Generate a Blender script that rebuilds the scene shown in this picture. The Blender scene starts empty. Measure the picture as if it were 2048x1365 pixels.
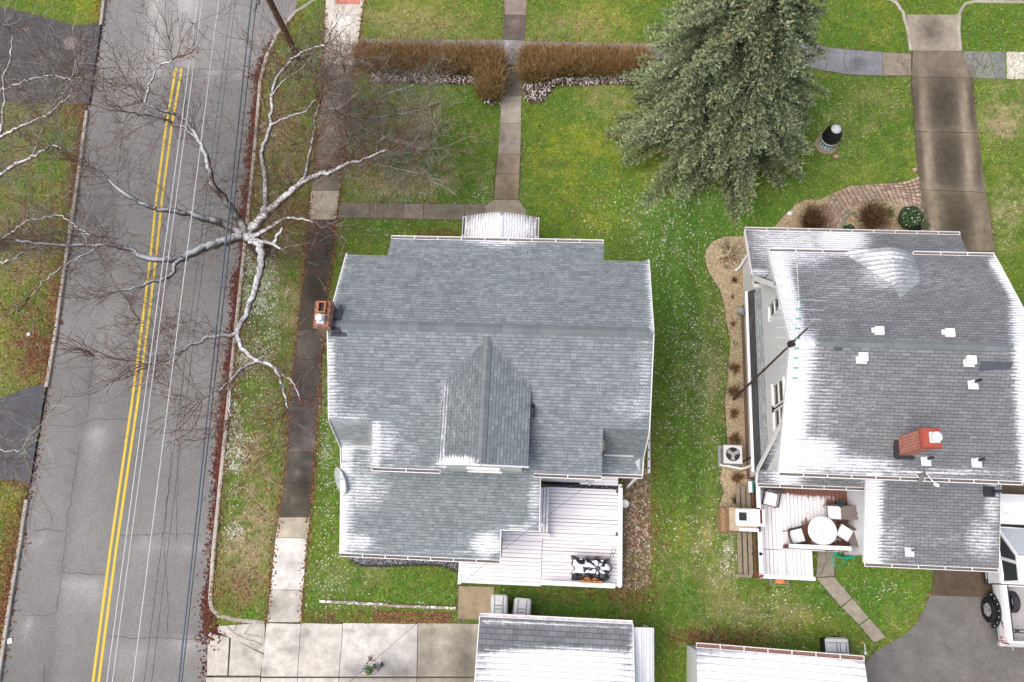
import bpy, bmesh, math, random
import numpy as np
from mathutils import Vector, Matrix
random.seed(7); rng = np.random.default_rng(11)
S = bpy.context.scene; C = S.collection
# ---------------------------------------------------------------- camera, sky, sun, exposure
HC = 32.0                                   # height of the camera above the ground, metres
FPX = 1592.0                                # focal length in pixels of the 2048 px wide photograph
RC = np.array([[0.99781534, 0.04344615, -0.04976933],
               [0.02850723, -0.96274752, -0.26889506],
               [-0.05959776, 0.26688883, -0.96188277]])
cam = bpy.data.objects.new('camera', bpy.data.cameras.new('camera')); C.objects.link(cam)
cam.data.sensor_width = 36; cam.data.lens = FPX/2048*36
cam.data.clip_start = 0.5; cam.data.clip_end = 1000
_m = Matrix.Identity(4)
for i in range(3):
    _m[i][0] = RC[0][i]; _m[i][1] = -RC[1][i]; _m[i][2] = -RC[2][i]
_m[2][3] = HC
cam.matrix_world = _m
S.camera = cam
SUN_EL, SUN_AZ = 66, 245                     # degrees; azimuth clockwise from north (+y)
W = bpy.data.worlds.new('World'); S.world = W; W.use_nodes = True
sky = W.node_tree.nodes.new('ShaderNodeTexSky'); sky.sky_type = 'NISHITA'; sky.sun_disc = False
sky.sun_elevation = math.radians(SUN_EL); sky.sun_rotation = math.radians(SUN_AZ)
sky.air_density = 0.8; sky.dust_density = 6.0; sky.ozone_density = 0.6
W.node_tree.links.new(sky.outputs[0], W.node_tree.nodes['Background'].inputs[0])
W.node_tree.nodes['Background'].inputs[1].default_value = 0.15
sl = bpy.data.lights.new('sun', 'SUN'); sl.energy = 1.0; sl.angle = math.radians(50); sl.color = (1, 0.97, 0.92)
so = bpy.data.objects.new('sun', sl); C.objects.link(so)
_d = Vector((math.sin(math.radians(SUN_AZ))*math.cos(math.radians(SUN_EL)), math.cos(math.radians(SUN_AZ))*math.cos(math.radians(SUN_EL)), math.sin(math.radians(SUN_EL))))
so.rotation_euler = _d.to_track_quat('Z', 'Y').to_euler()
S.view_settings.view_transform = 'Standard'; S.view_settings.look = 'None'; S.view_settings.gamma = 1
S.view_settings.use_curve_mapping = False
S.view_settings.exposure = 0.44

# ---------------------------------------------------------------- measuring: pixel of the photograph <-> point at a known height
def at(px, py, z=0.0):
    d = RC.T @ np.array([px-1024, py-682.5, FPX]); t = (z-HC)/d[2]
    return Vector((d[0]*t, d[1]*t, z))
def at_x(px, py, x):
    d = RC.T @ np.array([px-1024, py-682.5, FPX]); t = x/d[0]
    return Vector((x, d[1]*t, HC+d[2]*t))
def at_y(px, py, y):
    d = RC.T @ np.array([px-1024, py-682.5, FPX]); t = y/d[1]
    return Vector((d[0]*t, y, HC+d[2]*t))
def proj(P):
    P = np.asarray(P, float); c = (P-np.array([0, 0, HC])) @ RC.T
    return np.stack([c[:, 0]/c[:, 2]*FPX+1024, c[:, 1]/c[:, 2]*FPX+682.5], 1)
def xy(pts): return [tuple(at(*p)[:2]) for p in pts]

# ---------------------------------------------------------------- mesh builder
def frame(d):
    d = Vector(d).normalized(); a = Vector((0, 0, 1)) if abs(d.z) < 0.95 else Vector((1, 0, 0))
    x = d.cross(a).normalized(); return x, d.cross(x).normalized(), d
class MB:
    def __init__(s): s.v = []; s.f = []; s.m = []; s.sm = []
    def add(s, vs, fs, m=0, smooth=False):
        b = len(s.v); s.v += [tuple(v) for v in vs]
        for f in fs: s.f.append(tuple(i+b for i in f)); s.m.append(m); s.sm.append(smooth)
        return s
    def box(s, c, d, m=0, rz=0, bev=0.0):
        x, y, z = d[0]/2, d[1]/2, d[2]/2; ca, sa = math.cos(rz), math.sin(rz)
        def T(p): return (c[0]+p[0]*ca-p[1]*sa, c[1]+p[0]*sa+p[1]*ca, c[2]+p[2])
        if bev <= 0:
            vs = [T((i*x, j*y, k*z)) for k in (-1, 1) for j in (-1, 1) for i in (-1, 1)]
            return s.add(vs, [(0, 2, 3, 1), (4, 5, 7, 6), (0, 1, 5, 4), (2, 6, 7, 3), (0, 4, 6, 2), (1, 3, 7, 5)], m)
        b = min(bev, x*.9, y*.9, z*.9)
        rings = []
        for (ix, zz) in ((b, -z), (0, -z+b), (0, z-b), (b, z)):
            r = []
            for sx, sy in ((1, 1), (-1, 1), (-1, -1), (1, -1)):
                X, Y = (x-ix), (y-ix); q = b*.7
                a, c2 = (sx*X, sy*(Y-q)), (sx*(X-q), sy*Y)
                r += ([a, c2] if sx*sy > 0 else [c2, a])
            rings.append([T((p[0], p[1], zz)) for p in r])
        return s.loft(rings, m, cap=True)
    def loft(s, rings, m=0, cap=True, closed=True, smooth=False):
        n = len(rings[0]); vs = [p for r in rings for p in r]; fs = []
        for i in range(len(rings)-1):
            for j in range(n if closed else n-1):
                k = (j+1) % n; fs.append((i*n+j, i*n+k, (i+1)*n+k, (i+1)*n+j))
        s.add(vs, fs, m, smooth)
        if cap:
            s.add(rings[0], [tuple(range(n))[::-1]], m); s.add(rings[-1], [tuple(range(n))], m)
        return s
    def bar(s, p, q, w, h, m=0, up=(0, 0, 1)):
        p, q, up = Vector(p), Vector(q), Vector(up); d = (q-p).normalized()
        if abs(d.dot(up)) > .95: up = Vector((0, 1, 0))
        sx = d.cross(up).normalized()*w/2; sz = sx.cross(d).normalized()*h/2
        r = [[c+sx+sz, c-sx+sz, c-sx-sz, c+sx-sz] for c in (p, q)]
        return s.loft(r, m)
    def tube(s, pts, r, n=8, m=0, cap=True, smooth=True):
        pts = [Vector(p) for p in pts]; rr = r if isinstance(r, (list, tuple)) else [r]*len(pts); rings = []
        X = None
        for i, p in enumerate(pts):
            d = (pts[min(i+1, len(pts)-1)]-pts[max(i-1, 0)])
            if d.length < 1e-9: d = Vector((0, 0, 1))
            d.normalize()
            if X is None: X = frame(d)[0]
            X = (X-d*X.dot(d)); X = X.normalized() if X.length > 1e-6 else frame(d)[0]
            Y = d.cross(X)
            rings.append([p+(X*math.cos(a)+Y*math.sin(a))*rr[i] for a in [2*math.pi*k/n for k in range(n)]])
        return s.loft(rings, m, cap, smooth=smooth)
    def cyl(s, c, r, h, n=20, m=0, r2=None, smooth=True):
        c = Vector(c); return s.tube([c, c+Vector((0, 0, h))], [r, r if r2 is None else r2], n, m, smooth=smooth)
    def lathe(s, c, prof, n=20, m=0, smooth=True, cap=True, sx=1, sy=1):
        return s.loft([[(c[0]+r*sx*math.cos(2*math.pi*k/n), c[1]+r*sy*math.sin(2*math.pi*k/n), c[2]+z) for k in range(n)] for r, z in prof], m, cap, smooth=smooth)
    def ell(s, c, rx, ry, rz, m=0, n=14, k=9, z0=-1):
        pr = []
        for i in range(k):
            t = -math.pi/2+math.pi*(i+.02)/(k-1+.04); pr.append((max(math.cos(t), .02), math.sin(t)))
        return s.loft([[(c[0]+r*rx*math.cos(2*math.pi*j/n), c[1]+r*ry*math.sin(2*math.pi*j/n), c[2]+z*rz) for j in range(n)] for r, z in pr if z >= z0], m, True, smooth=True)
    def poly(s, pts, m=0): return s.add(pts, [tuple(range(len(pts)))], m)
    def prism(s, pts, vec, m=0):
        vec = Vector(vec); a = [Vector(p) for p in pts]; return s.loft([a, [p+vec for p in a]], m)
    def build(s, name, mats, parent=None, smooth=None):
        off = Vector(parent['_w']) if parent is not None and '_w' in parent else Vector((0, 0, 0))
        me = bpy.data.meshes.new(name)
        me.from_pydata([(v[0]-off.x, v[1]-off.y, v[2]-off.z) for v in s.v], [], s.f)
        for m in (mats if isinstance(mats, (list, tuple)) else [mats]): me.materials.append(m)
        me.polygons.foreach_set('material_index', s.m); me.polygons.foreach_set('use_smooth', s.sm)
        bm = bmesh.new(); bm.from_mesh(me); bmesh.ops.recalc_face_normals(bm, faces=bm.faces); bm.to_mesh(me); bm.free()
        o = bpy.data.objects.new(name, me); C.objects.link(o)
        if parent is not None: o.parent = parent; o['_w'] = tuple(off)
        return o
def thing(name, label, cat, loc=(0, 0, 0), group=None):
    o = bpy.data.objects.new(name, None); C.objects.link(o); o.location = loc; o.empty_display_size = .2
    o['_w'] = tuple(loc); o['label'] = label; o['category'] = cat
    if group: o['group'] = group
    return o
def solo(name, mb, mats, label, cat, loc=None, group=None):
    vs = np.array(mb.v); loc = Vector(loc) if loc is not None else Vector((vs[:, 0].mean(), vs[:, 1].mean(), vs[:, 2].min()))
    d = {'_w': tuple(loc)}
    class _P(dict): pass
    mb.v = [(v[0]-loc.x, v[1]-loc.y, v[2]-loc.z) for v in mb.v]
    o = mb.build(name, mats); o.location = loc; o['_w'] = tuple(loc); o['label'] = label; o['category'] = cat
    if group: o['group'] = group
    return o
def struct(name, mb, mats):
    o = mb.build(name, mats); o['kind'] = 'structure'; return o
def copy_thing(root, loc, rz, label, group=None):
    r = root.copy(); C.objects.link(r); r.location = loc; r.rotation_euler = (0, 0, rz); r['label'] = label
    if group: r['group'] = group
    for ch in root.children:
        c = ch.copy(); C.objects.link(c); c.parent = r
        for g in ch.children:
            d = g.copy(); C.objects.link(d); d.parent = c
    return r
def fast(name, V, F, mats, col=None, parent=None, midx=None):
    """mesh from arrays; col = per-vertex rgb"""
    off = np.array(parent['_w']) if parent is not None else np.zeros(3)
    V = np.asarray(V, np.float32)-off.astype(np.float32); F = np.asarray(F, np.int32); k = F.shape[1]
    me = bpy.data.meshes.new(name); me.vertices.add(len(V)); me.vertices.foreach_set('co', V.ravel())
    me.loops.add(F.size); me.loops.foreach_set('vertex_index', F.ravel())
    me.polygons.add(len(F)); me.polygons.foreach_set('loop_start', np.arange(0, F.size, k, dtype=np.int32))
    for m in (mats if isinstance(mats, (list, tuple)) else [mats]): me.materials.append(m)
    if midx is not None: me.polygons.foreach_set('material_index', np.asarray(midx, np.int32))
    me.update(calc_edges=True); me.validate()
    if col is not None:
        a = me.attributes.new('col', 'FLOAT_COLOR', 'POINT')
        a.data.foreach_set('color', np.concatenate([np.asarray(col, np.float32), np.ones((len(V), 1), np.float32)], 1).ravel())
    o = bpy.data.objects.new(name, me); C.objects.link(o)
    if parent is not None: o.parent = parent; o['_w'] = parent['_w']
    return o

# ---------------------------------------------------------------- materials
class NT:
    def __init__(s, name, rough=.8, spec=.3):
        s.mat = bpy.data.materials.new(name); s.mat.use_nodes = True; s.t = s.mat.node_tree
        s.b = s.t.nodes['Principled BSDF']; s.b.inputs['Roughness'].default_value = rough
        s.b.inputs['Specular IOR Level'].default_value = spec
    def n(s, typ, **kw):
        nd = s.t.nodes.new(typ)
        for k, v in kw.items():
            if k.startswith('_'): setattr(nd, k[1:], v)
            else: s.set(nd.inputs[k.replace('__', ' ')], v)
        return nd
    def set(s, inp, v):
        if isinstance(v, bpy.types.NodeSocket): s.t.links.new(v, inp)
        elif isinstance(v, (tuple, list)) and len(v) == 3 and inp.type == 'RGBA': inp.default_value = (*v, 1)
        else: inp.default_value = v
    def math(s, op, a, b=0.0, c=None, clamp=False):
        nd = s.t.nodes.new('ShaderNodeMath'); nd.operation = op; nd.use_clamp = clamp
        s.set(nd.inputs[0], a); s.set(nd.inputs[1], b)
        if c is not None: s.set(nd.inputs[2], c)
        return nd.outputs[0]
    def mix(s, f, a, b, blend='MIX'):
        nd = s.t.nodes.new('ShaderNodeMix'); nd.data_type = 'RGBA'; nd.blend_type = blend
        s.set(nd.inputs[0], f); s.set(nd.inputs[6], a); s.set(nd.inputs[7], b); return nd.outputs[2]
    def ramp(s, f, a, b):
        nd = s.t.nodes.new('ShaderNodeMapRange'); nd.interpolation_type = 'SMOOTHSTEP'
        s.set(nd.inputs[0], f); nd.inputs[1].default_value = a; nd.inputs[2].default_value = b; return nd.outputs[0]
    def coord(s, kind='Object', scale=(1, 1, 1)):
        tc = s.t.nodes.new('ShaderNodeTexCoord'); mp = s.t.nodes.new('ShaderNodeMapping')
        s.t.links.new(tc.outputs[kind], mp.inputs[0]); mp.inputs[3].default_value = scale; return mp.outputs[0]
    def pos(s, scale=(1, 1, 1)):
        g = s.t.nodes.new('ShaderNodeNewGeometry'); mp = s.t.nodes.new('ShaderNodeMapping')
        s.t.links.new(g.outputs['Position'], mp.inputs[0]); mp.inputs[3].default_value = scale; return mp.outputs[0]
    def noise(s, vec, scale, detail=4, rough=.6):
        nd = s.n('ShaderNodeTexNoise', Vector=vec, Scale=scale, Detail=detail, Roughness=rough); return nd.outputs[0]
    def attr(s, name, out='Fac'):
        nd = s.t.nodes.new('ShaderNodeAttribute'); nd.attribute_name = name; return nd.outputs[out]
    def nz(s):
        g = s.t.nodes.new('ShaderNodeNewGeometry'); sp = s.t.nodes.new('ShaderNodeSeparateXYZ')
        s.t.links.new(g.outputs['Normal'], sp.inputs[0]); return sp.outputs[2]
    def bump(s, h, strength=.4, dist=.01):
        nd = s.n('ShaderNodeBump', Height=h, Strength=strength, Distance=dist); s.t.links.new(nd.outputs[0], s.b.inputs['Normal'])
    def out(s, col): s.set(s.b.inputs['Base Color'], col); return s.mat
SNOW = (0.80, 0.825, 0.87)
GAIN = .95                                  # base colours below were measured at a brighter setting; whites keep theirs
def plain(name, col, rough=.6, spec=.3, var=.18, sc=6, metal=0, snow=0.0, snz=.75, ssc=7):
    t = NT(name, rough, spec); t.b.inputs['Metallic'].default_value = metal
    if max(col) < .68: col = tuple(x*GAIN for x in col)
    p = t.pos(); n = t.noise(p, sc, 5)
    f = t.math('MULTIPLY_ADD', n, 2*var, 1-var)
    c = t.n('ShaderNodeVectorMath', _operation='SCALE'); t.set(c.inputs[0], col); t.set(c.inputs['Scale'], f); c = c.outputs[0]
    if snow > 0:
        k = t.math('MULTIPLY', t.ramp(t.nz(), snz-.12, snz+.05), t.ramp(t.math('ADD', t.noise(p, ssc, 4), snow), .85, 1.0))
        c = t.mix(k, c, SNOW)
    return t.out(c)
def shingles(name, c1, c2, mortar, tab=.3, row=.142, msize=.012, bias=0.0, contrast=1.0, ragged=False):
    t = NT(name, .85, .2)
    uv = t.coord('UV'); b = t.n('ShaderNodeTexBrick', Vector=uv, Color1=c1, Color2=c2, Mortar=mortar, Scale=1.0)
    b.inputs['Mortar Size'].default_value = msize; b.inputs['Mortar Smooth'].default_value = .4; b.inputs['Bias'].default_value = bias
    b.inputs['Brick Width'].default_value = tab; b.inputs['Row Height'].default_value = row
    if ragged: b.offset = .37; b.offset_frequency = 2; b.squash = 1.7; b.squash_frequency = 3
    big = t.noise(t.pos(), .35, 4); mid = t.noise(t.pos(), 2.2, 5); fine = t.noise(t.pos(), 60, 2)
    col = b.outputs[0]
    cell = t.n('ShaderNodeVectorMath', _operation='DIVIDE'); t.set(cell.inputs[0], uv); t.set(cell.inputs[1], (tab*.77, row, 1)); fl = t.n('ShaderNodeVectorMath', _operation='FLOOR'); t.set(fl.inputs[0], cell.outputs[0]); wn = t.n('ShaderNodeTexWhiteNoise', Vector=fl.outputs[0]); k0 = t.math('MULTIPLY_ADD', wn.outputs[0], .24*contrast, 1-.12*contrast); v0 = t.n('ShaderNodeVectorMath', _operation='SCALE'); t.set(v0.inputs[0], col); t.set(v0.inputs['Scale'], k0); col = v0.outputs[0]
    k = t.math('ADD', t.math('MULTIPLY', mid, .30), t.math('MULTIPLY', fine, .36)); k = t.math('ADD', t.math('ADD', k, t.math('MULTIPLY', big, .22)), .55); k = t.math('MULTIPLY', k, GAIN)
    v = t.n('ShaderNodeVectorMath', _operation='SCALE'); t.set(v.inputs[0], col); t.set(v.inputs['Scale'], k)
    # every course: dark line under the butt edge, snow caught on the upper half of the course
    sep = t.n('ShaderNodeSeparateXYZ', Vector=uv); rv = t.math('FRACT', t.math('DIVIDE', sep.outputs[1], row))
    butt = t.ramp(rv, .16, .0)
    col = t.mix(t.math('MULTIPLY', butt, .55), v.outputs[0], (.035, .04, .045))
    sn = t.math('MULTIPLY', t.attr('snow'), .88)
    nz = t.noise(t.coord('UV', (1.3, 5, 1)), 2.2, 5, .65)
    e = t.math('ADD', sn, t.math('ADD', t.math('MULTIPLY', t.math('ADD', t.math('MULTIPLY', t.math('SUBTRACT', nz, .5), 1.0), t.math('MULTIPLY', t.math('SUBTRACT', t.noise(t.coord('UV', (1, 1.6, 1)), 14, 3, .7), .5), .7)), 1.0), t.math('MULTIPLY', t.math('SUBTRACT', rv, .45), .42)))
    mk = t.math('MULTIPLY', t.ramp(e, .38, 1.05), t.ramp(sn, .02, .2))
    line = t.math('MULTIPLY', t.math('MAXIMUM', butt, t.math('MULTIPLY', b.outputs[1], .8)), .8)
    snc = t.mix(line, SNOW, (.30, .32, .36))
    t.bump(t.math('ADD', t.math('SUBTRACT', 1.0, rv), t.math('MULTIPLY', mk, 1.2)), .5, .012)
    return t.out(t.mix(mk, col, snc))
# ---------------------------------------------------------------- the lie of the land (outlines measured on the photograph, at ground height)
def inpoly(P, poly):
    P = np.asarray(P); x, y = P[:, 0], P[:, 1]; r = np.zeros(len(P), bool); j = len(poly)-1
    for i in range(len(poly)):
        xi, yi = poly[i]; xj, yj = poly[j]
        c = ((yi > y) != (yj > y)) & (x < (xj-xi)*(y-yi)/(yj-yi+1e-12)+xi); r ^= c; j = i
    return r
def dline(P, pts):
    P = np.asarray(P)[:, :2]; d = np.full(len(P), 1e9)
    for a, b in zip(pts[:-1], pts[1:]):
        a = np.array(a[:2]); b = np.array(b[:2]); ab = b-a
        t = np.clip(((P-a) @ ab)/(ab @ ab+1e-12), 0, 1); d = np.minimum(d, np.hypot(*(P-(a+t[:, None]*ab)).T))
    return d
def dens(pts, step):
    out = [pts[0]]
    for a, b in zip(pts[:-1], pts[1:]):
        n = max(1, int(math.dist(a, b)/step)); out += [tuple(a[i]+(b[i]-a[i])*k/n for i in range(2)) for k in range(1, n+1)]
    return out
ROAD_L = xy([(222, -90), (207, 0), (200, 50), (186, 120), (174, 210), (160, 320), (146, 420), (128, 540), (108, 680), (92, 780), (74, 880), (56, 980), (40, 1080), (20, 1200), (0, 1330), (-12, 1420)])
ROAD_R = xy([(645, -90), (590, 25), (556, 65), (532, 115), (520, 165), (510, 290), (497, 420), (482, 560), (467, 700), (452, 850), (438, 990), (427, 1100), (419, 1200), (416, 1260), (414, 1365), (410, 1420)])
_dl = np.array(ROAD_L[-1])-np.array(ROAD_L[-5]); _dl /= np.linalg.norm(_dl)
ROAD_L = [(ROAD_L[1][0]+1.2, 150)]+ROAD_L[1:]+[tuple(np.array(ROAD_L[-1])+_dl*140)]
ROAD_R = [(ROAD_L[1][0]+10.2, 150), (ROAD_L[1][0]+9.6, 33.4)]+ROAD_R[1:]+[tuple(np.array(ROAD_R[-1])+_dl*140)]
ROAD = ROAD_L+ROAD_R[::-1]
STREET = [(ROAD_R[2][0]-1.5, 26.05), (ROAD_R[2][0]+.9, 26.05), (160, 26.2), (160, 33.2), (ROAD_L[1][0]+9.4, 33.2)]
WALK_L = [(652, -8), (650, 30), (649, 90), (647, 130), (640, 240), (628, 350), (622, 382), (617, 440), (610, 520), (602, 590), (594, 660), (588, 720), (583, 775), (577, 830), (573, 905), (567, 965), (557, 1035), (551, 1076), (541, 1180), (534, 1245)]
WALK_R = [(730, -8), (724, 30), (716, 88), (708, 130), (694, 240), (683, 350), (680, 382), (673, 440), (664, 520), (656, 590), (650, 660), (644, 720), (640, 775), (636, 830), (631, 905), (626, 965), (620, 1035), (616, 1077), (606, 1181), (602, 1245)]
WALK_C = [(.56, .53, .47), (.55, .52, .46), (.42, .38, .33), (.20, .18, .15), (.17, .15, .12), (.2, .18, .14), (.38, .34, .26), (.075, .068, .055), (.08, .07, .055), (.075, .066, .052), (.09, .08, .066), (.085, .078, .07), (.085, .08, .076), (.09, .085, .08), (.085, .08, .07), (.08, .072, .058), (.36, .33, .26), (.62, .61, .57), (.5, .48, .43)]
FP_L = [(1008, -12), (1009, 30), (1006, 80), (1008, 134), (1003, 193), (1000, 248), (996, 309), (992, 348), (988, 399)]
FP_R = [(1054, -12), (1052, 32), (1050, 82), (1046, 134), (1043, 193), (1042, 248), (1041, 309), (1039, 348), (1037, 399)]
FP_C = [(.24, .2, .17), (.11, .09, .08), None, (.23, .20, .16), (.34, .31, .26), (.29, .26, .21), (.27, .22, .16), (.23, .185, .125)]
NP_T = [(716, 78), (790, 79), (870, 80), (1006, 80), (1050, 82), (1150, 85), (1250, 87), (1400, 84), (1600, 84), (1660, 96), (1700, 100), (1765, 105), (1822, 108)]
NP_B = [(712, 122), (790, 124), (870, 126), (1008, 130), (1048, 131), (1150, 134), (1250, 137), (1400, 136), (1600, 132), (1650, 142), (1700, 150), (1765, 152), (1822, 152)]
NP_C = [(.19, .185, .18), (.14, .14, .14), (.2, .2, .2), (.235, .24, .245), (.19, .19, .19), (.22, .21, .2), (.2, .2, .2), (.2, .2, .2), (.225, .225, .23), (.225, .23, .24), (.22, .225, .24), (.26, .225, .175)]
DR_L = [(1812, 30), (1825, 103), (1823, 155), (1829, 264), (1838, 380), (1848, 500), (1862, 640), (1880, 800), (1902, 960), (1862, 1192)]
DR_R = [(1918, 30), (1925, 103), (1944, 157), (1957, 267), (1972, 386), (1990, 505), (2010, 640), (2040, 800), (2062, 960), (2100, 1200)]
DR_C = [(.34, .30, .24), (.21, .175, .13), (.185, .155, .115), (.185, .155, .115), (.185, .155, .11), (.17, .14, .10), (.16, .14, .11), (.14, .11, .08), (.12, .09, .065)]
CP_T = [(683, 405), (740, 407), (808, 408), (847, 408), (928, 409), (972, 409)]
CP_B = [(674, 436), (738, 437), (806, 438), (846, 439), (930, 440), (972, 440)]
CP_C = [(.21, .18, .14), (.19, .16, .12), (.24, .21, .165), (.21, .185, .14), (.2, .17, .13)]
FLARE = [(988, 400), (1037, 400), (1052, 420), (1052, 445), (970, 445), (971, 412)]
APRON = [(415, 1262), (440, 1252), (530, 1245), (905, 1249), (966, 1243), (966, 1420), (410, 1420)]
TAN = [(917, 1172), (988, 1174), (988, 1240), (915, 1239)]
REAR = [((1635, 1100), (1670, 1100), (1668, 1153), (1632, 1155)), ((1632, 1156), (1668, 1154), (1703, 1196), (1682, 1214)), ((1683, 1215), (1704, 1197), (1737, 1236), (1718, 1250)), ((1719, 1251), (1738, 1237), (1772, 1275), (1748, 1286))]
LOT = [(2120, 1192), (1860, 1190), (1850, 1215), (1832, 1248), (1806, 1272), (1770, 1292), (1745, 1308), (1730, 1328), (1728, 1440), (2120, 1440)]
GRAV1 = [(1482, 474), (1450, 474), (1424, 484), (1411, 505), (1412, 530), (1424, 555), (1440, 580), (1450, 610), (1452, 640), (1462, 680), (1458, 720), (1456, 760), (1450, 800), (1453, 850), (1455, 890), (1446, 930), (1440, 960), (1448, 985), (1440, 1010), (1446, 1062), (1505, 1062), (1510, 700), (1500, 474)]
GRAV2 = [(1548, 475), (1548, 456), (1570, 430), (1590, 412), (1610, 400), (1640, 400), (1700, 372), (1760, 372), (1838, 360), (1852, 475)]
BRICK_OUT = [(1646, 475), (1640, 440), (1645, 412), (1660, 392), (1690, 378), (1725, 371), (1765, 368), (1800, 366), (1822, 360), (1838, 352)]
BRICK_IN = [(1690, 475), (1690, 450), (1694, 430), (1706, 415), (1722, 407), (1745, 402), (1775, 402), (1800, 410), (1826, 428), (1844, 455)]
LEFT_DRIVE1 = [(-60, 5), (10, 16), (100, 38), (150, 52), (202, 48), (178, 208), (-60, 205)]
LEFT_DRIVE2 = [(-60, 812), (0, 798), (50, 778), (92, 768), (60, 965), (-60, 950)]
BLACKBED = [(690, 1106), (915, 1106), (915, 1142), (880, 1130), (850, 1128), (760, 1131), (720, 1130), (700, 1118)]
LEAFBED = [(1243, 930), (1302, 925), (1300, 1178), (1250, 1182), (1242, 1175)]
BRICKSTRIP = [(752, 1222), (905, 1224), (905, 1248), (745, 1246)]
GAR_FLOOR = [(962, 1236), (1302, 1250), (1310, 1440), (950, 1440)]
HOUSE1_G = [(690, 520), (1285, 520), (1285, 930), (700, 1110), (690, 1090)]
HARD = [ROAD, STREET]+[xy(L+R[::-1]) for L, R in ((WALK_L, WALK_R), (FP_L, FP_R), (NP_T, NP_B), (DR_L, DR_R), (CP_T, CP_B), (BRICK_OUT, BRICK_IN))]+[xy(p) for p in (FLARE, APRON, TAN, LOT, GRAV1, GRAV2, LEFT_DRIVE1, LEFT_DRIVE2, BLACKBED)+tuple(REAR)]
HARD += [[(-7.0, .3), (-1.9, .3), (-1.9, 1.2), (-.7, 1.2), (-.7, 3), (2.5, 3.4), (2.5, 10.2), (-7, 10.2)], [(7.5, 3.4), (14.4, 3.4), (14.4, 12.4), (7.5, 12.4)], [(11, .8), (15, .8), (15, 3.5), (11, 3.5)], [(-3.4, -.8), (2.4, -.8), (2.4, 3), (-3.4, 3)]]
# where the lawns are dry, lime, lush, littered with leaves or flecked with snow: (x, y, rx, ry, amount) on the photograph
DRY = [(890, 250, 80, 60, .55), (900, 345, 110, 50, .55), (780, 360, 90, 55, .5), (520, 960, 50, 150, .75), (555, 300, 40, 170, .6), (480, 1110, 60, 90, .55), (590, 620, 40, 140, .45), (2010, 230, 45, 60, .7), (2010, 420, 45, 60, .5), (1750, 250, 90, 60, .35), (1450, 1050, 60, 60, .35), (1540, 1230, 90, 40, .35), (40, 250, 70, 150, .35), (830, 50, 120, 40, .4), (60, 560, 80, 200, .45), (1200, 200, 80, 40, .3), (1430, 760, 30, 200, .25), (1150, 60, 90, 40, .3), (1390, 1150, 80, 60, .3), (1880, 380, 30, 50, .3), (700, 1150, 60, 30, .3), (1530, 290, 50, 60, .3)]
LIME = [(1130, 320, 100, 80, .5), (190, 20, 70, 30, .7), (60, 440, 90, 160, .6), (30, 640, 70, 100, .6), (1320, 290, 120, 60, .5), (840, 30, 80, 30, .6), (760, 250, 60, 60, .3), (1780, 290, 60, 60, .4), (1400, 1080, 60, 60, .35), (1750, 40, 60, 40, .3), (1960, 60, 60, 50, .3), (20, 1010, 40, 60, .6), (560, 60, 40, 60, .5), (1200, 40, 80, 40, .5), (1200, 445, 90, 30, .4), (1620, 1250, 80, 30, .4), (1980, 330, 40, 60, .3)]
LUSH = [(1390, 800, 70, 380, .75), (1330, 410, 90, 60, .7), (1640, 1190, 60, 60, .6), (1480, 430, 120, 50, .8), (1750, 1190, 90, 60, .9), (1560, 1290, 90, 30, .5), (730, 460, 90, 30, .5), (960, 370, 25, 60, .6), (780, 1160, 100, 40, .5), (1700, 60, 60, 50, .5), (1640, 260, 60, 120, .5), (1960, 60, 60, 60, .5), (1340, 60, 80, 40, .5), (1130, 1210, 120, 30, .6), (640, 800, 30, 200, .5), (1330, 560, 60, 100, .6)]
LEAFY = [(60, 320, 70, 220, .3), (40, 640, 70, 140, .3), (120, 560, 30, 120, .4), (150, 290, 28, 110, .9), (72, 690, 40, 90, .8), (20, 1190, 40, 190, .9), (570, 440, 60, 60, .5), (560, 250, 40, 120, .35), (660, 1235, 60, 14, .8), (1270, 1050, 40, 150, 1.0), (1180, 1190, 130, 14, .7), (1400, 1270, 120, 12, .6), (1440, 1285, 100, 12, .6), (870, 150, 160, 10, .7), (870, 470, 40, 12, .7), (480, 1180, 60, 50, .4), (40, 955, 50, 14, .9), (1000, 60, 300, 40, .12), (530, 880, 60, 200, .3), (830, 1232, 90, 14, .8)]
SNOWY = [(1390, 720, 80, 340, .5), (515, 640, 46, 170, 1.35), (510, 530, 40, 60, 1.0), (470, 860, 26, 140, .9), (655, 980, 22, 200, .7), (650, 760, 16, 200, .4), (745, 458, 70, 20, .55), (660, 1170, 60, 45, .55), (900, 395, 110, 35, .45), (1270, 440, 110, 70, .5), (1330, 500, 80, 80, .5), (1345, 310, 40, 60, .6), (1390, 335, 40, 30, 1.2), (1700, 250, 90, 70, .22), (1450, 1080, 90, 80, .35), (1620, 1230, 90, 60, .25), (1462, 1090, 22, 60, .8), (470, 1062, 22, 18, 1.5), (535, 260, 18, 140, .5), (1275, 1100, 35, 80, .75), (1265, 1010, 25, 40, .5), (1390, 340, 60, 50, .5), (760, 1210, 150, 10, .9), (1840, 200, 60, 60, .2), (2030, 430, 30, 60, .35), (460, 880, 22, 120, .7), (1760, 1180, 60, 20, .35), (1530, 1200, 60, 60, .25), (820, 1120, 60, 10, .5), (1020, 1190, 40, 14, .5), (1480, 340, 40, 30, .3)]
def field(px, L):
    r = np.zeros(len(px))
    for x, y, a, b, w in L: r += w*np.exp(-(((px[:, 0]-x)/a)**2+((px[:, 1]-y)/b)**2))
    return r
KERB_LEAF = [ROAD_L, ROAD_R[3:]]
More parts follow.
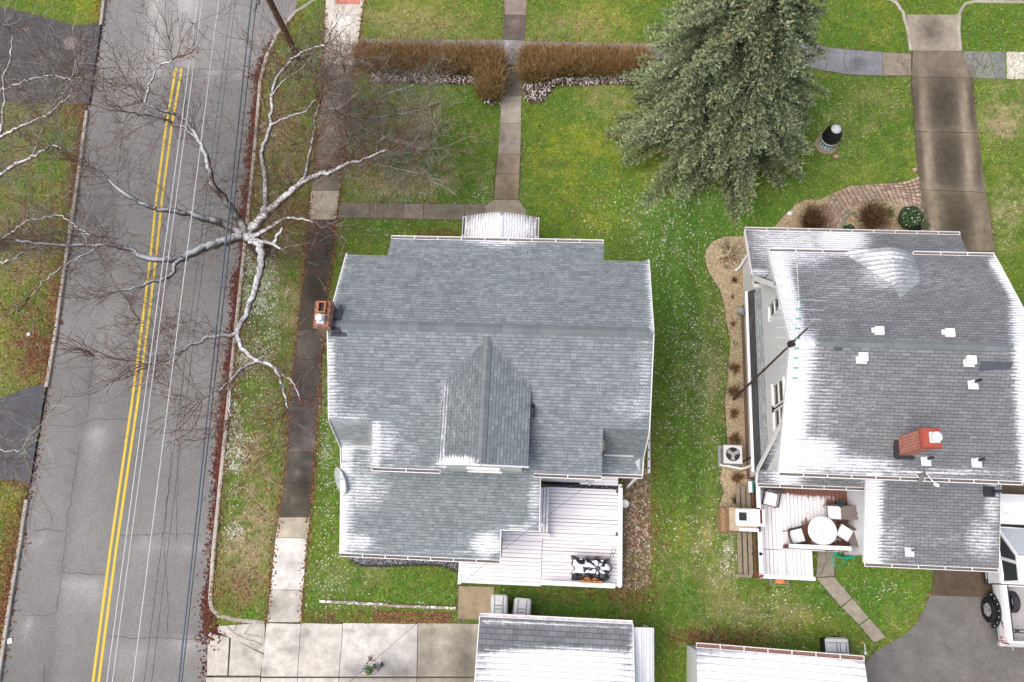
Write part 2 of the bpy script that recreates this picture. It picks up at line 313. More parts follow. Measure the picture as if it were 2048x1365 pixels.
def vnoise(P, s, seed):
    """smooth value noise, for patchy lawns"""
    r = np.random.default_rng(seed); g = r.random((64, 64)); q = np.asarray(P)[:, :2]/s+100; i = np.floor(q).astype(int); f = q-i; f = f*f*(3-2*f)
    G = lambda a, b: g[a % 64, b % 64]
    return (G(i[:, 0], i[:, 1])*(1-f[:, 0])+G(i[:, 0]+1, i[:, 1])*f[:, 0])*(1-f[:, 1])+(G(i[:, 0], i[:, 1]+1)*(1-f[:, 0])+G(i[:, 0]+1, i[:, 1]+1)*f[:, 0])*f[:, 1]
def lawn(P):
    """colour, snow and leaf share of the lawn at the points P"""
    P = np.asarray(P); px = proj(np.concatenate([P[:, :2], np.zeros((len(P), 1))], 1))
    n1 = vnoise(P, 1.3, 1); n2 = vnoise(P, .45, 2); n3 = vnoise(P, 3.5, 3)
    n4 = vnoise(P, .2, 4); nn = (n1-.5)*.9+(n2-.5)*.7+(n3-.5)*.5+(n4-.5)*.7
    g = np.array([.105, .192, .026])*np.ones((len(P), 1))
    def mixc(c, k):
        nonlocal g; k = np.clip(k, 0, 1)[:, None]; g = g*(1-k)+np.array(c)*k
    mixc((.058, .175, .024), field(px, LUSH)*1.1*(1+nn)); mixc((.215, .27, .022), (field(px, LIME)*.9+.16)*(1+1.9*nn))
    mixc((.34, .30, .16), field(px, DRY)*.95*(1+1.8*nn)+.24*np.clip(nn-.12, 0, 1)+.02)
    # mowing stripes on the lawn between the houses
    st = .5+.5*np.sin(P[:, 0]*2*math.pi/1.05+.4*np.sin(P[:, 1]*.7)); k = np.exp(-(((px[:, 0]-1390)/75)**2+((px[:, 1]-800)/420)**4))
    g *= (1-.22*k*st)[:, None]
    lf = field(px, LEAFY)*(1+1.2*nn)
    dk = np.minimum(dline(P, ROAD_L), dline(P, ROAD_R[2:])); lf = lf+.55*np.exp(-(dk/.35)**2)
    lf = lf+.35*np.exp(-(np.minimum(dline(P, xy(WALK_L)), dline(P, xy(WALK_R)))/.22)**2)
    mixc((.16, .085, .045), lf*.75)
    sn = field(px, SNOWY)*(1+1.2*nn)*(1+.5*k*(st-.5))
    return g, np.clip(sn, 0, 1.5), np.clip(lf, 0, 1.5)

# ground: one sheet, lawn at z 0, sunk under the road
def axis(lo, hi, step, far):
    o = [far*f for f in (.02, .05, .1, .2, .4, .7, 1)]
    return np.concatenate([[lo-k for k in o[::-1]], np.arange(lo, hi+step/2, step), [hi+k for k in o]])
GX, GY = axis(-31, 25, .2, 260), axis(-10, 29, .2, 260)
gx, gy = np.meshgrid(GX, GY); GP = np.stack([gx.ravel(), gy.ravel()], 1)
_r = inpoly(GP, ROAD) | inpoly(GP, STREET) | (np.minimum(dline(GP, ROAD_L), dline(GP, ROAD_R)) < .12) | (dline(GP, STREET[1:3]) < .12)
gz = np.where(_r, -.16, 0.0)+(vnoise(GP, 2.2, 9)-.5)*.03*(~_r)
gz = np.where((np.abs(GP[:, 0]) > 40) | (np.abs(GP[:, 1]) > 40), np.minimum(gz, -.0), gz)
gz -= .012
gc, gs, gl = lawn(GP)
for _h in HARD: gc[inpoly(GP, _h)] = (.10, .08, .06); gs[inpoly(GP, _h)] = 0
nx, ny = len(GX), len(GY); ii = np.arange((ny-1)*(nx-1)); a = ii//(nx-1)*nx+ii % (nx-1)
GF = np.stack([a, a+1, a+nx+1, a+nx], 1)
t = NT('lawn_soil', .95, .1); p = t.pos()
nf = t.noise(p, 38, 4, .75); nm = t.noise(p, 5, 5, .65); nsn = t.noise(p, 26, 4, .75)
sc = t.n('ShaderNodeVectorMath', _operation='SCALE'); t.set(sc.inputs[0], t.attr('col', 'Color')); t.set(sc.inputs['Scale'], t.math('ADD', t.math('MULTIPLY', nf, 1.4), t.math('MULTIPLY', nm, .45))); 
sc2 = t.n('ShaderNodeVectorMath', _operation='SCALE'); t.set(sc2.inputs[0], sc.outputs[0]); t.set(sc2.inputs['Scale'], 1.0*GAIN)
dirt = t.mix(t.ramp(t.noise(p, 17, 4, .7), .56, .72), sc2.outputs[0], t.mix(.5, sc2.outputs[0], (.08, .06, .03)))
k = t.ramp(t.math('ADD', t.math('MULTIPLY', t.attr('snow'), .13), nsn), .66, .80)
t.bump(nf, .8, .03)
M_LAWN = t.out(t.mix(k, dirt, (.78, .8, .83)))
g = fast('ground', np.concatenate([GP, gz[:, None]], 1), GF, M_LAWN, gc); g['kind'] = 'structure'
_at = g.data.attributes.new('snow', 'FLOAT', 'POINT'); _at.data.foreach_set('value', gs.astype(np.float32))

# road: gridded sheet between its two edges, tone varies with its old patches and wheel tracks
def strip_grid(Lp, Rp, n_across, z, colf):
    V = []
    for l, r in zip(Lp, Rp):
        for k in range(n_across+1): V.append((l[0]+(r[0]-l[0])*k/n_across, l[1]+(r[1]-l[1])*k/n_across, z))
    V = np.array(V); m = n_across+1; F = [(i*m+k, i*m+k+1, (i+1)*m+k+1, (i+1)*m+k) for i in range(len(Lp)-1) for k in range(n_across)]
    return V, np.array(F), colf(V)
def resamp(pts, ys):
    P = np.array(pts); o = np.argsort(P[:, 1]); return [(float(np.interp(y, P[o, 1], P[o, 0])), float(y)) for y in ys]
ys = np.concatenate([[-145, -100, -60, -30, -15], np.arange(-8, 30, .4), [34, 40, 60, 100, 150]])
ROADZ = -.10
def roadcol(V):
    px = proj(V); c = np.full(len(V), .192)
    c += .04*(vnoise(V, 3, 21)-.5)+.025*(vnoise(V, .8, 22)-.5)
    u = (px[:, 0]-np.interp(px[:, 1], [0, 1365], [205, 0]))/np.interp(px[:, 1], [0, 1365], [345, 415])
    c += .02*np.exp(-((u-.62)/.05)**2)+.02*np.exp(-((u-.3)/.06)**2)
    c += (px[:, 1] < 134)*(.03+.22*np.exp(-((px[:, 0]-312)/16)**2)*np.clip(vnoise(V, 2, 5)+.3, 0, 1)+.16*np.exp(-((px[:, 0]-372)/22)**2)*np.clip(vnoise(V, 1.5, 6)+.2, 0, 1))
    for x, y, rx, ry, w in [(195, 860, 22, 40, .14), (300, 145, 60, 14, .10), (80, 1070, 14, 20, .12), (150, 1165, 40, 30, .12), (190, 1170, 20, 40, .1), (55, 1245, 10, 30, .14), (380, 1280, 40, 30, .16), (290, 1290, 30, 30, .08), (425, 145, 16, 14, .12), (480, 145, 16, 12, .12), (300, 1080, 30, 20, .1), (380, 1085, 30, 20, .1), (345, 865, 20, 30, .07), (70, 1000, 30, 300, .0), (200, 620, 20, 120, .02), (245, 1300, 40, 60, .06), (500, 80, 40, 60, .03)]:
        c += .8*w*np.exp(-(((px[:, 0]-x)/rx)**2+(np.maximum(px[:, 1]-y, (y-px[:, 1])*6)/ry)**2))
    c -= .05*np.exp(-((px[:, 0]-np.interp(px[:, 1], [450, 1365], [225, 90]))/12)**2)*(px[:, 1] > 400)*.5
    return np.stack([c*1.0, c*1.005, c*.985], 1)
V, F, col = strip_grid(resamp(ROAD_L, ys), resamp(ROAD_R, ys), 30, ROADZ, roadcol)
def attrmat(name, rough=.9, spec=.2, fine=140, amt=.5, mid=4, mamt=.35, bump=.3):
    t = NT(name, rough, spec); p = t.pos(); f = t.noise(p, fine, 2, .7); m = t.noise(p, mid, 5, .65)
    s = t.n('ShaderNodeVectorMath', _operation='SCALE'); t.set(s.inputs[0], t.attr('col', 'Color'))
    t.set(s.inputs['Scale'], t.math('ADD', t.math('ADD', t.math('MULTIPLY', f, amt), t.math('MULTIPLY', m, mamt)), 1-(amt+mamt)/2))
    s2 = t.n('ShaderNodeVectorMath', _operation='SCALE'); t.set(s2.inputs[0], s.outputs[0]); t.set(s2.inputs['Scale'], GAIN)
    t.bump(f, bump, .006); return t, s2.outputs[0]
t, c = attrmat('asphalt', .9, .15, 34, 1.5, 3, .35); M_ASPH = t.out(c)
rd = fast('road', V, F, M_ASPH, col); rd['kind'] = 'structure'
def ribbon(pts, w, z, jit=0, step=.25):
    """flat thin band along a path"""
    pts = dens([tuple(p[:2]) for p in pts], step); P = np.array(pts)
    if jit: P[1:-1] += rng.normal(0, jit, (len(P)-2, 2))
    T = np.gradient(P, axis=0); T /= np.linalg.norm(T, axis=1)[:, None]+1e-9; Nn = np.stack([-T[:, 1], T[:, 0]], 1)
    ww = (w*(1+(rng.random(len(P))-.5)*.8*(jit > 0)))[:, None]/2; a = P+Nn*ww; b = P-Nn*ww; n = len(P)
    V = np.concatenate([np.c_[a, np.full(n, z)], np.c_[b, np.full(n, z)]]); i = np.arange(n-1)
    return V, np.stack([i, i+n, i+n+1, i+1], 1)
def merge(parts):
    Vs, Fs, o = [], [], 0
    for V, F in parts: Vs.append(V); Fs.append(F+o); o += len(V)
    return np.concatenate(Vs), np.concatenate(Fs)
sm = fast('street', [(x, y, ROADZ-.004) for x, y in [STREET[0], STREET[1], STREET[4]]+[STREET[1], STREET[2], STREET[3], STREET[4]]][:0]+[(STREET[0][0], 26.05, ROADZ-.004), (160, 26.2, ROADZ-.004), (160, 33.2, ROADZ-.004), (STREET[0][0], 33.2, ROADZ-.004)], [(0, 1, 2, 3)], M_ASPH, [(.17, .17, .17)]*4); sm['kind'] = 'structure'
_y = [(350, 134), (330, 250), (310, 400), (300, 500), (283, 640), (262, 800), (240, 950), (218, 1100), (198, 1250), (183, 1365), (176, 1420)]
_y2 = [(x+11.5, y) for x, y in _y]
YL = [merge([ribbon(xy(_y), .105, ROADZ+.004), ribbon(xy(_y2), .105, ROADZ+.004)])]
M_YEL = plain('road_paint_yellow', (.66, .48, .06), .8, .15, .45, 30)
o = fast('road_marking', *YL[0], M_YEL); o['kind'] = 'structure'
CR = [[(186, 132), (290, 135), (420, 136), (520, 139)], [(380, 303), (440, 305), (498, 304)], [(185, 215+440), (240, 660), (290, 655)], [(98, 850), (150, 853), (180, 838), (240, 838), (262, 841)], [(172, 836), (178, 760), (186, 700)], [(262, 855), (330, 860), (418, 858)], [(60, 1060), (105, 1060), (128, 1062), (130, 1070), (120, 1145), (215, 1152)], [(128, 1060), (140, 990), (158, 890)], [(120, 1145), (110, 1225), (95, 1232), (45, 1231)], [(240, 1072), (300, 1069), (330, 1067), (400, 1070)], [(342, 885), (333, 1000), (325, 1070), (330, 1170), (336, 1230), (330, 1275)], [(215, 1275), (290, 1278), (330, 1275), (400, 1282)], [(350, 1080), (355, 900), (365, 720)], [(314, 20), (305, 90), (308, 130)], [(86, 1330), (82, 1400)], [(362, 60), (370, 20)]]
M_CRACK = plain('crack_tar', (.06, .058, .056), .7, .3, .3)
o = fast('road_crack', *merge([ribbon(xy(c), .02, ROADZ+.003, .022, .18) for c in CR]), M_CRACK); o['kind'] = 'structure'

# concrete slabs: every slab its own tone
t, c = attrmat('concrete', .9, .2, 45, .6, 3.2, 1.1, .2)
uvs = t.n('ShaderNodeSeparateXYZ', Vector=t.coord('UV')); M_CONC = t.out(c)
def slabs(name, quads, cols, z=.02, gap=.008, mat=None, th=.07):
    V, F, cc = [], [], []
    for q, c in zip(quads, cols):
        if c is None: continue
        q = np.array(q); m = q.mean(0); r = np.linalg.norm(q-m, axis=1)[:, None]; q = m+(q-m)*(1-gap*1.4/np.maximum(r, .1)); k = len(q)
        n = 14
        if k == 4:
            b = len(V)
            for i in range(n+1):
                for j in range(n+1):
                    s, tt = i/n, j/n; P = (q[0]*(1-s)+q[1]*s)*(1-tt)+(q[3]*(1-s)+q[2]*s)*tt; V.append((*P, z)); cc.append(c)
            for i in range(n):
                for j in range(n): a = b+i*(n+1)+j; F.append((a, a+n+1, a+n+2, a+1))
        b = len(V)
        for zz in (z, z-th):
            for P in q: V.append((*P, zz)); cc.append(c)
        for i in range(k): j = (i+1) % k; F.append((b+i, b+j, b+k+j, b+k+i))
        if k != 4:
            ce = len(V); V.append((*m, z)); cc.append(c)
            for i in range(k): j = (i+1) % k; F.append((b+i, b+j, ce, ce))
    V = np.array(V); F = [f for f in F]
    me = bpy.data.meshes.new(name); me.from_pydata([tuple(v) for v in V], [], [f if f[2] != f[3] else f[:3] for f in F]); me.materials.append(mat or M_CONC)
    px = proj(V); cc = np.array(cc, float)
    for x, y, rx, ry, dc in STAINS: cc *= np.exp(-dc*np.exp(-(((px[:, 0]-x)/rx)**2+((px[:, 1]-y)/ry)**2)))[:, None]
    a = me.attributes.new('col', 'FLOAT_COLOR', 'POINT'); a.data.foreach_set('color', np.c_[np.clip(cc, 0, 1), np.ones(len(cc))].astype(np.float32).ravel())
    o = bpy.data.objects.new(name, me); C.objects.link(o); o['kind'] = 'structure'; return o
STAINS = [(1886, 205, 36, 62, 1.0), (1900, 325, 36, 62, 1.0), (1918, 450, 38, 60, 1.0), (1830, 210, 10, 60, .7), (1838, 320, 9, 60, .7), (1958, 330, 8, 60, .6), (1945, 210, 8, 60, .6), (590, 905, 10, 10, -.6), (618, 925, 12, 9, -.5), (598, 946, 9, 8, -.7), (628, 885, 8, 12, -.4), (585, 1000, 8, 8, -.5), (606, 700, 24, 30, -.25), (640, 600, 20, 40, .3), (1850, 450, 12, 80, .5), (1940, 200, 10, 60, .5), (1857, 330, 9, 62, -.95), (1937, 330, 10, 62, -.95), (1930, 215, 10, 58, -.95), (1847, 215, 9, 58, -.75), (1868, 450, 10, 60, -.7), (1955, 450, 10, 60, -.6), (1890, 262, 60, 8, -.4), (1900, 378, 60, 8, -.35), (1862, 60, 26, 30, .8), (575, 1130, 20, 22, .35), (585, 1205, 20, 26, .35), (725, 1345, 55, 24, .5), (800, 1350, 34, 22, .45), (790, 1345, 60, 20, .3), (840, 1300, 30, 60, .4), (930, 1290, 30, 60, .75), (935, 1345, 30, 40, .7), (880, 1345, 50, 30, .4), (700, 1262, 9, 5, .6), (772, 1274, 5, 5, .5), (736, 1272, 6, 5, .5), (615, 1262, 7, 5, .5), (870, 1270, 40, 14, .3), (595, 870, 16, 20, .3), (610, 960, 14, 20, .35), (1015, 390, 20, 20, .3), (700, 425, 16, 10, .4), (905, 425, 16, 10, .4), (1020, 170, 16, 30, .7), (1700, 110, 24, 12, -.2), (1716, 124, 14, 12, .5), (1910, 1180, 40, 30, .4)]
_sr = np.random.default_rng(77)
for _k in range(60):
    _yy = _sr.uniform(40, 1230); _l = np.interp(_yy, [q[1] for q in WALK_L], [q[0] for q in WALK_L]); _rr = np.interp(_yy, [q[1] for q in WALK_R], [q[0] for q in WALK_R]); STAINS.append((_sr.uniform(_l, _rr), _yy, _sr.uniform(5, 22), _sr.uniform(8, 30), _sr.uniform(-.45, .5)))
for _k in range(26): STAINS.append((_sr.uniform(985, 1045), _sr.uniform(10, 430), _sr.uniform(6, 18), _sr.uniform(8, 26), _sr.uniform(-.35, .5)))
for _k in range(30): STAINS.append((_sr.uniform(430, 960), _sr.uniform(1250, 1360), _sr.uniform(4, 26), _sr.uniform(4, 16), _sr.uniform(-.1, .4)))
def rows(Lp, Rp, cols): return [[*map(np.array, xy([Lp[i], Rp[i], Rp[i+1], Lp[i+1]]))] for i in range(len(Lp)-1)], cols
slabs('pavement', *rows(WALK_L, WALK_R, WALK_C)); slabs('path', *rows(FP_L, FP_R, FP_C), z=.022)
slabs('pavement', *rows(NP_T, NP_B, NP_C), z=.018); slabs('path', *rows(CP_T, CP_B, CP_C))
slabs('driveway', *rows(DR_L, DR_R, DR_C), z=.024, gap=.012)
slabs('path', [xy(FLARE)]+[xy(q) for q in REAR], [(.27, .24, .19), (.25, .235, .19), (.30, .27, .22), (.31, .28, .22), (.30, .27, .22)], z=.024)
slabs('pavement', [xy([(1926, 103), (1978, 104), (1990, 158), (1938, 157)]), xy([(1979, 104), (2010, 104), (2012, 158), (1991, 158)]), xy([(2012, 104), (2060, 105), (2062, 160), (2014, 159)]), xy([(2062, 105), (2130, 106), (2132, 161), (2064, 160)])], [(.23, .225, .22), (.19, .2, .22), (.6, .57, .5), (.5, .48, .43)], z=.018)
AX = [414, 500, 594, 677, 833, 966]; AT = [533, 533, 602, 686, 836, 966]
AQ = [[(438, 1252), (531, 1246), (529, 1308), (430, 1262)], [(416, 1264), (459, 1275), (455, 1352), (414, 1352)], [(462, 1276), (529, 1310), (521, 1352), (457, 1352)]]
AQ += [[(AT[i], 1246), (AT[i+1], 1248), (AX[i+1]+1, 1354), (AX[i]+(22 if i == 1 else 1), 1354)] for i in range(1, 5)]
AQ += [[(412, 1355), (521, 1355), (517, 1440), (408, 1440)]]+[[(AX[i]+(22 if i == 1 else 1), 1356), (AX[i+1]+1, 1356), (AX[i+1]-4, 1440), (AX[i]+(16 if i == 1 else -4), 1440)] for i in range(1, 5)]
slabs('driveway', [xy(q) for q in AQ], [(.48, .46, .40), (.50, .48, .43), (.5, .48, .42), (.58, .56, .51), (.56, .54, .49), (.60, .585, .55), (.46, .43, .36), (.5, .48, .43), (.56, .54, .49), (.56, .54, .49), (.5, .48, .42), (.42, .39, .32)], z=.016, gap=.011)
slabs('patio', [xy(TAN)], [(.33, .27, .18)], z=.03)
slabs('pavement', [xy([(672, -8), (722, -8), (720, 10), (671, 9)])], [(.55, .22, .17)], z=.028)
o = fast('driveway_crack', *merge([ribbon(xy(c), .02, z, .02, .1) for c, z in [([(455, 1258), (480, 1272), (526, 1291)], .02), ([(478, 1246), (470, 1262), (455, 1252)], .02), ([(505, 1243), (490, 1268), (526, 1274)], .02), ([(1690, 100), (1686, 130), (1700, 150)], .022), ([(1940, 150), (1960, 130), (1968, 105)], .022), ([(1945, 110), (1960, 130), (1985, 140)], .022), ([(1800, 106), (1806, 130), (1818, 150)], .022), ([(1790, 120), (1806, 130), (1822, 118)], .022), ([(1650, 1105), (1655, 1120), (1640, 1150)], .028), ([(1955, 112), (1950, 150)], .022), ([(1975, 120), (1962, 152)], .022), ([(590, 840), (610, 850), (634, 858)], .024), ([(580, 905), (600, 930), (628, 940)], .024), ([(615, 925), (605, 945), (608, 985)], .024)]]), M_CRACK); o['kind'] = 'structure'
# tarmac driveways and lot
def sheet(name, pts, z, mat, col, step=.5, th=.05):
    P = np.array(dens(xy(pts)+[xy(pts)[0]], 1.0))[:-1]
    mn, mx = P.min(0), P.max(0); bm = bmesh.new()
    X = np.arange(mn[0], mx[0]+step, step); Y = np.arange(mn[1], mx[1]+step, step)
    vs = [bm.verts.new((*p, z)) for p in P]; f = bm.faces.new(vs); bmesh.ops.triangulate(bm, faces=[f])
    r = bmesh.ops.extrude_face_region(bm, geom=bm.faces[:]); bmesh.ops.translate(bm, vec=(0, 0, -th), verts=[v for v in r['geom'] if isinstance(v, bmesh.types.BMVert)])
    me = bpy.data.meshes.new(name); bmesh.ops.recalc_face_normals(bm, faces=bm.faces); bm.to_mesh(me); bm.free(); me.materials.append(mat)
    a = me.attributes.new('col', 'FLOAT_COLOR', 'POINT'); a.data.foreach_set('color', np.tile([*col, 1], len(me.vertices)).astype(np.float32))
    o = bpy.data.objects.new(name, me); C.objects.link(o); o['kind'] = 'structure'; return o
t, c = attrmat('old_tarmac', .9, .25, 30, 1.3, 1.5, .9); M_TAR = t.out(c)
sheet('driveway', LEFT_DRIVE1, .012, M_TAR, (.075, .075, .08)); sheet('driveway', LEFT_DRIVE2, .012, M_TAR, (.085, .085, .095))
sheet('parking_lot', LOT, .014, M_TAR, (.155, .15, .145))
# kerbs
t, c = attrmat('kerb_stone', .9, .2, 40, .6, 1.5, .7); M_KERB = t.out(c)
KERBS = [xy([(222, -60), (207, 0), (201, 50)]), xy([(173, 222), (160, 320), (146, 420), (128, 540), (108, 680), (92, 775)]), xy([(52, 1000), (40, 1080), (20, 1200), (0, 1330), (-12, 1420)]), xy([(650, -12), (622, 4), (590, 25), (556, 65), (532, 115), (520, 165), (510, 290), (497, 420), (482, 560), (467, 700), (452, 850), (438, 990), (427, 1100), (420, 1200), (424, 1218), (438, 1232), (470, 1240), (530, 1246)])]
KERBS += [xy([(1640, -8), (1770, -4), (1792, 4), (1806, 25), (1816, 60), (1822, 102)]), xy([(2100, 5), (1950, 3), (1930, 8), (1920, 24), (1917, 60), (1921, 102)])]
for K in KERBS:
    K = dens(K, .5); P = np.array(K); T = np.gradient(P, axis=0); T /= np.linalg.norm(T, axis=1)[:, None]; Nn = np.stack([-T[:, 1], T[:, 0]], 1)
    V = []; cc = []
    for p, n in zip(P, Nn):
        for s, z in ((-.075, -.17), (-.075, .012), (-.055, .025), (.055, .025), (.075, .012), (.075, -.17)): V.append((*(p+n*s), z)); cc.append(1)
    m = 6; F = [(i*m+k, i*m+k+1, (i+1)*m+k+1, (i+1)*m+k) for i in range(len(P)-1) for k in range(m-1)]
    rr = .33+.12*np.repeat(rng.random(len(P)), m); o = fast('kerb', V, F, M_KERB, np.stack([rr, rr*.93, rr*.82], 1)); o['kind'] = 'structure'
# gravel beds, mulch bed, brick path and brick strip
t, c = attrmat('gravel', .95, .1, 22, 1.5, 5, .3, .6); M_GRAV = t.out(c)
sheet('gravel_bed', GRAV1, .012, M_GRAV, (.44, .37, .25)); sheet('gravel_bed', GRAV2, .010, M_GRAV, (.40, .33, .22))
t, c = attrmat('slate_chips', .7, .3, 26, 1.0, 4, .6, .6); ns = t.noise(t.pos(), 24, 4, .8); M_SLATE = t.out(t.mix(t.ramp(ns, .53, .64), (.035, .037, .05), SNOW))
sheet('gravel_bed', BLACKBED, .012, M_SLATE, (.05, .05, .06))
t, c = attrmat('leaf_mould', .95, .1, 24, 1.3, 5, .5, .6); M_MOULD = t.out(c)
sheet('leaf_bed', LEAFBED, .006, M_MOULD, (.17, .14, .105))
def bricks(name, rowsL, rowsR, nrow, blen, z, cols):
    """bricks laid in courses that follow the path"""
    mb = MB(); A = np.array(rowsL); B = np.array(rowsR); cc = []
    for r in range(nrow):
        f0, f1 = (r+.10)/nrow, (r+.90)/nrow
        a = np.array(dens([tuple(p) for p in A*(1-f0)+B*f0], .04)); n = len(a)
        mid = A*(1-(r+.5)/nrow)+B*((r+.5)/nrow); L = np.r_[0, np.cumsum(np.linalg.norm(np.diff(mid, axis=0), axis=1))]
        def P(s, f):
            s = min(max(s, 0), L[-1]); q = A*(1-f)+B*f; return (np.interp(s, L, q[:, 0]), np.interp(s, L, q[:, 1]))
        s = (r % 2)*blen/2-blen
        while s < L[-1]:
            e = s+blen*.90
            if e > 0.05 and min(e, L[-1])-max(s, 0) > .03:
                q = [P(max(s, 0), f0), P(min(e, L[-1]), f0), P(min(e, L[-1]), f1), P(max(s, 0), f1)]
                b = len(mb.v); mb.add([(*p, z) for p in q]+[(*p, z-.05) for p in q], [(0, 1, 2, 3), (0, 4, 5, 1), (1, 5, 6, 2), (2, 6, 7, 3), (3, 7, 4, 0)])
                c = np.array(cols[rng.integers(len(cols))])*(.8+.4*rng.random()); cc += [c]*8
            s += blen
    return fast(name, mb.v, [f for f in mb.f], M_BRK, cc)
t, c = attrmat('paver', .9, .2, 60, .5, 3, .5); M_BRK = t.out(c)
def smooth_path(p, n=60):
    P = np.array(xy(p)); L = np.r_[0, np.cumsum(np.linalg.norm(np.diff(P, axis=0), axis=1))]; s = np.linspace(0, L[-1], n); q = np.stack([np.interp(s, L, P[:, 0]), np.interp(s, L, P[:, 1])], 1)
    for _ in range(4): q[1:-1] = (q[:-2]+2*q[1:-1]+q[2:])/4
    return q
o = bricks('brick_path', smooth_path(BRICK_OUT), smooth_path(BRICK_IN), 12, .20, .035, [(.42, .32, .245), (.37, .275, .205), (.48, .38, .30)]); o['kind'] = 'structure'
sheet('sand_bed', BRICK_OUT+BRICK_IN[::-1], .018, M_GRAV, (.12, .08, .05))
o = bricks('brick_path', np.array(xy([(752, 1223), (905, 1225)])), np.array(xy([(746, 1246), (905, 1248)])), 7, .21, .02, [(.22, .09, .055), (.18, .075, .05), (.25, .12, .08)]); o['kind'] = 'structure'

# ---------------------------------------------------------------- grass blades, snow flecks and fallen leaves lying on the lawn
def scatter(n, lo=(-30.5, -9), hi=(24, 28.5)):
    P = rng.uniform(lo, hi, (n, 2)); bad = np.zeros(n, bool)
    for h in HARD: bad |= inpoly(P, h)
    return P[~bad]
M_COL = plain('leafy', (1, 1, 1), .9, .15); 
t = NT('blade', .85, .15); s = t.n('ShaderNodeVectorMath', _operation='SCALE'); t.set(s.inputs[0], t.attr('col', 'Color')); t.set(s.inputs['Scale'], GAIN); M_BLADE = t.out(s.outputs[0])
def blades(P, col, ln, wd, zmin, zmax, flat=False):
    n = len(P); a = rng.uniform(0, 2*math.pi, n); d = np.stack([np.cos(a), np.sin(a)], 1); s = np.stack([-d[:, 1], d[:, 0]], 1)
    l = ln*(.6+.8*rng.random(n))[:, None]; w = wd*(.6+.8*rng.random(n))[:, None]
    z0 = rng.uniform(0, .01, n); z1 = rng.uniform(zmin, zmax, n)
    a0 = np.c_[P+s*w/2-d*l/2, z0]; b0 = np.c_[P-s*w/2-d*l/2, z0+(rng.random(n)*.012 if flat else 0)]; c0 = np.c_[P+d*l/2-s*w*.3, z1]; d0 = np.c_[P+d*l/2+s*w*.3, z1*.97]
    V = np.stack([a0, b0, c0, d0], 1).reshape(-1, 3); F = np.arange(4*n).reshape(n, 4)
    return V, F, np.repeat(col, 4, 0)
P = scatter(480000); gcol, gsn, glf = lawn(P); jit = rng.normal(0, 1, (len(P), 1))
colr = np.clip(gcol*(1.20+.40*jit)*(.62+.76*vnoise(P, .13, 41))[:, None]*np.array([1, 1, 1])+rng.normal(0, .012, (len(P), 3)), .012, .6)
dry = rng.random(len(P)) < .13; colr[dry] = np.array([.36, .31, .17])*(.6+.6*rng.random((dry.sum(), 1)))
V, F, cc = blades(P, colr, .095, .020, .015, .06)
o = fast('grass', V, F, M_BLADE, cc); o['kind'] = 'stuff'
P = scatter(420000); gcol, gsn, glf = lawn(P); k = rng.random(len(P)) < np.clip(gsn*.36-.02, 0, .42); P = P[k]
V, F, cc = blades(P, np.array([1.0, 1.02, 1.06])*np.ones((len(P), 1)), .055, .017, .02, .055, True)
o = fast('snow', V, F, M_BLADE, cc); o['kind'] = 'stuff'
P = rng.uniform((-30.5, -9), (24, 28.5), (620000, 2)); gcol, gsn, glf = lawn(P)
ok = np.zeros(len(P), bool)
for h in HARD: ok |= inpoly(P, h)
glf = np.where(ok, 0, glf); pr_ = proj(np.c_[P, np.zeros(len(P))])
gut = np.exp(-(dline(P, ROAD_R[3:])/.30)**2)*1.5*(pr_[:, 1] > 60)*(.35+.9*vnoise(P, .9, 31))*inpoly(P, ROAD)*(pr_[:, 0] < 560)*np.interp(pr_[:, 1], [60, 160, 900, 1000, 1080, 1180, 1230, 1300], [.1, 1.2, 1, .7, .1, .3, 1.6, .4]); glu = np.exp(-(dline(P, ROAD_L)/.2)**2)*.6*inpoly(P, ROAD)*vnoise(P, .9, 33)
corner = 1.2*np.exp(-(((pr_[:, 0]-425)/14)**2+((pr_[:, 1]-1255)/26)**2))
wl = np.exp(-(np.minimum(dline(P, xy(WALK_L)), dline(P, xy(WALK_R)))/.10)**2)*.55
bed = inpoly(P, xy(LEAFBED))*.4
q = np.clip(np.maximum.reduce([glf*.3, gut, glu, corner, wl, bed, np.full(len(P), .006)*(~ok)]), 0, 1)
k = rng.random(len(P)) < q; P = P[k]; inr = inpoly(P, ROAD); red = (gut+glu+corner)[k] > .12; bd = bed[k] > 0
pal = np.array([(.20, .075, .04), (.16, .06, .035), (.26, .13, .06), (.12, .055, .035)]); pal2 = np.array([(.10, .028, .022), (.075, .02, .018), (.13, .045, .03)]); pal3 = np.array([(.36, .24, .15), (.20, .10, .06), (.5, .38, .28), (.12, .07, .045)])
cl = np.where(bd[:, None], pal3[rng.integers(4, size=len(P))], np.where(red[:, None], pal2[rng.integers(3, size=len(P))], pal[rng.integers(4, size=len(P))]))*(.7+.6*rng.random((len(P), 1)))
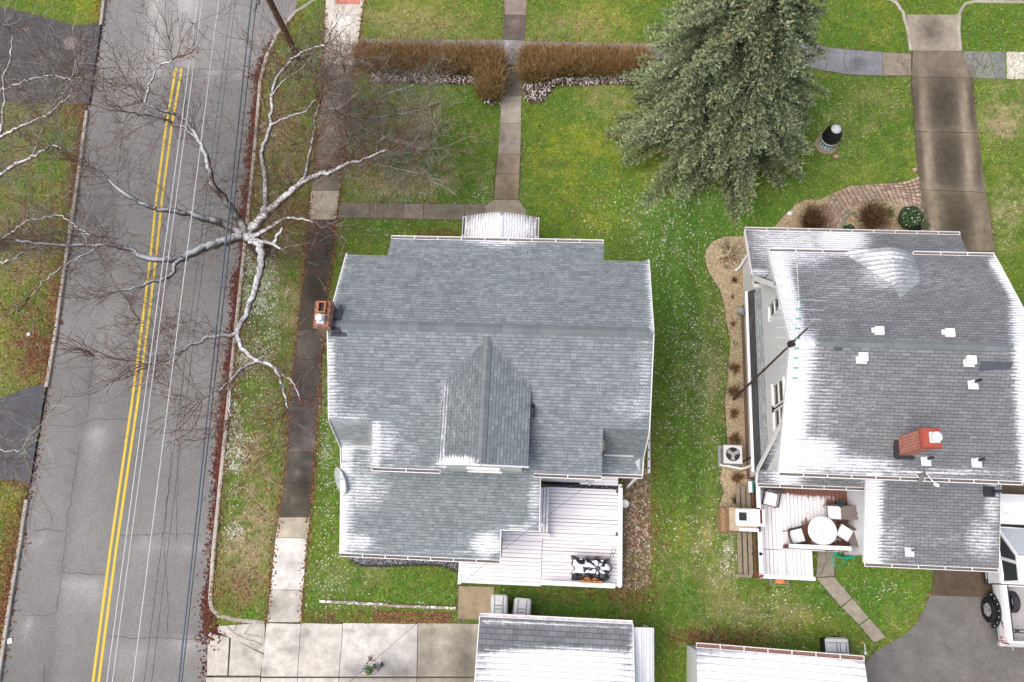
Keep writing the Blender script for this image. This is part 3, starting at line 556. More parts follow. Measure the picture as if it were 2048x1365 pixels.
# the drift of wet red leaves in the gutter of the right-hand kerb
Rl = np.array(ROAD_R[3:-1]); Ls = np.r_[0, np.cumsum(np.linalg.norm(np.diff(Rl, axis=0), axis=1))]; s_ = rng.uniform(0, Ls[-1], 26000); G_ = np.c_[np.interp(s_, Ls, Rl[:, 0]), np.interp(s_, Ls, Rl[:, 1])]
pg = proj(np.c_[G_, np.zeros(len(G_))]); amt_ = np.interp(pg[:, 1], [60, 130, 180, 900, 980, 1060, 1180, 1225, 1262, 1275], [0, .5, 1, .9, .75, .3, .35, 1, 1, 0])*(.35+.9*vnoise(G_, .8, 51)); kk = rng.random(len(G_)) < amt_; G_ = G_[kk]
G_[:, 0] -= np.abs(rng.normal(0, .17, len(G_)))*(.5+vnoise(G_, .5, 52))-.06
P = np.concatenate([P, G_]); cl = np.concatenate([cl, np.array([(.085, .026, .022), (.06, .018, .018), (.12, .04, .03), (.16, .07, .04)])[rng.integers(4, size=len(G_))]*(.7+.6*rng.random((len(G_), 1)))]); inr = np.concatenate([inr, np.ones(len(G_), bool)])
V, F, cc = blades(P, cl, .075, .06, .012, .035, True); V[:, 2] += np.repeat(np.where(inr, ROADZ, .012), 4)
o = fast('fallen_leaves', V, F, M_BLADE, cc); o['kind'] = 'stuff'
Pd = rng.uniform(np.min(xy(LEFT_DRIVE1), 0), np.max(xy(LEFT_DRIVE1), 0), (9000, 2)); Pd = Pd[inpoly(Pd, xy(LEFT_DRIVE1))]; pd = proj(np.c_[Pd, np.zeros(len(Pd))]); kk = rng.random(len(Pd)) < np.clip(.12+.8*field(pd, [(170, 170, 60, 40, .9), (60, 190, 80, 25, .5), (150, 110, 30, 60, .4), (170, 90, 14, 30, .6)]), 0, 1); Pd = Pd[kk]
V, F, cc = blades(Pd, np.array([(.16, .12, .11), (.24, .2, .18), (.12, .075, .06), (.3, .28, .26)])[rng.integers(4, size=len(Pd))], .09, .022, .015, .03, True); V[:, 2] += .012
o = fast('fallen_debris', V, F, M_BLADE, cc); o['kind'] = 'stuff'
# loose stones on the gravel beds
def stones(poly, n, col, r):
    P = rng.uniform(np.min(xy(poly), 0), np.max(xy(poly), 0), (n, 2)); P = P[inpoly(P, xy(poly))]
    bi = inpoly(P, xy(BRICK_OUT+BRICK_IN[::-1])); P = P[~bi]
    c = np.array(col)*(.5+.9*rng.random((len(P), 1))); return blades(P, c, r, r, .012, .035, True)
parts = [stones(GRAV1, 16000, (.44, .36, .24), .045), stones(GRAV2, 9000, (.42, .34, .22), .045)]
Vs = np.concatenate([p[0] for p in parts]); n4 = len(Vs)//4
Vs[:, 2] += .012
o = fast('gravel', Vs, np.arange(4*n4).reshape(n4, 4), M_BLADE, np.concatenate([p[2] for p in parts])); o['kind'] = 'stuff'
# ---------------------------------------------------------------- roofs
SNOWMAP = [  # thin snow left on the roofs, by place on the photograph: ('s', x0, y0, x1, y1, width, amount) strip | ('b', x, y, rx, ry, amount) patch
    ('s', 693, 507, 664, 615, 9, .75), ('s', 657, 690, 662, 832, 16, 1.0), ('s', 660, 780, 664, 835, 45, .75), ('b', 700, 838, 50, 18, .75), ('b', 700, 800, 110, 50, .42), ('s', 752, 850, 750, 930, 16, 1.0), ('b', 770, 885, 40, 55, .72), ('b', 800, 905, 55, 34, .52), ('b', 790, 850, 70, 20, .4), ('b', 925, 830, 36, 100, .36),
    ('s', 690, 900, 680, 1105, 26, 1.1), ('b', 720, 980, 70, 60, .75), ('b', 712, 1085, 50, 24, .9), ('b', 730, 925, 50, 22, .6), ('s', 686, 895, 742, 897, 7, 1.1), ('b', 975, 1090, 45, 34, 1.0), ('b', 1070, 1000, 20, 70, .75), ('b', 1040, 1055, 60, 12, .7), ('s', 690, 1100, 990, 1108, 8, .55),
    ('s', 1295, 530, 1306, 660, 9, .9), ('b', 1270, 815, 60, 40, .6), ('b', 1290, 740, 20, 90, .6), ('b', 1300, 655, 10, 10, .8), ('s', 800, 498, 1120, 508, 14, .42), ('s', 785, 483, 1200, 495, 6, .4), ('b', 800, 800, 90, 40, .3),
    ('s', 890, 768, 882, 925, 7, .9), ('b', 915, 925, 50, 16, 1.2), ('s', 973, 680, 968, 720, 5, .9), ('s', 968, 700, 962, 900, 4, .55), ('s', 745, 935, 900, 945, 7, .6), ('b', 900, 800, 20, 60, .25),
    ('b', 1000, 458, 90, 40, 1.3), ('s', 1210, 942, 1280, 948, 5, .9),
    ('b', 1115, 1320, 200, 26, 1.5), ('b', 1115, 1352, 200, 45, 1.5), ('s', 965, 1243, 1262, 1254, 6, 1.0), ('b', 1115, 1400, 200, 60, 1.5), ('b', 1550, 1370, 260, 80, 1.6), ('b', 1288, 1320, 30, 100, 1.5),
    # neighbour
    ('s', 1555, 510, 1595, 680, 26, 1.35), ('s', 1598, 690, 1575, 945, 44, 1.3), ('b', 1700, 570, 130, 80, .48), ('b', 1650, 640, 90, 40, .35), ('b', 1900, 560, 130, 50, .40), ('b', 1640, 800, 70, 130, .55), ('b', 1690, 790, 130, 130, .36), ('b', 1620, 910, 80, 45, 1.2), ('b', 1700, 930, 110, 22, 1.0), ('b', 1850, 945, 240, 10, .85), ('s', 2040, 610, 2060, 960, 26, 1.2), ('s', 1990, 525, 2045, 615, 16, 1.2), ('s', 1545, 506, 1700, 512, 10, .7), ('b', 1640, 525, 90, 16, .4), ('b', 1765, 545, 60, 50, .8), ('b', 1765, 512, 60, 14, 1.0), ('s', 1800, 695, 1600, 690, 10, .35),
    ('b', 1590, 490, 110, 60, .95), ('b', 1680, 480, 70, 40, 1.2), ('b', 1860, 478, 60, 12, .25), ('b', 1530, 470, 40, 20, .8), ('b', 1520, 545, 30, 12, .9),
    ('s', 1747, 960, 1742, 1128, 24, 1.3), ('b', 1780, 1080, 40, 50, .6), ('b', 1965, 1080, 45, 50, .75), ('b', 1985, 1010, 22, 60, .8), ('b', 1850, 1080, 120, 20, .4), ('b', 1745, 1115, 40, 20, .9), ('s', 1522, 950, 1700, 954, 7, .7)]
def snowat(P):
    px = proj(P); r = np.zeros(len(px))
    for q in SNOWMAP:
        if q[0] == 's':
            d = dline(px, [(q[1], q[2]), (q[3], q[4])]); r = np.maximum(r, q[6]*np.exp(-(d/q[5])**2))
        else: r = np.maximum(r, q[5]*np.exp(-(((px[:, 0]-q[1])/q[3])**2+((px[:, 1]-q[2])/q[4])**2)**1.5))
    return r
def roof(name, polys, mat, parent, udir=(1, 0, 0), o=None, th=.07, res=.16):
    """sloping roof plane(s): gridded top with UV in metres (u along the eave, v up the slope) and a snow value per point"""
    off = Vector(parent['_w']); bm = bmesh.new(); sl = bm.verts.layers.float.new('snow'); uvl = bm.loops.layers.uv.new('UVMap')
    u = Vector(udir).normalized()
    for poly in polys:
        poly = [Vector(p) for p in poly]; o_ = Vector(o) if o is not None else poly[0]
        nrm = Vector((0, 0, 0))
        for i in range(1, len(poly)-1): nrm += (poly[i]-poly[0]).cross(poly[i+1]-poly[0])
        nrm.normalize()
        if nrm.z < 0: nrm = -nrm; poly = poly[::-1]
        U = (u-nrm*u.dot(nrm)).normalized(); Vv = nrm.cross(U)
        a = [(p-o_).dot(U) for p in poly]; b = [(p-o_).dot(Vv) for p in poly]
        nu, nv = max(1, int((max(a)-min(a))/res)), max(1, int((max(b)-min(b))/res))
        cen = poly[0]; base = o_+nrm*((cen-o_).dot(nrm))
        vs = [[bm.verts.new(base+U*(min(a)+(max(a)-min(a))*i/nu)+Vv*(min(b)+(max(b)-min(b))*j/nv)) for j in range(nv+1)] for i in range(nu+1)]
        fs = [bm.faces.new((vs[i][j], vs[i+1][j], vs[i+1][j+1], vs[i][j+1])) for i in range(nu) for j in range(nv)]
        if len(poly) != 4 or True:
            for i in range(len(poly)):
                p, q = poly[i], poly[(i+1) % len(poly)]; outn = (q-p).cross(nrm).normalized()
                g = [f for f in fs if f.is_valid]; geom = set(g)
                for f in g: geom.update(f.verts); geom.update(f.edges)
                r = bmesh.ops.bisect_plane(bm, geom=list(geom), plane_co=p, plane_no=outn, clear_outer=True, dist=1e-5)
                fs = [x for x in r['geom'] if isinstance(x, bmesh.types.BMFace) and x.is_valid]
        top = fs
        edges = [e for f in top for e in f.edges if len(e.link_faces) == 1]; edges = list(set(edges)); low = {}
        for e in edges:
            for v in e.verts:
                if v not in low: low[v] = bm.verts.new(v.co-nrm*th)
        for f in top:
            for l in f.loops: d = l.vert.co-o_; l[uvl].uv = (d.dot(U)+50, d.dot(Vv)+50)
        for e in edges:
            a_, b_ = e.verts; f = bm.faces.new((a_, b_, low[b_], low[a_]))
            for l in f.loops: d = l.vert.co-o_; l[uvl].uv = (d.dot(U)+50, d.dot(Vv)+50)
        bv = [bm.verts.new(p-nrm*th) for p in poly]; bm.faces.new(bv[::-1])
    bm.verts.ensure_lookup_table(); sn = snowat(np.array([v.co[:] for v in bm.verts]))
    for v, s in zip(bm.verts, sn): v[sl] = float(s)
    for v in bm.verts: v.co -= off
    bmesh.ops.recalc_face_normals(bm, faces=bm.faces)
    me = bpy.data.meshes.new(name); bm.to_mesh(me); bm.free(); me.materials.append(mat)
    ob = bpy.data.objects.new(name, me); C.objects.link(ob); ob.parent = parent; ob['_w'] = tuple(off); return ob
M_SH1 = shingles('shingle_slate_grey', (.245, .285, .300), (.192, .222, .237), (.10, .115, .125), .215, .110, .007, .1, 1.2, True)
M_SH1D = shingles('shingle_slate_dark', (.195, .22, .23), (.15, .17, .18), (.06, .068, .075), .215, .110, .007, .1, 1.0)  # darker copy of the slate shingle, for the gabled dormer's west slope only
M_CAPA = None
M_SH2 = shingles('shingle_three_tab', (.225, .236, .248), (.172, .181, .193), (.05, .055, .062), .275, .112, .008, 0, .6)
M_SH3 = shingles('shingle_pale', (.36, .39, .40), (.30, .33, .345), (.16, .175, .18), .275, .112, .008)
M_SHW = shingles('shingle_shed', (.20, .22, .235), (.15, .165, .18), (.07, .08, .085), .305, .19, .009)
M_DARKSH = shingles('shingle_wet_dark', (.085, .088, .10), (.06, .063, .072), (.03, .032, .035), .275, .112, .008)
M_WHITE = plain('white_paint', (.78, .79, .80), .5, .3, .05)
M_TRIM = plain('trim_white', (.80, .80, .80), .45, .35, .06)
M_GUT = plain('gutter_inside', (.16, .145, .14), .8, .2, .5, 14)
M_DARK = plain('dark_metal', (.03, .03, .035), .5, .4, .2)
M_BLACK = plain('black_plastic', (.015, .015, .017), .45, .4, .2)
M_GLASS = plain('window_glass', (.03, .035, .042), .08, .6, .15)
M_GREY = plain('grey_metal', (.33, .34, .35), .5, .4, .15)
def siding(name, c, step=.11):
    t = NT(name, .5, .3); s = t.n('ShaderNodeSeparateXYZ', Vector=t.pos()); f = t.math('FRACT', t.math('DIVIDE', s.outputs[2], step))
    t.bump(f, .6, .02); return t.out(t.mix(t.ramp(f, .12, .0), c, tuple(.55*x for x in c)))
M_SIDE = siding('white_siding', (.86, .87, .88)); M_SIDE1 = siding('pale_siding', (.74, .75, .74))
def brickmat(name, c1, c2, mo, snow=0, bw=.21, rh=.075):
    t = NT(name, .9, .2); g = t.t.nodes.new('ShaderNodeNewGeometry'); sp = t.n('ShaderNodeSeparateXYZ', Vector=g.outputs['Position'])
    cb = t.n('ShaderNodeCombineXYZ', X=t.math('ADD', sp.outputs[0], sp.outputs[1]), Y=sp.outputs[2])
    b = t.n('ShaderNodeTexBrick', Vector=cb.outputs[0], Color1=c1, Color2=c2, Mortar=mo, Scale=1.0); b.inputs['Mortar Size'].default_value = .012
    b.inputs['Brick Width'].default_value = bw; b.inputs['Row Height'].default_value = rh
    n = t.noise(t.pos(), 9, 5); v = t.n('ShaderNodeVectorMath', _operation='SCALE'); t.set(v.inputs[0], b.outputs[0]); t.set(v.inputs['Scale'], t.math('ADD', n, .5)); c = v.outputs[0]
    if snow: c = t.mix(t.math('MULTIPLY', t.ramp(t.nz(), .6, .8), t.ramp(t.math('ADD', t.noise(t.pos(), 5, 4), snow), .7, .85)), c, SNOW)
    return t.out(c)
M_CHIM = brickmat('old_brick', (.30, .13, .085), (.22, .10, .07), (.40, .33, .28))
M_CHIM2 = brickmat('painted_brick', (.40, .075, .05), (.33, .06, .042), (.55, .40, .33), 0, .19, .085)
M_FIRE = brickmat('tan_brick', (.36, .20, .10), (.28, .16, .085), (.42, .34, .24), .0, .2, .06)
M_BASE = brickmat('base_brick', (.22, .12, .09), (.17, .09, .07), (.3, .27, .24))
M_CLAY = plain('clay_flue', (.48, .22, .11), .8, .2, .25)
M_ALU = plain('white_enamel', (.76, .77, .78), .45, .4, .06)
M_SNOWTOP = plain('snow_cap', SNOW, .6, .3, .04)
def gutter(parent, a, b, out, name='gutter', w=.12, fill=M_GUT, straps=.75):
    """open gutter along the eave a-b, hanging on the side 'out'"""
    a, b, out = Vector(a), Vector(b), Vector(out).normalized(); mb = MB(); d = (b-a).normalized(); dn = Vector((0, 0, -1))
    for (o0, z0, ww, hh, m) in ((.012, -.06, .02, .10, 0), (w, -.045, .022, .115, 0), (w/2, -.105, w, .012, 0), (w/2, -.082, w-.03, .02, 1)):
        mb.bar(a+out*o0+Vector((0, 0, z0)), b+out*o0+Vector((0, 0, z0)), ww, hh, m)
    for e in (a, b): mb.bar(e+Vector((0, 0, -.05))-out*0, e+out*w+Vector((0, 0, -.05)), .012, .10, 0)
    n = int((b-a).length/straps)
    for i in range(1, n):
        p = a+(b-a)*i/n; mb.bar(p+Vector((0, 0, .008)), p+out*w+Vector((0, 0, .008)), .03, .006, 0)
    return mb.build(name, [M_TRIM, fill], parent)
t = NT('cap_shingle', .85, .2); _n = t.noise(t.pos(), 30, 3); _c = t.n('ShaderNodeVectorMath', _operation='SCALE'); _q = t.n('ShaderNodeVectorMath', _operation='FLOOR'); t.set(_q.inputs[0], t.pos((3.33, 3.33, .01))); _w = t.n('ShaderNodeTexWhiteNoise', Vector=_q.outputs[0]); t.set(_c.inputs[0], (.165, .187, .197)); t.set(_c.inputs['Scale'], t.math('ADD', t.math('MULTIPLY', _w.outputs[0], .22), t.math('MULTIPLY_ADD', _n, .5, .62))); M_CAP1 = t.out(t.mix(t.ramp(t.math('ADD', t.attr('snow'), t.math('SUBTRACT', t.noise(t.pos(), 6, 4), .5)), .5, .9), _c.outputs[0], SNOW))
def ridgecap(parent, a, b, na, nb, w, mat, seg=.3):
    """overlapping cap shingles along a ridge; na/nb = downslope directions on the two sides"""
    a, b = Vector(a), Vector(b); na, nb = Vector(na).normalized(), Vector(nb).normalized(); bm = bmesh.new(); sl = bm.verts.layers.float.new('snow'); uvl = bm.loops.layers.uv.new('UVMap')
    off = Vector(parent['_w']); n = max(1, int((b-a).length/seg)); up = Vector((0, 0, 1))
    for i in range(n):
        p, q = a+(b-a)*i/n, a+(b-a)*(i+1.12)/n; k0, k1 = .012, .028
        pts = [[c+na*w+up*kk, c+up*(kk+.012), c+nb*w+up*kk] for c, kk in ((p, k0), (q, k1))]
        vs = [[bm.verts.new(x) for x in r] for r in pts]
        for j in range(2):
            f = bm.faces.new((vs[0][j], vs[0][j+1], vs[1][j+1], vs[1][j]))
            for l, (x, y) in zip(f.loops, ((0, j), (0, j+1), (1, j+1), (1, j))): l[uvl].uv = (.02+i*.3+(y-.5)*.01, .02+.09*x+.142*(i % 5))
        for r0, r1 in ((vs[1][0], vs[1][1]), (vs[1][1], vs[1][2])):
            pass
    sn = snowat(np.array([v.co[:] for v in bm.verts]))
    for v, s in zip(bm.verts, sn): v[sl] = float(s)*.9
    for v in bm.verts: v.co -= off
    me = bpy.data.meshes.new('ridge_cap'); bm.to_mesh(me); bm.free(); me.materials.append(mat)
    o = bpy.data.objects.new('ridge_cap', me); C.objects.link(o); o.parent = parent; return o
def window(parent, c, w, h, nrm, name='window', bars=True):
    """sash window on a wall; c = centre on the wall face, nrm = outward (x or y axis)"""
    c = Vector(c); nrm = Vector(nrm); s = Vector((-nrm.y, nrm.x, 0)); up = Vector((0, 0, 1)); mb = MB()
    fw = .07
    for q0, q1, ww, hh in ((c-s*w/2-up*h/2, c-s*w/2+up*h/2, fw, .06), (c+s*w/2-up*h/2, c+s*w/2+up*h/2, fw, .06)): mb.bar(q0+nrm*.02, q1+nrm*.02, ww, hh, 0, s)
    for z in (-h/2, 0, h/2): mb.bar(c-s*(w/2+.03)+up*z+nrm*.022, c+s*(w/2+.03)+up*z+nrm*.022, .05 if z == 0 else .075, fw, 0)
    mb.bar(c-s*(w/2+.06)-up*(h/2+.05)+nrm*.04, c+s*(w/2+.06)-up*(h/2+.05)+nrm*.04, .09, .04, 0)
    f = mb.build(name, [M_TRIM], parent)
    pn = MB(); pn.bar(c-s*(w/2-.03)+nrm*.008, c+s*(w/2-.03)+nrm*.008, .012, h-.06, 0); pn.build('pane', [M_GLASS], f)
    return f
def prof_wall(mb, prof, x0, x1, m=0):
    """solid body with profile (y, z) between x0 and x1"""
    mb.loft([[(x, y, z) for y, z in prof] for x in (x0, x1)], m)

# ---------------------------------------------------------------- the grey house in the middle
XL, XR, YR, ZR = -7.40, 2.91, 7.07, 8.0
SLP = .44
def zs(y): return ZR-SLP*abs(y-YR)
H1 = thing('grey_roof_house', 'large house with mostly clean slate grey roof and brick chimney at its left gable', 'house', (-2.2, 6.8, 0))
mb = MB()
prof_wall(mb, [(3.45, -.2), (10.65, -.2), (10.65, 4.75), (10.0, 6.3), (YR, 7.75), (4.2, 6.3), (3.45, 4.75)], XL+.32, XR-.32)
mb.build('wall', M_SIDE1, H1)
mb = MB(); prof_wall(mb, [(3.07, -.2), (3.44, -.2), (3.44, 4.6), (3.07, 4.6)], -5.7, 1.2); mb.build('rear_wall', M_SIDE1, H1)
mb = MB(); prof_wall(mb, [(3.07, 4.6), (4.6, 4.6), (4.6, 6.65), (3.07, 6.0)], -5.7, 1.2); mb.build('dormer_wall', M_SIDE1, H1); mb = MB(); prof_wall(mb, [(9.6, 4.6), (10.4, 4.6), (10.4, 6.25), (9.6, 6.6)], -5.7, 1.15); mb.build('dormer_wall', M_SIDE1, H1)
YB = 4.22; YBN = 9.92
E_S, E_N = 2.78, 10.68
o1 = (XL, YR, ZR)
roof('roof', [[(XL, YR, ZR), (XL, YB, zs(YB)), (XR, YB, zs(YB)), (XR, YR, ZR)], [(-5.98, YB, zs(YB)), (-5.98, E_S, zs(E_S)), (1.47, E_S, zs(E_S)), (1.47, YB, zs(YB))]], M_SH1, H1, o=o1)
rn = roof('roof', [[(XL, YR, ZR), (XL, YBN, zs(YBN)), (XR, YBN, zs(YBN)), (XR, YR, ZR)], [(-5.97, YBN, zs(YBN)), (-5.97, E_N, zs(E_N)), (1.41, E_N, zs(E_N)), (1.41, YBN, zs(YBN))]], M_SH1, H1, udir=(-1, 0, 0), o=(XR, YR, ZR))
ridgecap(H1, (XR, YR, ZR), (XL, YR, ZR), (0, 1, -SLP), (0, -1, -SLP), .19, M_CAP1)
FS = (3.58, 5.0); FE = (3.02, 4.72)
zb = zs(YB)-.03
for x0, x1 in ((XL+.02, -5.72), (1.22, XR-.02)):
    roof('steep_roof', [[(x0, YB, zb), (x0, FS[0], FS[1]), (x1, FS[0], FS[1]), (x1, YB, zb)]], M_SH3 if x0 < 0 else M_SH1, H1)
    roof('flare_roof', [[(x0, FS[0], FS[1]), (x0, FE[0] if x0 > 0 else FE[0]+.1, FE[1] if x0 > 0 else FE[1]+.02), (x1, FE[0] if x0 > 0 else FE[0]+.1, FE[1] if x0 > 0 else FE[1]+.02), (x1, FS[0], FS[1])]], M_SH1, H1)
    zbn = zs(YBN)-.03
    roof('steep_roof', [[(x0, YBN, zbn), (x0, 10.55, 5.0), (x1, 10.55, 5.0), (x1, YBN, zbn)]], M_SH1, H1, udir=(-1, 0, 0))
for x, sx in ((XL+.0, -1), (XR, 1)):   # rake boards on both gables
    mb = MB()
    pts = [(YBN, zs(YBN)), (YR, ZR), (YB, zs(YB)), FS, FE]
    for p, q in zip(pts[:-1], pts[1:]): mb.bar((x+.02*sx, p[0], p[1]-.10), (x+.02*sx, q[0], q[1]-.10), .03, .18, 0)
    mb.bar((x+.02*sx, YBN, zs(YBN)-.1), (x+.02*sx, 10.55, 4.9), .03, .18, 0)
    mb.build('rake_board', M_TRIM, H1)
gutter(H1, (-5.98, E_S, zs(E_S)), (-3.75, E_S, zs(E_S)), (0, -1, 0)); gutter(H1, (-.7, E_S, zs(E_S)), (1.47, E_S, zs(E_S)), (0, -1, 0))
gutter(H1, (-5.97, E_N, zs(E_N)), (1.41, E_N, zs(E_N)), (0, 1, 0)); gutter(H1, (1.5, FE[0], FE[1]), (XR, FE[0], FE[1]), (0, -1, 0))
mb = MB(); mb.prism([(XR+.005, 3.0, 4.62), (XR+.005, 3.62, 4.9), (XR-.28, 3.4, 5.1)], (0, 0, -.05)); mb.build('cornice_return', M_TRIM, H1)
# gabled dormer on the rear slope
DZ, DX, DE = 7.88, -2.27, 7.27
dl, dr = -3.68, -.86; fy = 2.86
yv = lambda z: YR-(ZR-z)/SLP
roof('dormer_roof', [[(DX, yv(DZ), DZ), (dl, yv(DE), DE), (dl, fy, DE), (DX, fy-.06, DZ)]], M_SH1D, H1, udir=(0, 1, 0), o=(dl, fy, DE))
roof('dormer_roof', [[(DX, yv(DZ), DZ), (dr, yv(DE), DE), (dr, fy, DE), (DX, fy-.06, DZ)]], M_SH1, H1, udir=(0, -1, 0), o=(dr, fy, DE))
ridgecap(H1, (DX, fy-.02, DZ), (DX, yv(DZ)-.02, DZ), (-1, 0, -.43), (1, 0, -.43), .15, M_CAP1)
mb = MB(); mb.loft([[(dl+.22, y, 5.7), (dr-.22, y, 5.7), (dr-.22, y, DE-.02), (DX, y, DZ-.12), (dl+.22, y, DE-.02)] for y in (2.80, 5.6)])
gw = mb.build('dormer_gable', M_SIDE1, H1); 
mb = MB(); mb.bar((dl, fy-.02, DE-.1), (DX, fy-.08, DZ-.1), .04, .17); mb.bar((DX, fy-.08, DZ-.1), (dr, fy-.02, DE-.1), .04, .17); mb.build('dormer_trim', M_TRIM, H1)
window(H1, (DX, 2.80, 6.62), 1.0, .6, (0, -1, 0)); window(H1, (.35, 3.07, 5.2), 1.0, 1.3, (0, -1, 0)); window(H1, (-4.6, 3.07, 5.3), 1.0, 1.0, (0, -1, 0)); window(H1, (-5, 10.65, 2), 1, 1.4, (0, 1, 0)); window(H1, (.5, 10.65, 2), 1, 1.4, (0, 1, 0))
window(H1, (XR-.32, 6, 5.6), 1, 1.4, (1, 0, 0)); window(H1, (XR-.32, 8.4, 2.2), 1, 1.4, (1, 0, 0)); window(H1, (XL+.32, 5.2, 5.6), 1, 1.4, (-1, 0, 0)); window(H1, (XL+.32, 9, 2.2), 1, 1.4, (-1, 0, 0))
# front porch with a small gable roof
mb = MB(); zp = 2.72
roof('porch_roof', [[(-2.48, 13.32, 3.12), (-3.88, 13.3, zp), (-3.88, 10.67, zp), (-2.48, 10.67, 3.12)]], M_SH2, H1, udir=(0, -1, 0)); roof('porch_roof', [[(-2.48, 13.32, 3.12), (-1.08, 13.3, zp), (-1.08, 10.67, zp), (-2.48, 10.67, 3.12)]], M_SH2, H1, udir=(0, 1, 0))
gutter(H1, (-3.88, 13.25, zp), (-3.88, 10.8, zp), (-1, 0, 0)); gutter(H1, (-1.08, 13.25, zp), (-1.08, 10.8, zp), (1, 0, 0))
for sx in (-3.7, -1.26):
    m2 = MB(); m2.box((sx, 13.1, 1.3), (.13, .13, 2.6)); m2.box((sx, 13.1, .25), (.2, .2, .5)); m2.build('porch_post', M_TRIM, H1)
mb.box((-2.48, 13.15, 2.62), (2.6, .14, .2)); mb.build('porch_beam', M_TRIM, H1); mb = MB(); mb.box((-2.48, 12.0, .15), (2.9, 2.5, .3)); mb.build('porch_floor', M_TRIM, H1)
ridgecap(H1, (-2.48, 13.3, 3.12), (-2.48, 10.68, 3.12), (-1, 0, -.28), (1, 0, -.28), .14, M_CAP1)
# rear addition, one storey
AN, AS, ZA0, ZA1 = 3.56, .04, 4.62, 3.42
za = lambda y: ZA1+(ZA0-ZA1)*(y-AS)/(AN-AS)
roof('addition_roof', [[(-7.47, 1.06, za(1.06)), (-.54, 1.06, za(1.06)), (-.54, 3.05, za(3.05)), (-7.47, 3.05, za(3.05))], [(-7.47, 3.05, za(3.05)), (-5.75, 3.05, za(3.05)), (-5.75, AN, ZA0), (-7.47, AN, ZA0)], [(-7.47, AS, ZA1), (-1.86, AS, ZA1), (-1.86, 1.06, za(1.06)), (-7.47, 1.06, za(1.06))]], M_SH1, H1, o=(-7.47, AS, ZA1))
gutter(H1, (-7.47, AS, ZA1), (-1.86, AS, ZA1), (0, -1, 0))
mb = MB(); prof_wall(mb, [(.38, -.2), (3.4, -.2), (3.4, 4.3), (.38, 3.35)], -7.15, -2.15); prof_wall(mb, [(1.38, -.2), (3.4, -.2), (3.4, 4.2), (1.38, 3.6)], -2.15, -.85); mb.build('addition_wall', M_SIDE1, H1)
mb = MB(); mb.bar((-7.49, AS, ZA1-.1), (-7.49, AN, ZA0-.1), .03, .16); mb.build('rake_board', M_TRIM, H1); mb = MB(); mb.bar((-1.84, AS, ZA1-.1), (-1.84, 1.06, za(1.06)-.1), .03, .16); mb.bar((-1.86, 1.04, za(1.06)-.09), (-.54, 1.04, za(1.06)-.09), .03, .16); mb.bar((-.52, 1.06, za(1.06)-.1), (-.52, 3.05, za(3.05)-.1), .03, .16); mb.build('rake_board', M_TRIM, H1)
window(H1, (-5.5, .38, 2.2), 1.2, 1.2, (0, -1, 0)); window(H1, (-3.2, .38, 2.2), 1.2, 1.2, (0, -1, 0))
# chimney on the west gable
mb = MB(); cx0, cx1, cy0, cy1 = -7.72, -7.24, 6.85, 7.66; ccx, ccy = (cx0+cx1)/2, (cy0+cy1)/2
mb.box((ccx, ccy, 3.6), (.52, .86, 7.6)); mb.box((ccx, ccy, 7.7), (cx1-cx0, cy1-cy0, 1.2)); mb.box((ccx, ccy, 8.28), (.56, .90, .16), bev=.015); mb.box((ccx, ccy, 8.40), (.50, .84, .10), bev=.015)
ch = mb.build('chimney', M_CHIM, H1)
mb = MB(); fy2 = ccy+.18
for dx, dy, w, d in ((-.11, 0, .03, .36), (.11, 0, .03, .36), (0, .165, .19, .03), (0, -.165, .19, .03)): mb.box((ccx+dx, fy2+dy, 8.51), (w, d, .16))
mb.box((ccx, fy2, 8.453), (.19, .30, .01), 1)
mb.build('flue', [M_CLAY, M_BLACK], ch)
mb = MB(); mb.box((ccx, ccy-.2, 8.50), (.24, .30, .14), bev=.02); mb.lathe((ccx, ccy-.2, 8.56), [(.07, 0), (.07, .08), (.13, .09), (.12, .15), (.07, .19), (.01, .20)], 18); mb.build('chimney_cap', M_SNOWTOP, ch)
mb = MB(); mb.box((-7.06, 7.28, 7.93), (.10, .88, .05)); mb.box((-7.05, 6.76, 7.86), (.50, .14, .05)); mb.box((-7.12, 7.02, 7.96), (.24, .5, .04)); mb.build('flashing', plain('lead_flashing', (.035, .037, .05), .5, .4), H1)
# patch of missing shingles by the dormer cheek
mb = MB(); p0 = at(1212, 895, 5.75); mb.box((1.52, 3.86, 5.75), (.10, .42, .5)); mb.build('dormer_cheek', plain('bare_board', (.52, .42, .28), .8, .2, .3), H1)
mb = MB(); mb.box((1.5, 3.62, 5.3), (.16, .2, .36)); mb.build('cheek_flashing', plain('rust_flashing', (.22, .09, .05), .8, .2, .3), H1)
mb = MB(); mb.tube([(1.30, 2.64, 5.95), (1.30, 2.95, 5.7), (1.30, 3.0, .8)], .045, 8); mb.build('downspout', M_TRIM, H1)
mb = MB(); mb.cyl((XR-.1, 3.0, .1), .05, 4.4, 8); mb.build('downspout', M_TRIM, H1)
mb = MB(); b = Vector((-.78, 4.8, zs(4.8))); mb.tube([b, b+Vector((.02, 0, .12)), b+Vector((.03, -.2, .16)), b+Vector((.02, -.36, .03))], .025, 6); mb.ell(b+Vector((0, 0, .05)), .05, .07, .07); mb.build('cable_bracket', M_BLACK, H1)

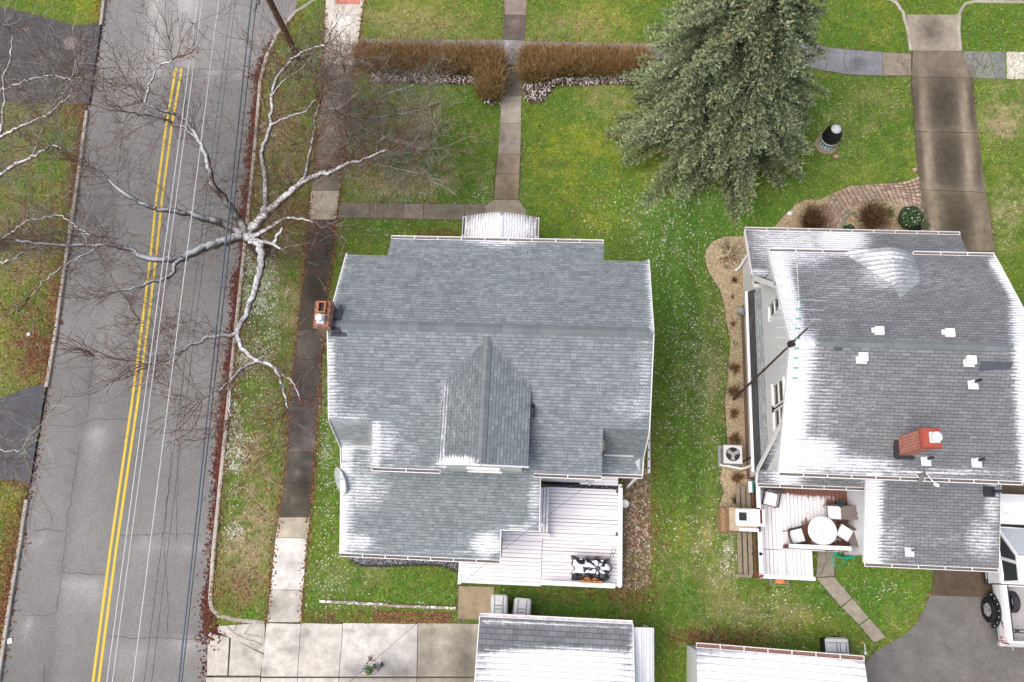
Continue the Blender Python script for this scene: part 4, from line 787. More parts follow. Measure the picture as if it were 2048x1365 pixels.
# ---------------------------------------------------------------- the neighbour on the right
X2, X2R, YR2, ZR2 = 7.12, 14.62, 6.92, 8.0
S2 = (8-6.04)/(10.66-YR2); z2 = lambda y: ZR2-S2*abs(y-YR2)
H2 = thing('white_sided_house', 'white sided house with weathered three-tab shingles, box vents, red chimney and snowy gable edge', 'house', (10.8, 7, 0))
mb = MB(); prof_wall(mb, [(3.55, .5), (10.55, .5), (10.55, 3.7), (9.25, 6.6), (YR2, 7.8), (4.6, 6.55), (3.55, 3.2)], 7.52, X2R-.3); mb.build('wall', M_SIDE, H2)
mb = MB(); mb.box(((7.52+X2R-.3)/2, 7.05, .15), (X2R-.3-7.52+.06, 7.06, .7)); mb.build('brick_base', M_BASE, H2)
N2, SS2 = 10.66, 3.13
roof('roof', [[(X2, YR2, ZR2), (X2, SS2, z2(SS2)), (X2R, SS2, z2(SS2)), (X2R, YR2, ZR2)]], M_SH2, H2, o=(X2, YR2, ZR2))
roof('roof', [[(X2, YR2, ZR2), (X2, N2, z2(N2)), (X2R, N2, z2(N2)), (X2R, YR2, ZR2)]], M_SH2, H2, udir=(-1, 0, 0), o=(X2R, YR2, ZR2))
ridgecap(H2, (X2+.0, YR2, ZR2), (X2R, YR2, ZR2), (0, 1, -S2), (0, -1, -S2), .16, M_CAP1)
gutter(H2, (X2, SS2, z2(SS2)), (X2R, SS2, z2(SS2)), (0, -1, 0)); gutter(H2, (X2, N2, z2(N2)), (11.9-2.1, N2, z2(N2)), (0, 1, 0)); gutter(H2, (11.95, N2, z2(N2)), (X2R, N2, z2(N2)), (0, 1, 0))
mb = MB(); prof_wall(mb, [(SS2+.35, 3), (4.7, 4), (4.7, z2(4.7)-.08), (SS2+.35, z2(SS2+.35)-.08)], 7.42, X2R-.32); mb.build('dormer_wall', M_SIDE, H2); mb = MB(); prof_wall(mb, [(9.2, 4), (N2-.35, 3.4), (N2-.35, z2(N2-.35)-.08), (9.2, z2(9.2)-.08)], 7.42, X2R-.32); mb.build('dormer_wall', M_SIDE, H2)
# lower slopes: rear flare and front porch roof
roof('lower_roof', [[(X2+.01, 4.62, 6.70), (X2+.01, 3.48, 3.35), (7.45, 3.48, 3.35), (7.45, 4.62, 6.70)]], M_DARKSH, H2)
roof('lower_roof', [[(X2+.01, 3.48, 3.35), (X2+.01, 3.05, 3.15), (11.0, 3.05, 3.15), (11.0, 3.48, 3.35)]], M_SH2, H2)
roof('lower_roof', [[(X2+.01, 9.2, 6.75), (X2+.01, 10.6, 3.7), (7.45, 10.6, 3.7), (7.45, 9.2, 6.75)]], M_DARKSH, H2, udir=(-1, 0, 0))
roof('porch_roof', [[(X2+.0, 12.86, 2.82), (X2+.0, 10.3, 3.82), (15.25, 10.3, 3.82), (15.25, 12.82, 2.82)]], M_SH2, H2, udir=(-1, 0, 0))
gutter(H2, (X2, 12.86, 2.82), (15.25, 12.84, 2.82), (0, 1, 0))
for x, sx in ((X2-.015, -1), (X2R+.015, 1)):
    mb = MB()
    for p, q in (((9.2, 6.75), (10.62, 3.66)), ((4.62, 6.70), (3.48, 3.32)), ((10.55, 3.70), (12.85, 2.78)), ((3.48, 3.30), (3.05, 3.10)), ((N2, z2(N2)), (YR2, ZR2)), ((YR2, ZR2), (SS2, z2(SS2)))):
        mb.bar((x, p[0], p[1]-.09), (x, q[0], q[1]-.09), .035, .19)
    mb.build('rake_board', M_TRIM, H2)
mb = MB(); mb.prism([(X2-.02, 10.6, 3.64), (X2-.02, 10.15, 3.85), (7.5, 10.15, 3.9), (7.5, 10.6, 3.7)], (0, 0, -.2)); mb.build('cornice_return', M_TRIM, H2)
gutter(H2, (X2+.02, 3.05, 3.15), (10.95, 3.05, 3.15), (0, -1, 0))
mb = MB(); prof_wall(mb, [(10.55, .3), (12.45, .3), (12.45, 2.75), (10.55, 3.6)], 7.55, 7.65); prof_wall(mb, [(10.55, .3), (12.45, .3), (12.45, 2.75), (10.55, 3.6)], 14.7, 14.8); mb.box((11.2, 12.45, .7), (7.1, .1, .8)); mb.box((11.2, 11.5, .2), (7.1, 1.9, .2)); mb.build('porch_wall', M_SIDE, H2)
for px_ in (7.7, 10, 12.3, 14.6):
    m2 = MB(); m2.box((px_, 12.4, 1.6), (.2, .2, 2.4)); m2.build('porch_post', M_TRIM, H2)
# pent roof along the west gable
roof('pent_roof', [[(X2+.03, 10.2, 2.72), (X2+.03, 3.55, 2.72), (7.53, 3.55, 3.32), (7.53, 10.2, 3.32)]], M_SH3, H2, udir=(0, 1, 0), res=.1)
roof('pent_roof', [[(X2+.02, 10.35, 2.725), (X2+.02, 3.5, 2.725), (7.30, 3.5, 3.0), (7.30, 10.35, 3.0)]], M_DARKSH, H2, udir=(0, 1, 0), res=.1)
mb = MB(); mb.box((X2+.02, 6.95, 2.62), (.03, 6.9, .15)); mb.box((7.32, 6.95, 2.60), (.5, 6.9, .03)); mb.build('fascia', M_TRIM, H2)
for (a, b) in (((1545, 590), (1545, 632)), ((1552, 776), (1552, 818)), ((1550, 828), (1550, 856))):
    p, q = at_x(1545 if a[1] < 700 else 1550, (a[1]+b[1])/2, 7.52), 0
    window(H2, (7.52, p.y, 5.0), .9, 1.25, (-1, 0, 0))
for yy in (9.2, 5.5): window(H2, (7.52, yy, 1.7), .9, 1.1, (-1, 0, 0))
window(H2, (8.6, 3.48, 5.1), .8, .9, (0, -1, 0))
mb = MB(); mb.tube([(X2, 12.75, 2.7), (7.45, 12.35, 2.4), (7.45, 12.3, .25), (7.3, 12.2, .12)], .05, 8); mb.build('downspout', M_TRIM, H2)
mb = MB(); mb.tube([(7.46, 3.95, 2.4), (7.46, 3.95, .4), (7.25, 3.9, .2), (6.45, 4.05, .10)], .05, 8); mb.build('downspout', M_TRIM, H2)
# eyebrow dormer in the front slope
tip = at(1800, 598, 7.15); tip = Vector((tip.x, tip.y, z2(tip.y)+.02)); 
ridge = Vector((at_y(1772, 504, 10.72).x, 10.72, 6.50))
L = [Vector((9.62, N2+.02, z2(N2)+.0)), Vector((10.2, 10.0, z2(10.0)-.02)), Vector((10.85, 9.30, z2(9.30)-.02)), tip]
R_ = [Vector((11.92, N2+.02, z2(N2)+.0)), Vector((11.95, 10.1, z2(10.1)-.02)), Vector((11.85, 9.5, z2(9.5)-.02)), tip]
Rg = [ridge, ridge.lerp(tip, .36)+Vector((0, 0, .05)), ridge.lerp(tip, .68)+Vector((0, 0, .04)), tip]
bm = bmesh.new(); sl_ = bm.verts.layers.float.new('snow'); uvl = bm.loops.layers.uv.new('UVMap'); off = Vector(H2['_w'])
for A, sg in ((L, 1), (R_, -1)):
    G = []
    for i in range(13):
        f = i/4; k = min(int(f), 2); ff = f-k; a_ = A[k].lerp(A[k+1], ff); r_ = Rg[k].lerp(Rg[k+1], ff)
        G.append([a_.lerp(r_, j/8)+Vector((0, 0, .07*math.sin(j/8*math.pi)*(1-i/12))) for j in range(9)])
    vs = [[bm.verts.new(p) for p in r] for r in G]
    for i in range(12):
        for j in range(8):
            fc = bm.faces.new((vs[i][j], vs[i+1][j], vs[i+1][j+1], vs[i][j+1])); fc.smooth = True
            for l, (di, dj) in zip(fc.loops, ((0, 0), (1, 0), (1, 1), (0, 1))): l[uvl].uv = ((j+dj)*.15+20, 30-(i+di)*.115)
sn = snowat(np.array([v.co[:] for v in bm.verts]))
for v, s_ in zip(bm.verts, sn): v[sl_] = float(s_); v.co -= off
bmesh.ops.recalc_face_normals(bm, faces=bm.faces); me = bpy.data.meshes.new('eyebrow_dormer'); bm.to_mesh(me); bm.free(); me.materials.append(M_SH3)
eb = bpy.data.objects.new('eyebrow_dormer', me); C.objects.link(eb); eb.parent = H2; eb['_w'] = H2['_w']
mb = MB(); mb.prism([(9.62, N2, 6.02), (11.92, N2, 6.02), (11.4, N2, 6.34), (ridge.x, N2, 6.46), (10.2, N2, 6.3)], (0, -.5, 0)); mb.build('dormer_gable', M_SIDE, H2)
# red chimney
c0 = at(1822, 898, 6.7); mb = MB(); cyy = 4.05; cxx = 12.0
p = at_x(1800, 900, 11.72)
mb.box((10.93, 4.02, 6.6), (.50, .52, 3.2)); mb.box((10.93, 4.02, 8.15), (.58, .60, .14), 1, bev=.012); mb.box((10.93, 4.02, 8.25), (.54, .56, .08), 1, bev=.012)
ch2 = mb.build('chimney', [M_CHIM2, plain('red_cap', (.36, .085, .06), .85, .2, .3, 14)], H2)
mb = MB(); mb.box((10.98, 4.02, 8.33), (.28, .32, .1), bev=.02); mb.lathe((10.98, 4.02, 8.37), [(.09, 0), (.09, .07), (.16, .08), (.15, .15), (.08, .19), (.01, .2)], 18); mb.build('chimney_cap', M_SNOWTOP, ch2)
mb = MB(); mb.box((10.61, 3.98, z2(3.98)+.06), (.12, .66, .12)); mb.box((10.93, 3.68, z2(3.68)+.05), (.56, .10, .1)); mb.build('flashing', M_DARK, H2)
def box_vent(px, py):
    y0 = at(px, py, 7.7).y
    for _ in range(6): y0 = at(px, py, z2(y0)+.12).y
    p = at(px, py, z2(y0)+.12); m = MB(); m.box((p.x-.02, p.y, z2(y0)-.0), (.22, .22, .2)); m.box((p.x-.03, p.y-.03, z2(y0)+.0), (.32, .32, .03)); m.box((p.x, p.y, z2(y0)+.12), (.28, .28, .08), bev=.02); v = m.build('roof_vent', M_ALU, H2)
    m = MB(); m.box((p.x, p.y, z2(y0)+.186), (.25, .25, .03), bev=.012); m.build('snow_cap', M_SNOWTOP, v)
for q in ((1759, 662), (1900, 666), (1727, 714), (1943, 720)): box_vent(*q)
def pipe_vent(px, py, zf, par, h=.42, dark=True):
    y0 = at(px, py, 6).y
    for _ in range(8): y0 = at(px, py, zf(y0)).y
    p = at(px, py, zf(y0)); m = MB(); m.box((p.x-.03, p.y-.06, p.z+.02), (.30, .30, .02)); m.lathe((p.x, p.y, p.z+.02), [(.11, 0), (.07, .10), (.055, .12)], 12); f = m.build('pipe_boot', M_SNOWTOP, par)
    m = MB(); m.cyl((p.x, p.y, p.z), .048, h, 10); m.cyl((p.x, p.y, p.z+h), .04, .004, 10, 1); m.build('vent_pipe', [M_DARK if dark else M_GREY, M_BLACK], f)
for q in ((1947, 766), (1853, 919), (1954, 922)): pipe_vent(*q, z2, H2)
mb = MB(); pa = [at(x, y, 7.05) for x, y in ((1938, 734), (2001, 736), (1998, 748), (1937, 752))]; pa = [Vector((p.x, p.y, z2(p.y)+.008)) for p in pa]; mb.poly(pa); mb.build('replaced_shingles', plain('new_shingle', (.085, .095, .115), .9, .2, .3), H2); mb = MB(); mb.poly([Vector((p.x-.1, p.y-.0, z2(p.y)+.012)) for p in [at(x, y, 7.9) for x, y in ((1676, 695), (1692, 695), (1690, 702), (1674, 702))]]); mb.build('replaced_shingles', plain('new_shingle', (.085, .095, .115), .9, .2, .3), H2)
# rear addition
BX0, BX1, BY0, BY1 = 10.78, 15.26, .5, 3.38; ZB1, ZB0 = 3.58, 2.80
zb2 = lambda y: ZB0+(ZB1-ZB0)*(y-BY0)/(BY1-BY0)
roof('addition_roof', [[(BX0, BY1, ZB1), (BX0, BY0, ZB0), (BX1, BY0, ZB0), (BX1, BY1, ZB1)]], M_SH2, H2, o=(BX0, BY0, ZB0))
gutter(H2, (BX0, BY0, ZB0), (BX1, BY0, ZB0), (0, -1, 0))
mb = MB(); prof_wall(mb, [(BY0+.3, -.1), (3.5, -.1), (3.5, ZB1-.12), (BY0+.3, ZB0-.05)], BX0+.28, BX1-.28); mb.build('addition_wall', M_SIDE, H2)
mb = MB(); mb.bar((BX0-.012, BY0, ZB0-.1), (BX0-.012, BY1, ZB1-.1), .03, .16); mb.build('rake_board', M_TRIM, H2); mb = MB(); mb.bar((BX1+.012, BY0, ZB0-.1), (BX1+.012, BY1, ZB1-.1), .03, .16); mb.build('rake_board', M_TRIM, H2)
pipe_vent(1820, 1101, zb2, H2, .25, False)
mb = MB(); p = at(1980, 985, 3.4); p.z = zb2(p.y); mb.box((p.x-.1, p.y, p.z+.05), (.36, .34, .12), bev=.02); mb.tube([p+Vector((0, 0, .1)), p+Vector((.02, 0, .35)), p+Vector((.16, 0, .42))], .05, 8); mb.build('exhaust_vent', M_DARK, H2)
mb = MB(); mb.box((BX0+.265, 2.6, 1.8), (.03, .9, 2.0)); mb.box((BX0+.25, 2.25, 1.7), (.03, .05, .12), 1); mb.build('door', [plain('door_white', (.7, .72, .74), .4, .3, .05), M_DARK], H2)

# ---------------------------------------------------------------- the two garages at the bottom edge
GA = thing('snowy_garage', 'garage with snow-covered shingle roof and ribbed lean-to next to the concrete driveway', 'garage', (0, -4.5, 0))
ge, gz0 = at(960, 1233, 2.55), 2.55; g1 = at(1265, 1244, 2.55); gx0, gx1, gyy = ge.x, g1.x, ge.y-.02
gk = .30; gr = 2.6
roof('roof', [[(gx0, gyy, gz0), (gx0, gyy-gr, gz0+gk*gr), (gx1, gyy-gr, gz0+gk*gr), (gx1, gyy, gz0)]], M_SHW, GA, udir=(-1, 0, 0)); roof('roof', [[(gx0, gyy-gr, gz0+gk*gr), (gx0, gyy-2*gr, gz0), (gx1, gyy-2*gr, gz0), (gx1, gyy-gr, gz0+gk*gr)]], M_SHW, GA)
mb = MB(); mb.loft([[(x, y, z) for y, z in ((gyy-.15, -.1), (gyy-2*gr+.15, -.1), (gyy-2*gr+.15, gz0-.05), (gyy-gr, gz0+gk*gr-.1), (gyy-.15, gz0-.05))] for x in (gx0+.12, gx1-.12)]); mb.build('wall', M_SIDE1, GA)
gutter(GA, (gx0, gyy, gz0), (gx1, gyy, gz0), (0, 1, 0), fill=plain('gutter_snow', (.55, .54, .56), .8, .2, .6, 5))
mb = MB(); mb.bar((gx0-.015, gyy, gz0-.09), (gx0-.015, gyy-gr, gz0+gk*gr-.09), .03, .17); mb.build('rake_board', M_TRIM, GA); mb = MB(); mb.bar((gx1+.015, gyy, gz0-.09), (gx1+.015, gyy-gr, gz0+gk*gr-.09), .03, .17); mb.build('rake_board', M_TRIM, GA)
mb = MB(); lx1 = at(1306, 1256, 2.2).x; ly = at(1300, 1256, 2.3).y
for i in range(12):
    x = gx1+.02+(lx1-gx1)*i/11; mb.bar((x, ly, 2.42-.22*i/11), (x, ly-4.5, 2.42-.22*i/11), .02 if i % 4 else .05, .05 if i % 4 == 0 else .03)
mb.build('lean_to_ribs', M_SNOWTOP, GA); mb = MB(); mb.prism([(gx1+.02, ly, 2.40), (lx1, ly, 2.18), (lx1, ly-4.5, 2.18), (gx1+.02, ly-4.5, 2.40)], (0, 0, -.03)); mb.build('lean_to_roof', plain('lean_to_panel', (.62, .66, .70), .5, .3, .12), GA)
mb = MB()
for y in (ly-.1, ly-2.2, ly-4.4): mb.box((lx1-.08, y, 1.08), (.09, .09, 2.16))
mb.build('lean_to_frame', M_TRIM, GA)
GB = thing('ribbed_roof_garage', 'low white garage with leaf-filled gutter and dark lines across its snowy roof', 'garage', (9.5, -5, 0))
b0, b1 = at(1393, 1296, 2.42), at(1729, 1323, 2.42); bang = math.atan2(b1.y-b0.y, b1.x-b0.x); u_ = Vector((math.cos(bang), math.sin(bang), 0)); v_ = Vector((u_.y, -u_.x, 0)); bl = (b1-b0).length
cz = lambda q, s_: b0+u_*q+v_*s_
gr2 = 2.8
roof('roof', [[cz(0, 0), cz(bl, 0), cz(bl, gr2)+Vector((0, 0, .75)), cz(0, gr2)+Vector((0, 0, .75))]], shingles('metal_panel_roof', (.30, .31, .34), (.26, .27, .3), (.08, .085, .1), 9, .245, .01), GB, udir=-u_); roof('roof', [[cz(0, gr2)+Vector((0, 0, .75)), cz(bl, gr2)+Vector((0, 0, .75)), cz(bl, 2*gr2), cz(0, 2*gr2)]], M_SHW, GB, udir=u_)
mb = MB()
for a_, b_ in ((.02, .12),): mb.loft([[cz(q, s_)+Vector((0, 0, z)) for s_, z in ((.12, -2.5), (2*gr2-.1, -2.5), (2*gr2-.1, -.05), (gr2, .62), (.12, -.05))] for q in (.06, bl-.12)])
t = NT('board_siding', .5, .3); s_ = t.n('ShaderNodeSeparateXYZ', Vector=t.pos()); f_ = t.math('FRACT', t.math('DIVIDE', s_.outputs[1], .2)); mb.build('wall', t.out(t.mix(t.ramp(f_, .06, .0), (.74, .77, .80), (.5, .52, .55))), GB)
gutter(GB, cz(0, 0), cz(bl, 0), -v_, fill=plain('gutter_leaves', (.22, .13, .11), .9, .1, .9, 16), w=.16)

# ---------------------------------------------------------------- decks
t = NT('snowy_deck_boards', .7, .25); s_ = t.n('ShaderNodeSeparateXYZ', Vector=t.pos()); n1 = t.noise(t.pos((.5, 3, 1)), 2.0, 4); n2 = t.noise(t.pos(), 12, 4)
M_DECK1 = t.out(t.mix(t.ramp(t.math('ADD', n1, t.math('MULTIPLY', n2, .3)), .35, .55), (.55, .53, .55), (.80, .80, .845)))
M_BROWN = plain('brown_stain', (.16, .075, .05), .7, .3, .25, 9)
def deckboards(mb, x0, x1, y0, y1, z, pitch, m=0, alongx=True, gap=.012, th=.03):
    n = int(round(((y1-y0) if alongx else (x1-x0))/pitch))
    for i in range(n):
        zz = z+random.uniform(-.002, .002); g = gap*random.choice((.5, .7, 1, 1.3, 1.9))
        if alongx: mb.box(((x0+x1)/2, y0+(i+.5)*(y1-y0)/n, zz-th/2), (x1-x0, (y1-y0)/n-g, th), m)
        else: mb.box((x0+(i+.5)*(x1-x0)/n, (y0+y1)/2, zz-th/2), ((x1-x0)/n-g, y1-y0, th), m)
DK = thing('snowy_board_deck', 'white snow-dusted deck with boards running sideways, behind the grey-roofed house', 'deck', (0, 1, 0))
dz = .62
c = {k: at(*v, dz) for k, v in dict(a=(1088, 972), b=(1240, 975), c=(1240, 1174), d=(922, 1166), e=(1082, 1168), f=(918, 1110), g=(1082, 1065)).items()}
mb = MB(); ex = c['e'].x
deckboards(mb, c['a'].x-.05, c['b'].x, c['g'].y, c['a'].y+.02, dz, .137); deckboards(mb, ex+.01, c['b'].x, c['c'].y, c['g'].y-.01, dz, .137); deckboards(mb, c['d'].x, ex-.01, c['d'].y, c['f'].y-.01, dz-.012, .145); deckboards(mb, c['d'].x+1.5, ex-.01, c['f'].y, c['g'].y+.1, dz-.012, .145)
deckboards(mb, .95, 2.42, 2.98, 3.36, dz, .14); mb.build('deck_boards', M_DECK1, DK)
mb = MB(); mb.box(((c['d'].x+c['b'].x)/2+.05, (c['d'].y+c['a'].y)/2, .42), (c['b'].x-c['d'].x-.5, c['a'].y-c['d'].y-.3, .25)); mb.box(((.95+2.4)/2, 3.1, .45), (1.4, .5, .2)); mb.box((c['b'].x-.06, 1.05, .3), (.06, c['a'].y-c['d'].y, .58)); mb.box((.9, c['c'].y+.05, .3), (3.1, .06, .58)); mb.build('deck_frame', M_BROWN, DK)
mb = MB(); rz_ = 1.12; rx = c['b'].x-.02; ry = c['c'].y+.03
mb.box((rx, (ry+c['a'].y)/2, rz_), (.17, c['a'].y-ry, .04), 0, 0, .01); mb.box(((ex+rx)/2-.085, ry, rz_-.002), (rx-ex-.17, .17, .04), 0, 0, .01); mb.build('handrail', M_SNOWTOP, DK); mb = MB(); mb.box((c['d'].x-.06, (c['d'].y+c['f'].y)/2, dz+.0), (.12, c['f'].y-c['d'].y+.1, .05)); mb.build('edge_board', M_SNOWTOP, DK)
mb = MB()
for i in range(27): mb.box((rx, ry+.12+i*.136, .86), (.035, .035, .5))
for i in range(17): mb.box((ex+.15+i*.17, ry, .86), (.035, .035, .5))
mb.build('balusters', M_TRIM, DK)
for i, yy in enumerate((ry, ry+1.25, ry+2.5, ry+3.68)):
    m = MB(); m.box((rx, yy, .84), (.1, .1, .54)); m.build('rail_post', M_TRIM, DK)
for py in (983, 1069):
    p = at(1231, py, .95); m = MB(); m.ell((rx-.11, p.y, .98), .06, .08, .05, 0, 12, 6); m.box((rx-.09, p.y, .93), (.05, .05, .1)); m.build('deck_light', plain('lamp_brown', (.12, .08, .09), .5, .4), DK)
m = MB(); m.box((1.45, 2.93, dz+.012), (1.95, .15, .02)); m.box((.3, 2.93, dz+.010), (1.4, .13, .015)); t = NT('rubber_mat', .8, .2); m.build('door_mat', t.out(t.mix(t.ramp(t.noise(t.pos(), 22, 4, .8), .58, .66), (.02, .02, .024), SNOW)), DK)
bench = MB(); bz = 1.12
for i in range(3):
    q0 = at(1083+6*i, 975, bz); q1 = at(1083+6*i, 1066, bz); bench.box((q0.x+.02, (q0.y+q1.y)/2-.0, bz), (.088, q0.y-q1.y+.0, .04))
for i in range(2):
    q0 = at(1003, 1064+6*i, bz); q1 = at(1099, 1066+6*i, bz); bench.box(((q0.x+q1.x)/2, q0.y-.03, bz-.0), (q1.x-q0.x, .09, .04))
for p in ((-.4, 2.7), (-.4, 1.6), (-.25, 1.05), (-1.7, 1.0)): bench.box((p[0], p[1], dz+.24), (.08, .08, .46))
bench.box((-.42, 1.95, bz-.05), (.30, 1.95, .05), 1); bench.box((-1.0, 1.02, bz-.06), (1.5, .19, .05), 1)
solo('built_in_bench', bench, [M_DECK1, M_BROWN], 'narrow L-shaped white plank bench wrapping the corner of the addition', 'bench')
mb = MB(); gp = at(1085, 1050, 1.45); mb.ell(gp, .085, .085, .085, 0, 16, 10); mb.cyl((gp.x, gp.y, 1.14), .03, .24, 8, 1); solo('globe_lamp', mb, [M_SNOWTOP, M_TRIM], 'round white globe lamp on the corner of the L-shaped bench', 'lamp')
# rear deck of the neighbour
D2 = thing('brown_stained_deck', 'brown-stained deck patchily covered with snow, holding the round table and patio chairs', 'deck', (9.3, 1.8, 0))
t = NT('brown_deck_boards', .7, .25); bare = t.attr('bare'); n1 = t.noise(t.pos((3, .6, 1)), 3.0, 5, .7); n2 = t.noise(t.pos(), 24, 4, .8)
e_ = t.math('ADD', bare, t.math('ADD', t.math('MULTIPLY', t.math('SUBTRACT', n1, .5), .8), t.math('MULTIPLY', t.math('SUBTRACT', n2, .5), 1.0)))
M_DECK2 = t.out(t.mix(t.ramp(e_, .36, .70), (.79, .79, .83), t.mix(n2, (.22, .10, .07), (.15, .07, .05))))
d2z = .72
q = {k: at(*v, d2z) for k, v in dict(a=(1520, 958), b=(1700, 962), c=(1700, 1090), d=(1570, 1100), e=(1630, 1098), f=(1630, 1158), g=(1514, 1152)).items()}
mb = MB(); deckboards(mb, q['a'].x-.05, BX0+.27, q['d'].y, 3.45, d2z, .14, 0, False); deckboards(mb, q['a'].x-.05, q['d'].x, q['g'].y+.02, q['d'].y-.02, d2z, .14, 0, False); deckboards(mb, q['d'].x+.02, q['f'].x, q['f'].y+.02, q['e'].y-.04, d2z-.16, .14, 0, False)
ob = mb.build('deck_boards', M_DECK2, D2)
me = ob.data; bm = bmesh.new(); bm.from_mesh(me)
for k_ in range(30):
    yy = -1.2+k_*.17; g_ = bm.verts[:]+bm.edges[:]+bm.faces[:]; bmesh.ops.bisect_plane(bm, geom=g_, plane_co=(0, yy-ob['_w'][1], 0), plane_no=(0, 1, 0))
bl_ = bm.verts.layers.float.new('bare'); P = np.array([[v.co[i]+ob['_w'][i] for i in range(3)] for v in bm.verts]); px = proj(P)
BARE = [(1650, 970, 90, 19, 1.5), (1600, 968, 80, 11, 1.3), (1694, 990, 17, 50, 1.5), (1613, 1068, 13, 26, 1.1), (1694, 1045, 14, 50, 1.2), (1640, 1020, 60, 50, .20), (1600, 1010, 50, 36, .14), (1665, 1094, 40, 12, 1.0), (1660, 1012, 10, 14, .7), (1678, 1050, 14, 16, .9)]
for v, s_ in zip(bm.verts, field(px, BARE)): v[bl_] = float(s_)
bm.to_mesh(me); bm.free()
mb = MB(); mb.box(((q['a'].x+BX0+.2)/2, (q['d'].y+3.5)/2, .45), (BX0+.2-q['a'].x-.1, 3.4-q['d'].y, .42)); mb.box(((q['a'].x+q['f'].x)/2, (q['f'].y+q['e'].y)/2, .26), (q['f'].x-q['a'].x-.1, q['e'].y-q['f'].y-.1, .5)); mb.build('deck_frame', M_BROWN, D2)
mb = MB(); r2 = 1.62; wx = at(1517, 1000, r2).x; wy0 = at(1520, 1153, r2).y; fyA = at(1517, 1064, r2).y; fyB = at(1517, 1016, r2).y; wyT = 3.2
for a_, b_ in ((wy0, fyA), (fyB, wyT)): mb = MB(); mb.box((wx, (a_+b_)/2, r2), (.15, b_-a_, .04), 0, 0, .01); mb.build('handrail', M_SNOWTOP, D2)
mb = MB()
sx0, sx1 = at(1520, 1155, r2).x, at(1632, 1158, r2).x; mb.box(((sx0+sx1)/2, wy0-.0, r2-.06), (sx1-sx0, .14, .04), 0, 0, .01); mb.build('handrail', M_SNOWTOP, D2); mb = MB(); s2y = at(1640, 1095, r2).y; mb.box((at(1640, 1095, r2).x, s2y, r2), (at(1705, 1095, r2).x-at(1580, 1092, r2).x, .15, .04), 0, 0, .01)
mb.build('handrail', M_SNOWTOP, D2)
mb = MB()
for i in range(12):
    for a_, b_ in ((wy0, fyA), (fyB, wyT)):
        yy = a_+(b_-a_)*(i+.5)/12; mb.box((wx, yy, 1.2), (.04, .04, .82))
for zz in (.86, 1.5): mb.bar((wx-.03, wy0, zz), (wx-.03, wyT, zz), .05, .09)
mb.build('balusters', M_BROWN, D2)
mb = MB(); xs0 = at(1580, 1092, r2).x
mb.box((at(1640, 1095, r2).x, s2y-.05, 1.2), (at(1705, 1095, r2).x-xs0, .05, .8)); mb.box((xs0+.06, s2y, 1.2), (.14, .14, .86)); mb.build('privacy_panel', M_BROWN, D2)
mb = MB()
for yy in (wy0, (wy0+fyA)/2, wyT): mb.box((wx, yy, .82), (.11, .11, 1.64))
mb.build('rail_post', M_BROWN, D2)
mb = MB()
for i in range(3): mb.box((wx-.10-.17*i, (wy0+wyT)/2, .5-.13*i), (.15, wyT-wy0, .04))
mb.box((wx-.36, wy0-.02, .36), (.6, .09, .16)); mb.build('lower_ledge', plain('grey_timber', (.27, .23, .18), .85, .2, .3), D2)
# ---------------------------------------------------------------- bare trees, hedges, shrubs, the spruce
t = NT('snowy_bark', .9, .15); p = t.pos(); n1 = t.noise(p, 9, 4, .75); n2 = t.noise(p, 40, 3)
bk = t.mix(n2, (.07, .058, .048), (.17, .15, .12)); k = t.math('MULTIPLY', t.ramp(t.nz(), .25, .8), t.ramp(t.math('ADD', t.math('ADD', n1, t.math('MULTIPLY_ADD', t.noise(p, .8, 2), .7, -.35)), t.math('MULTIPLY', t.noise(p, 26, 3, .75), .75)), .69, .78))
t.bump(n2, .6, .02); M_BARK = t.out(t.mix(k, bk, (.84, .86, .9)))
M_TWIG = M_BLADE
def curve(pts, step=.18, wob=.035, rnd=rng):
    P = np.array([tuple(p) for p in pts]); L = np.r_[0, np.cumsum(np.linalg.norm(np.diff(P, axis=0), axis=1))]; n = max(3, int(L[-1]/step)); s = np.linspace(0, L[-1], n)
    q = np.stack([np.interp(s, L, P[:, i]) for i in range(3)], 1)
    for _ in range(2): q[1:-1] = (q[:-2]+2*q[1:-1]+q[2:])/4
    q[1:-1] += rnd.normal(0, wob*.9, (n-2, 3))*np.array([1, 1, .6]); return q
class Twigs:
    """thin three-sided twigs gathered into one crown mesh"""
    def __init__(s): s.V = []; s.F = []; s.C = []; s.n = 0
    def add(s, P, r0, r1, col):
        P = np.asarray(P); n = len(P); d = np.gradient(P, axis=0); d /= np.linalg.norm(d, axis=1)[:, None]+1e-9
        a = np.cross(d, [.3, .2, .93]); a /= np.linalg.norm(a, axis=1)[:, None]+1e-9; b = np.cross(d, a); r = np.linspace(r0, r1, n)[:, None]
        ring = np.stack([P+a*r, P+(-.5*a+.866*b)*r, P+(-.5*a-.866*b)*r], 1).reshape(-1, 3); i = np.arange(n-1)*3+s.n
        F = np.concatenate([np.stack([i+k, i+(k+1) % 3, i+3+(k+1) % 3, i+3+k], 1) for k in range(3)])
        s.V.append(ring); s.F.append(F); s.C.append(np.tile(np.asarray(col), (len(ring), 1))); s.n += len(ring)
    def build(s, name, parent): return fast(name, np.concatenate(s.V), np.concatenate(s.F), M_TWIG, np.concatenate(s.C), parent)
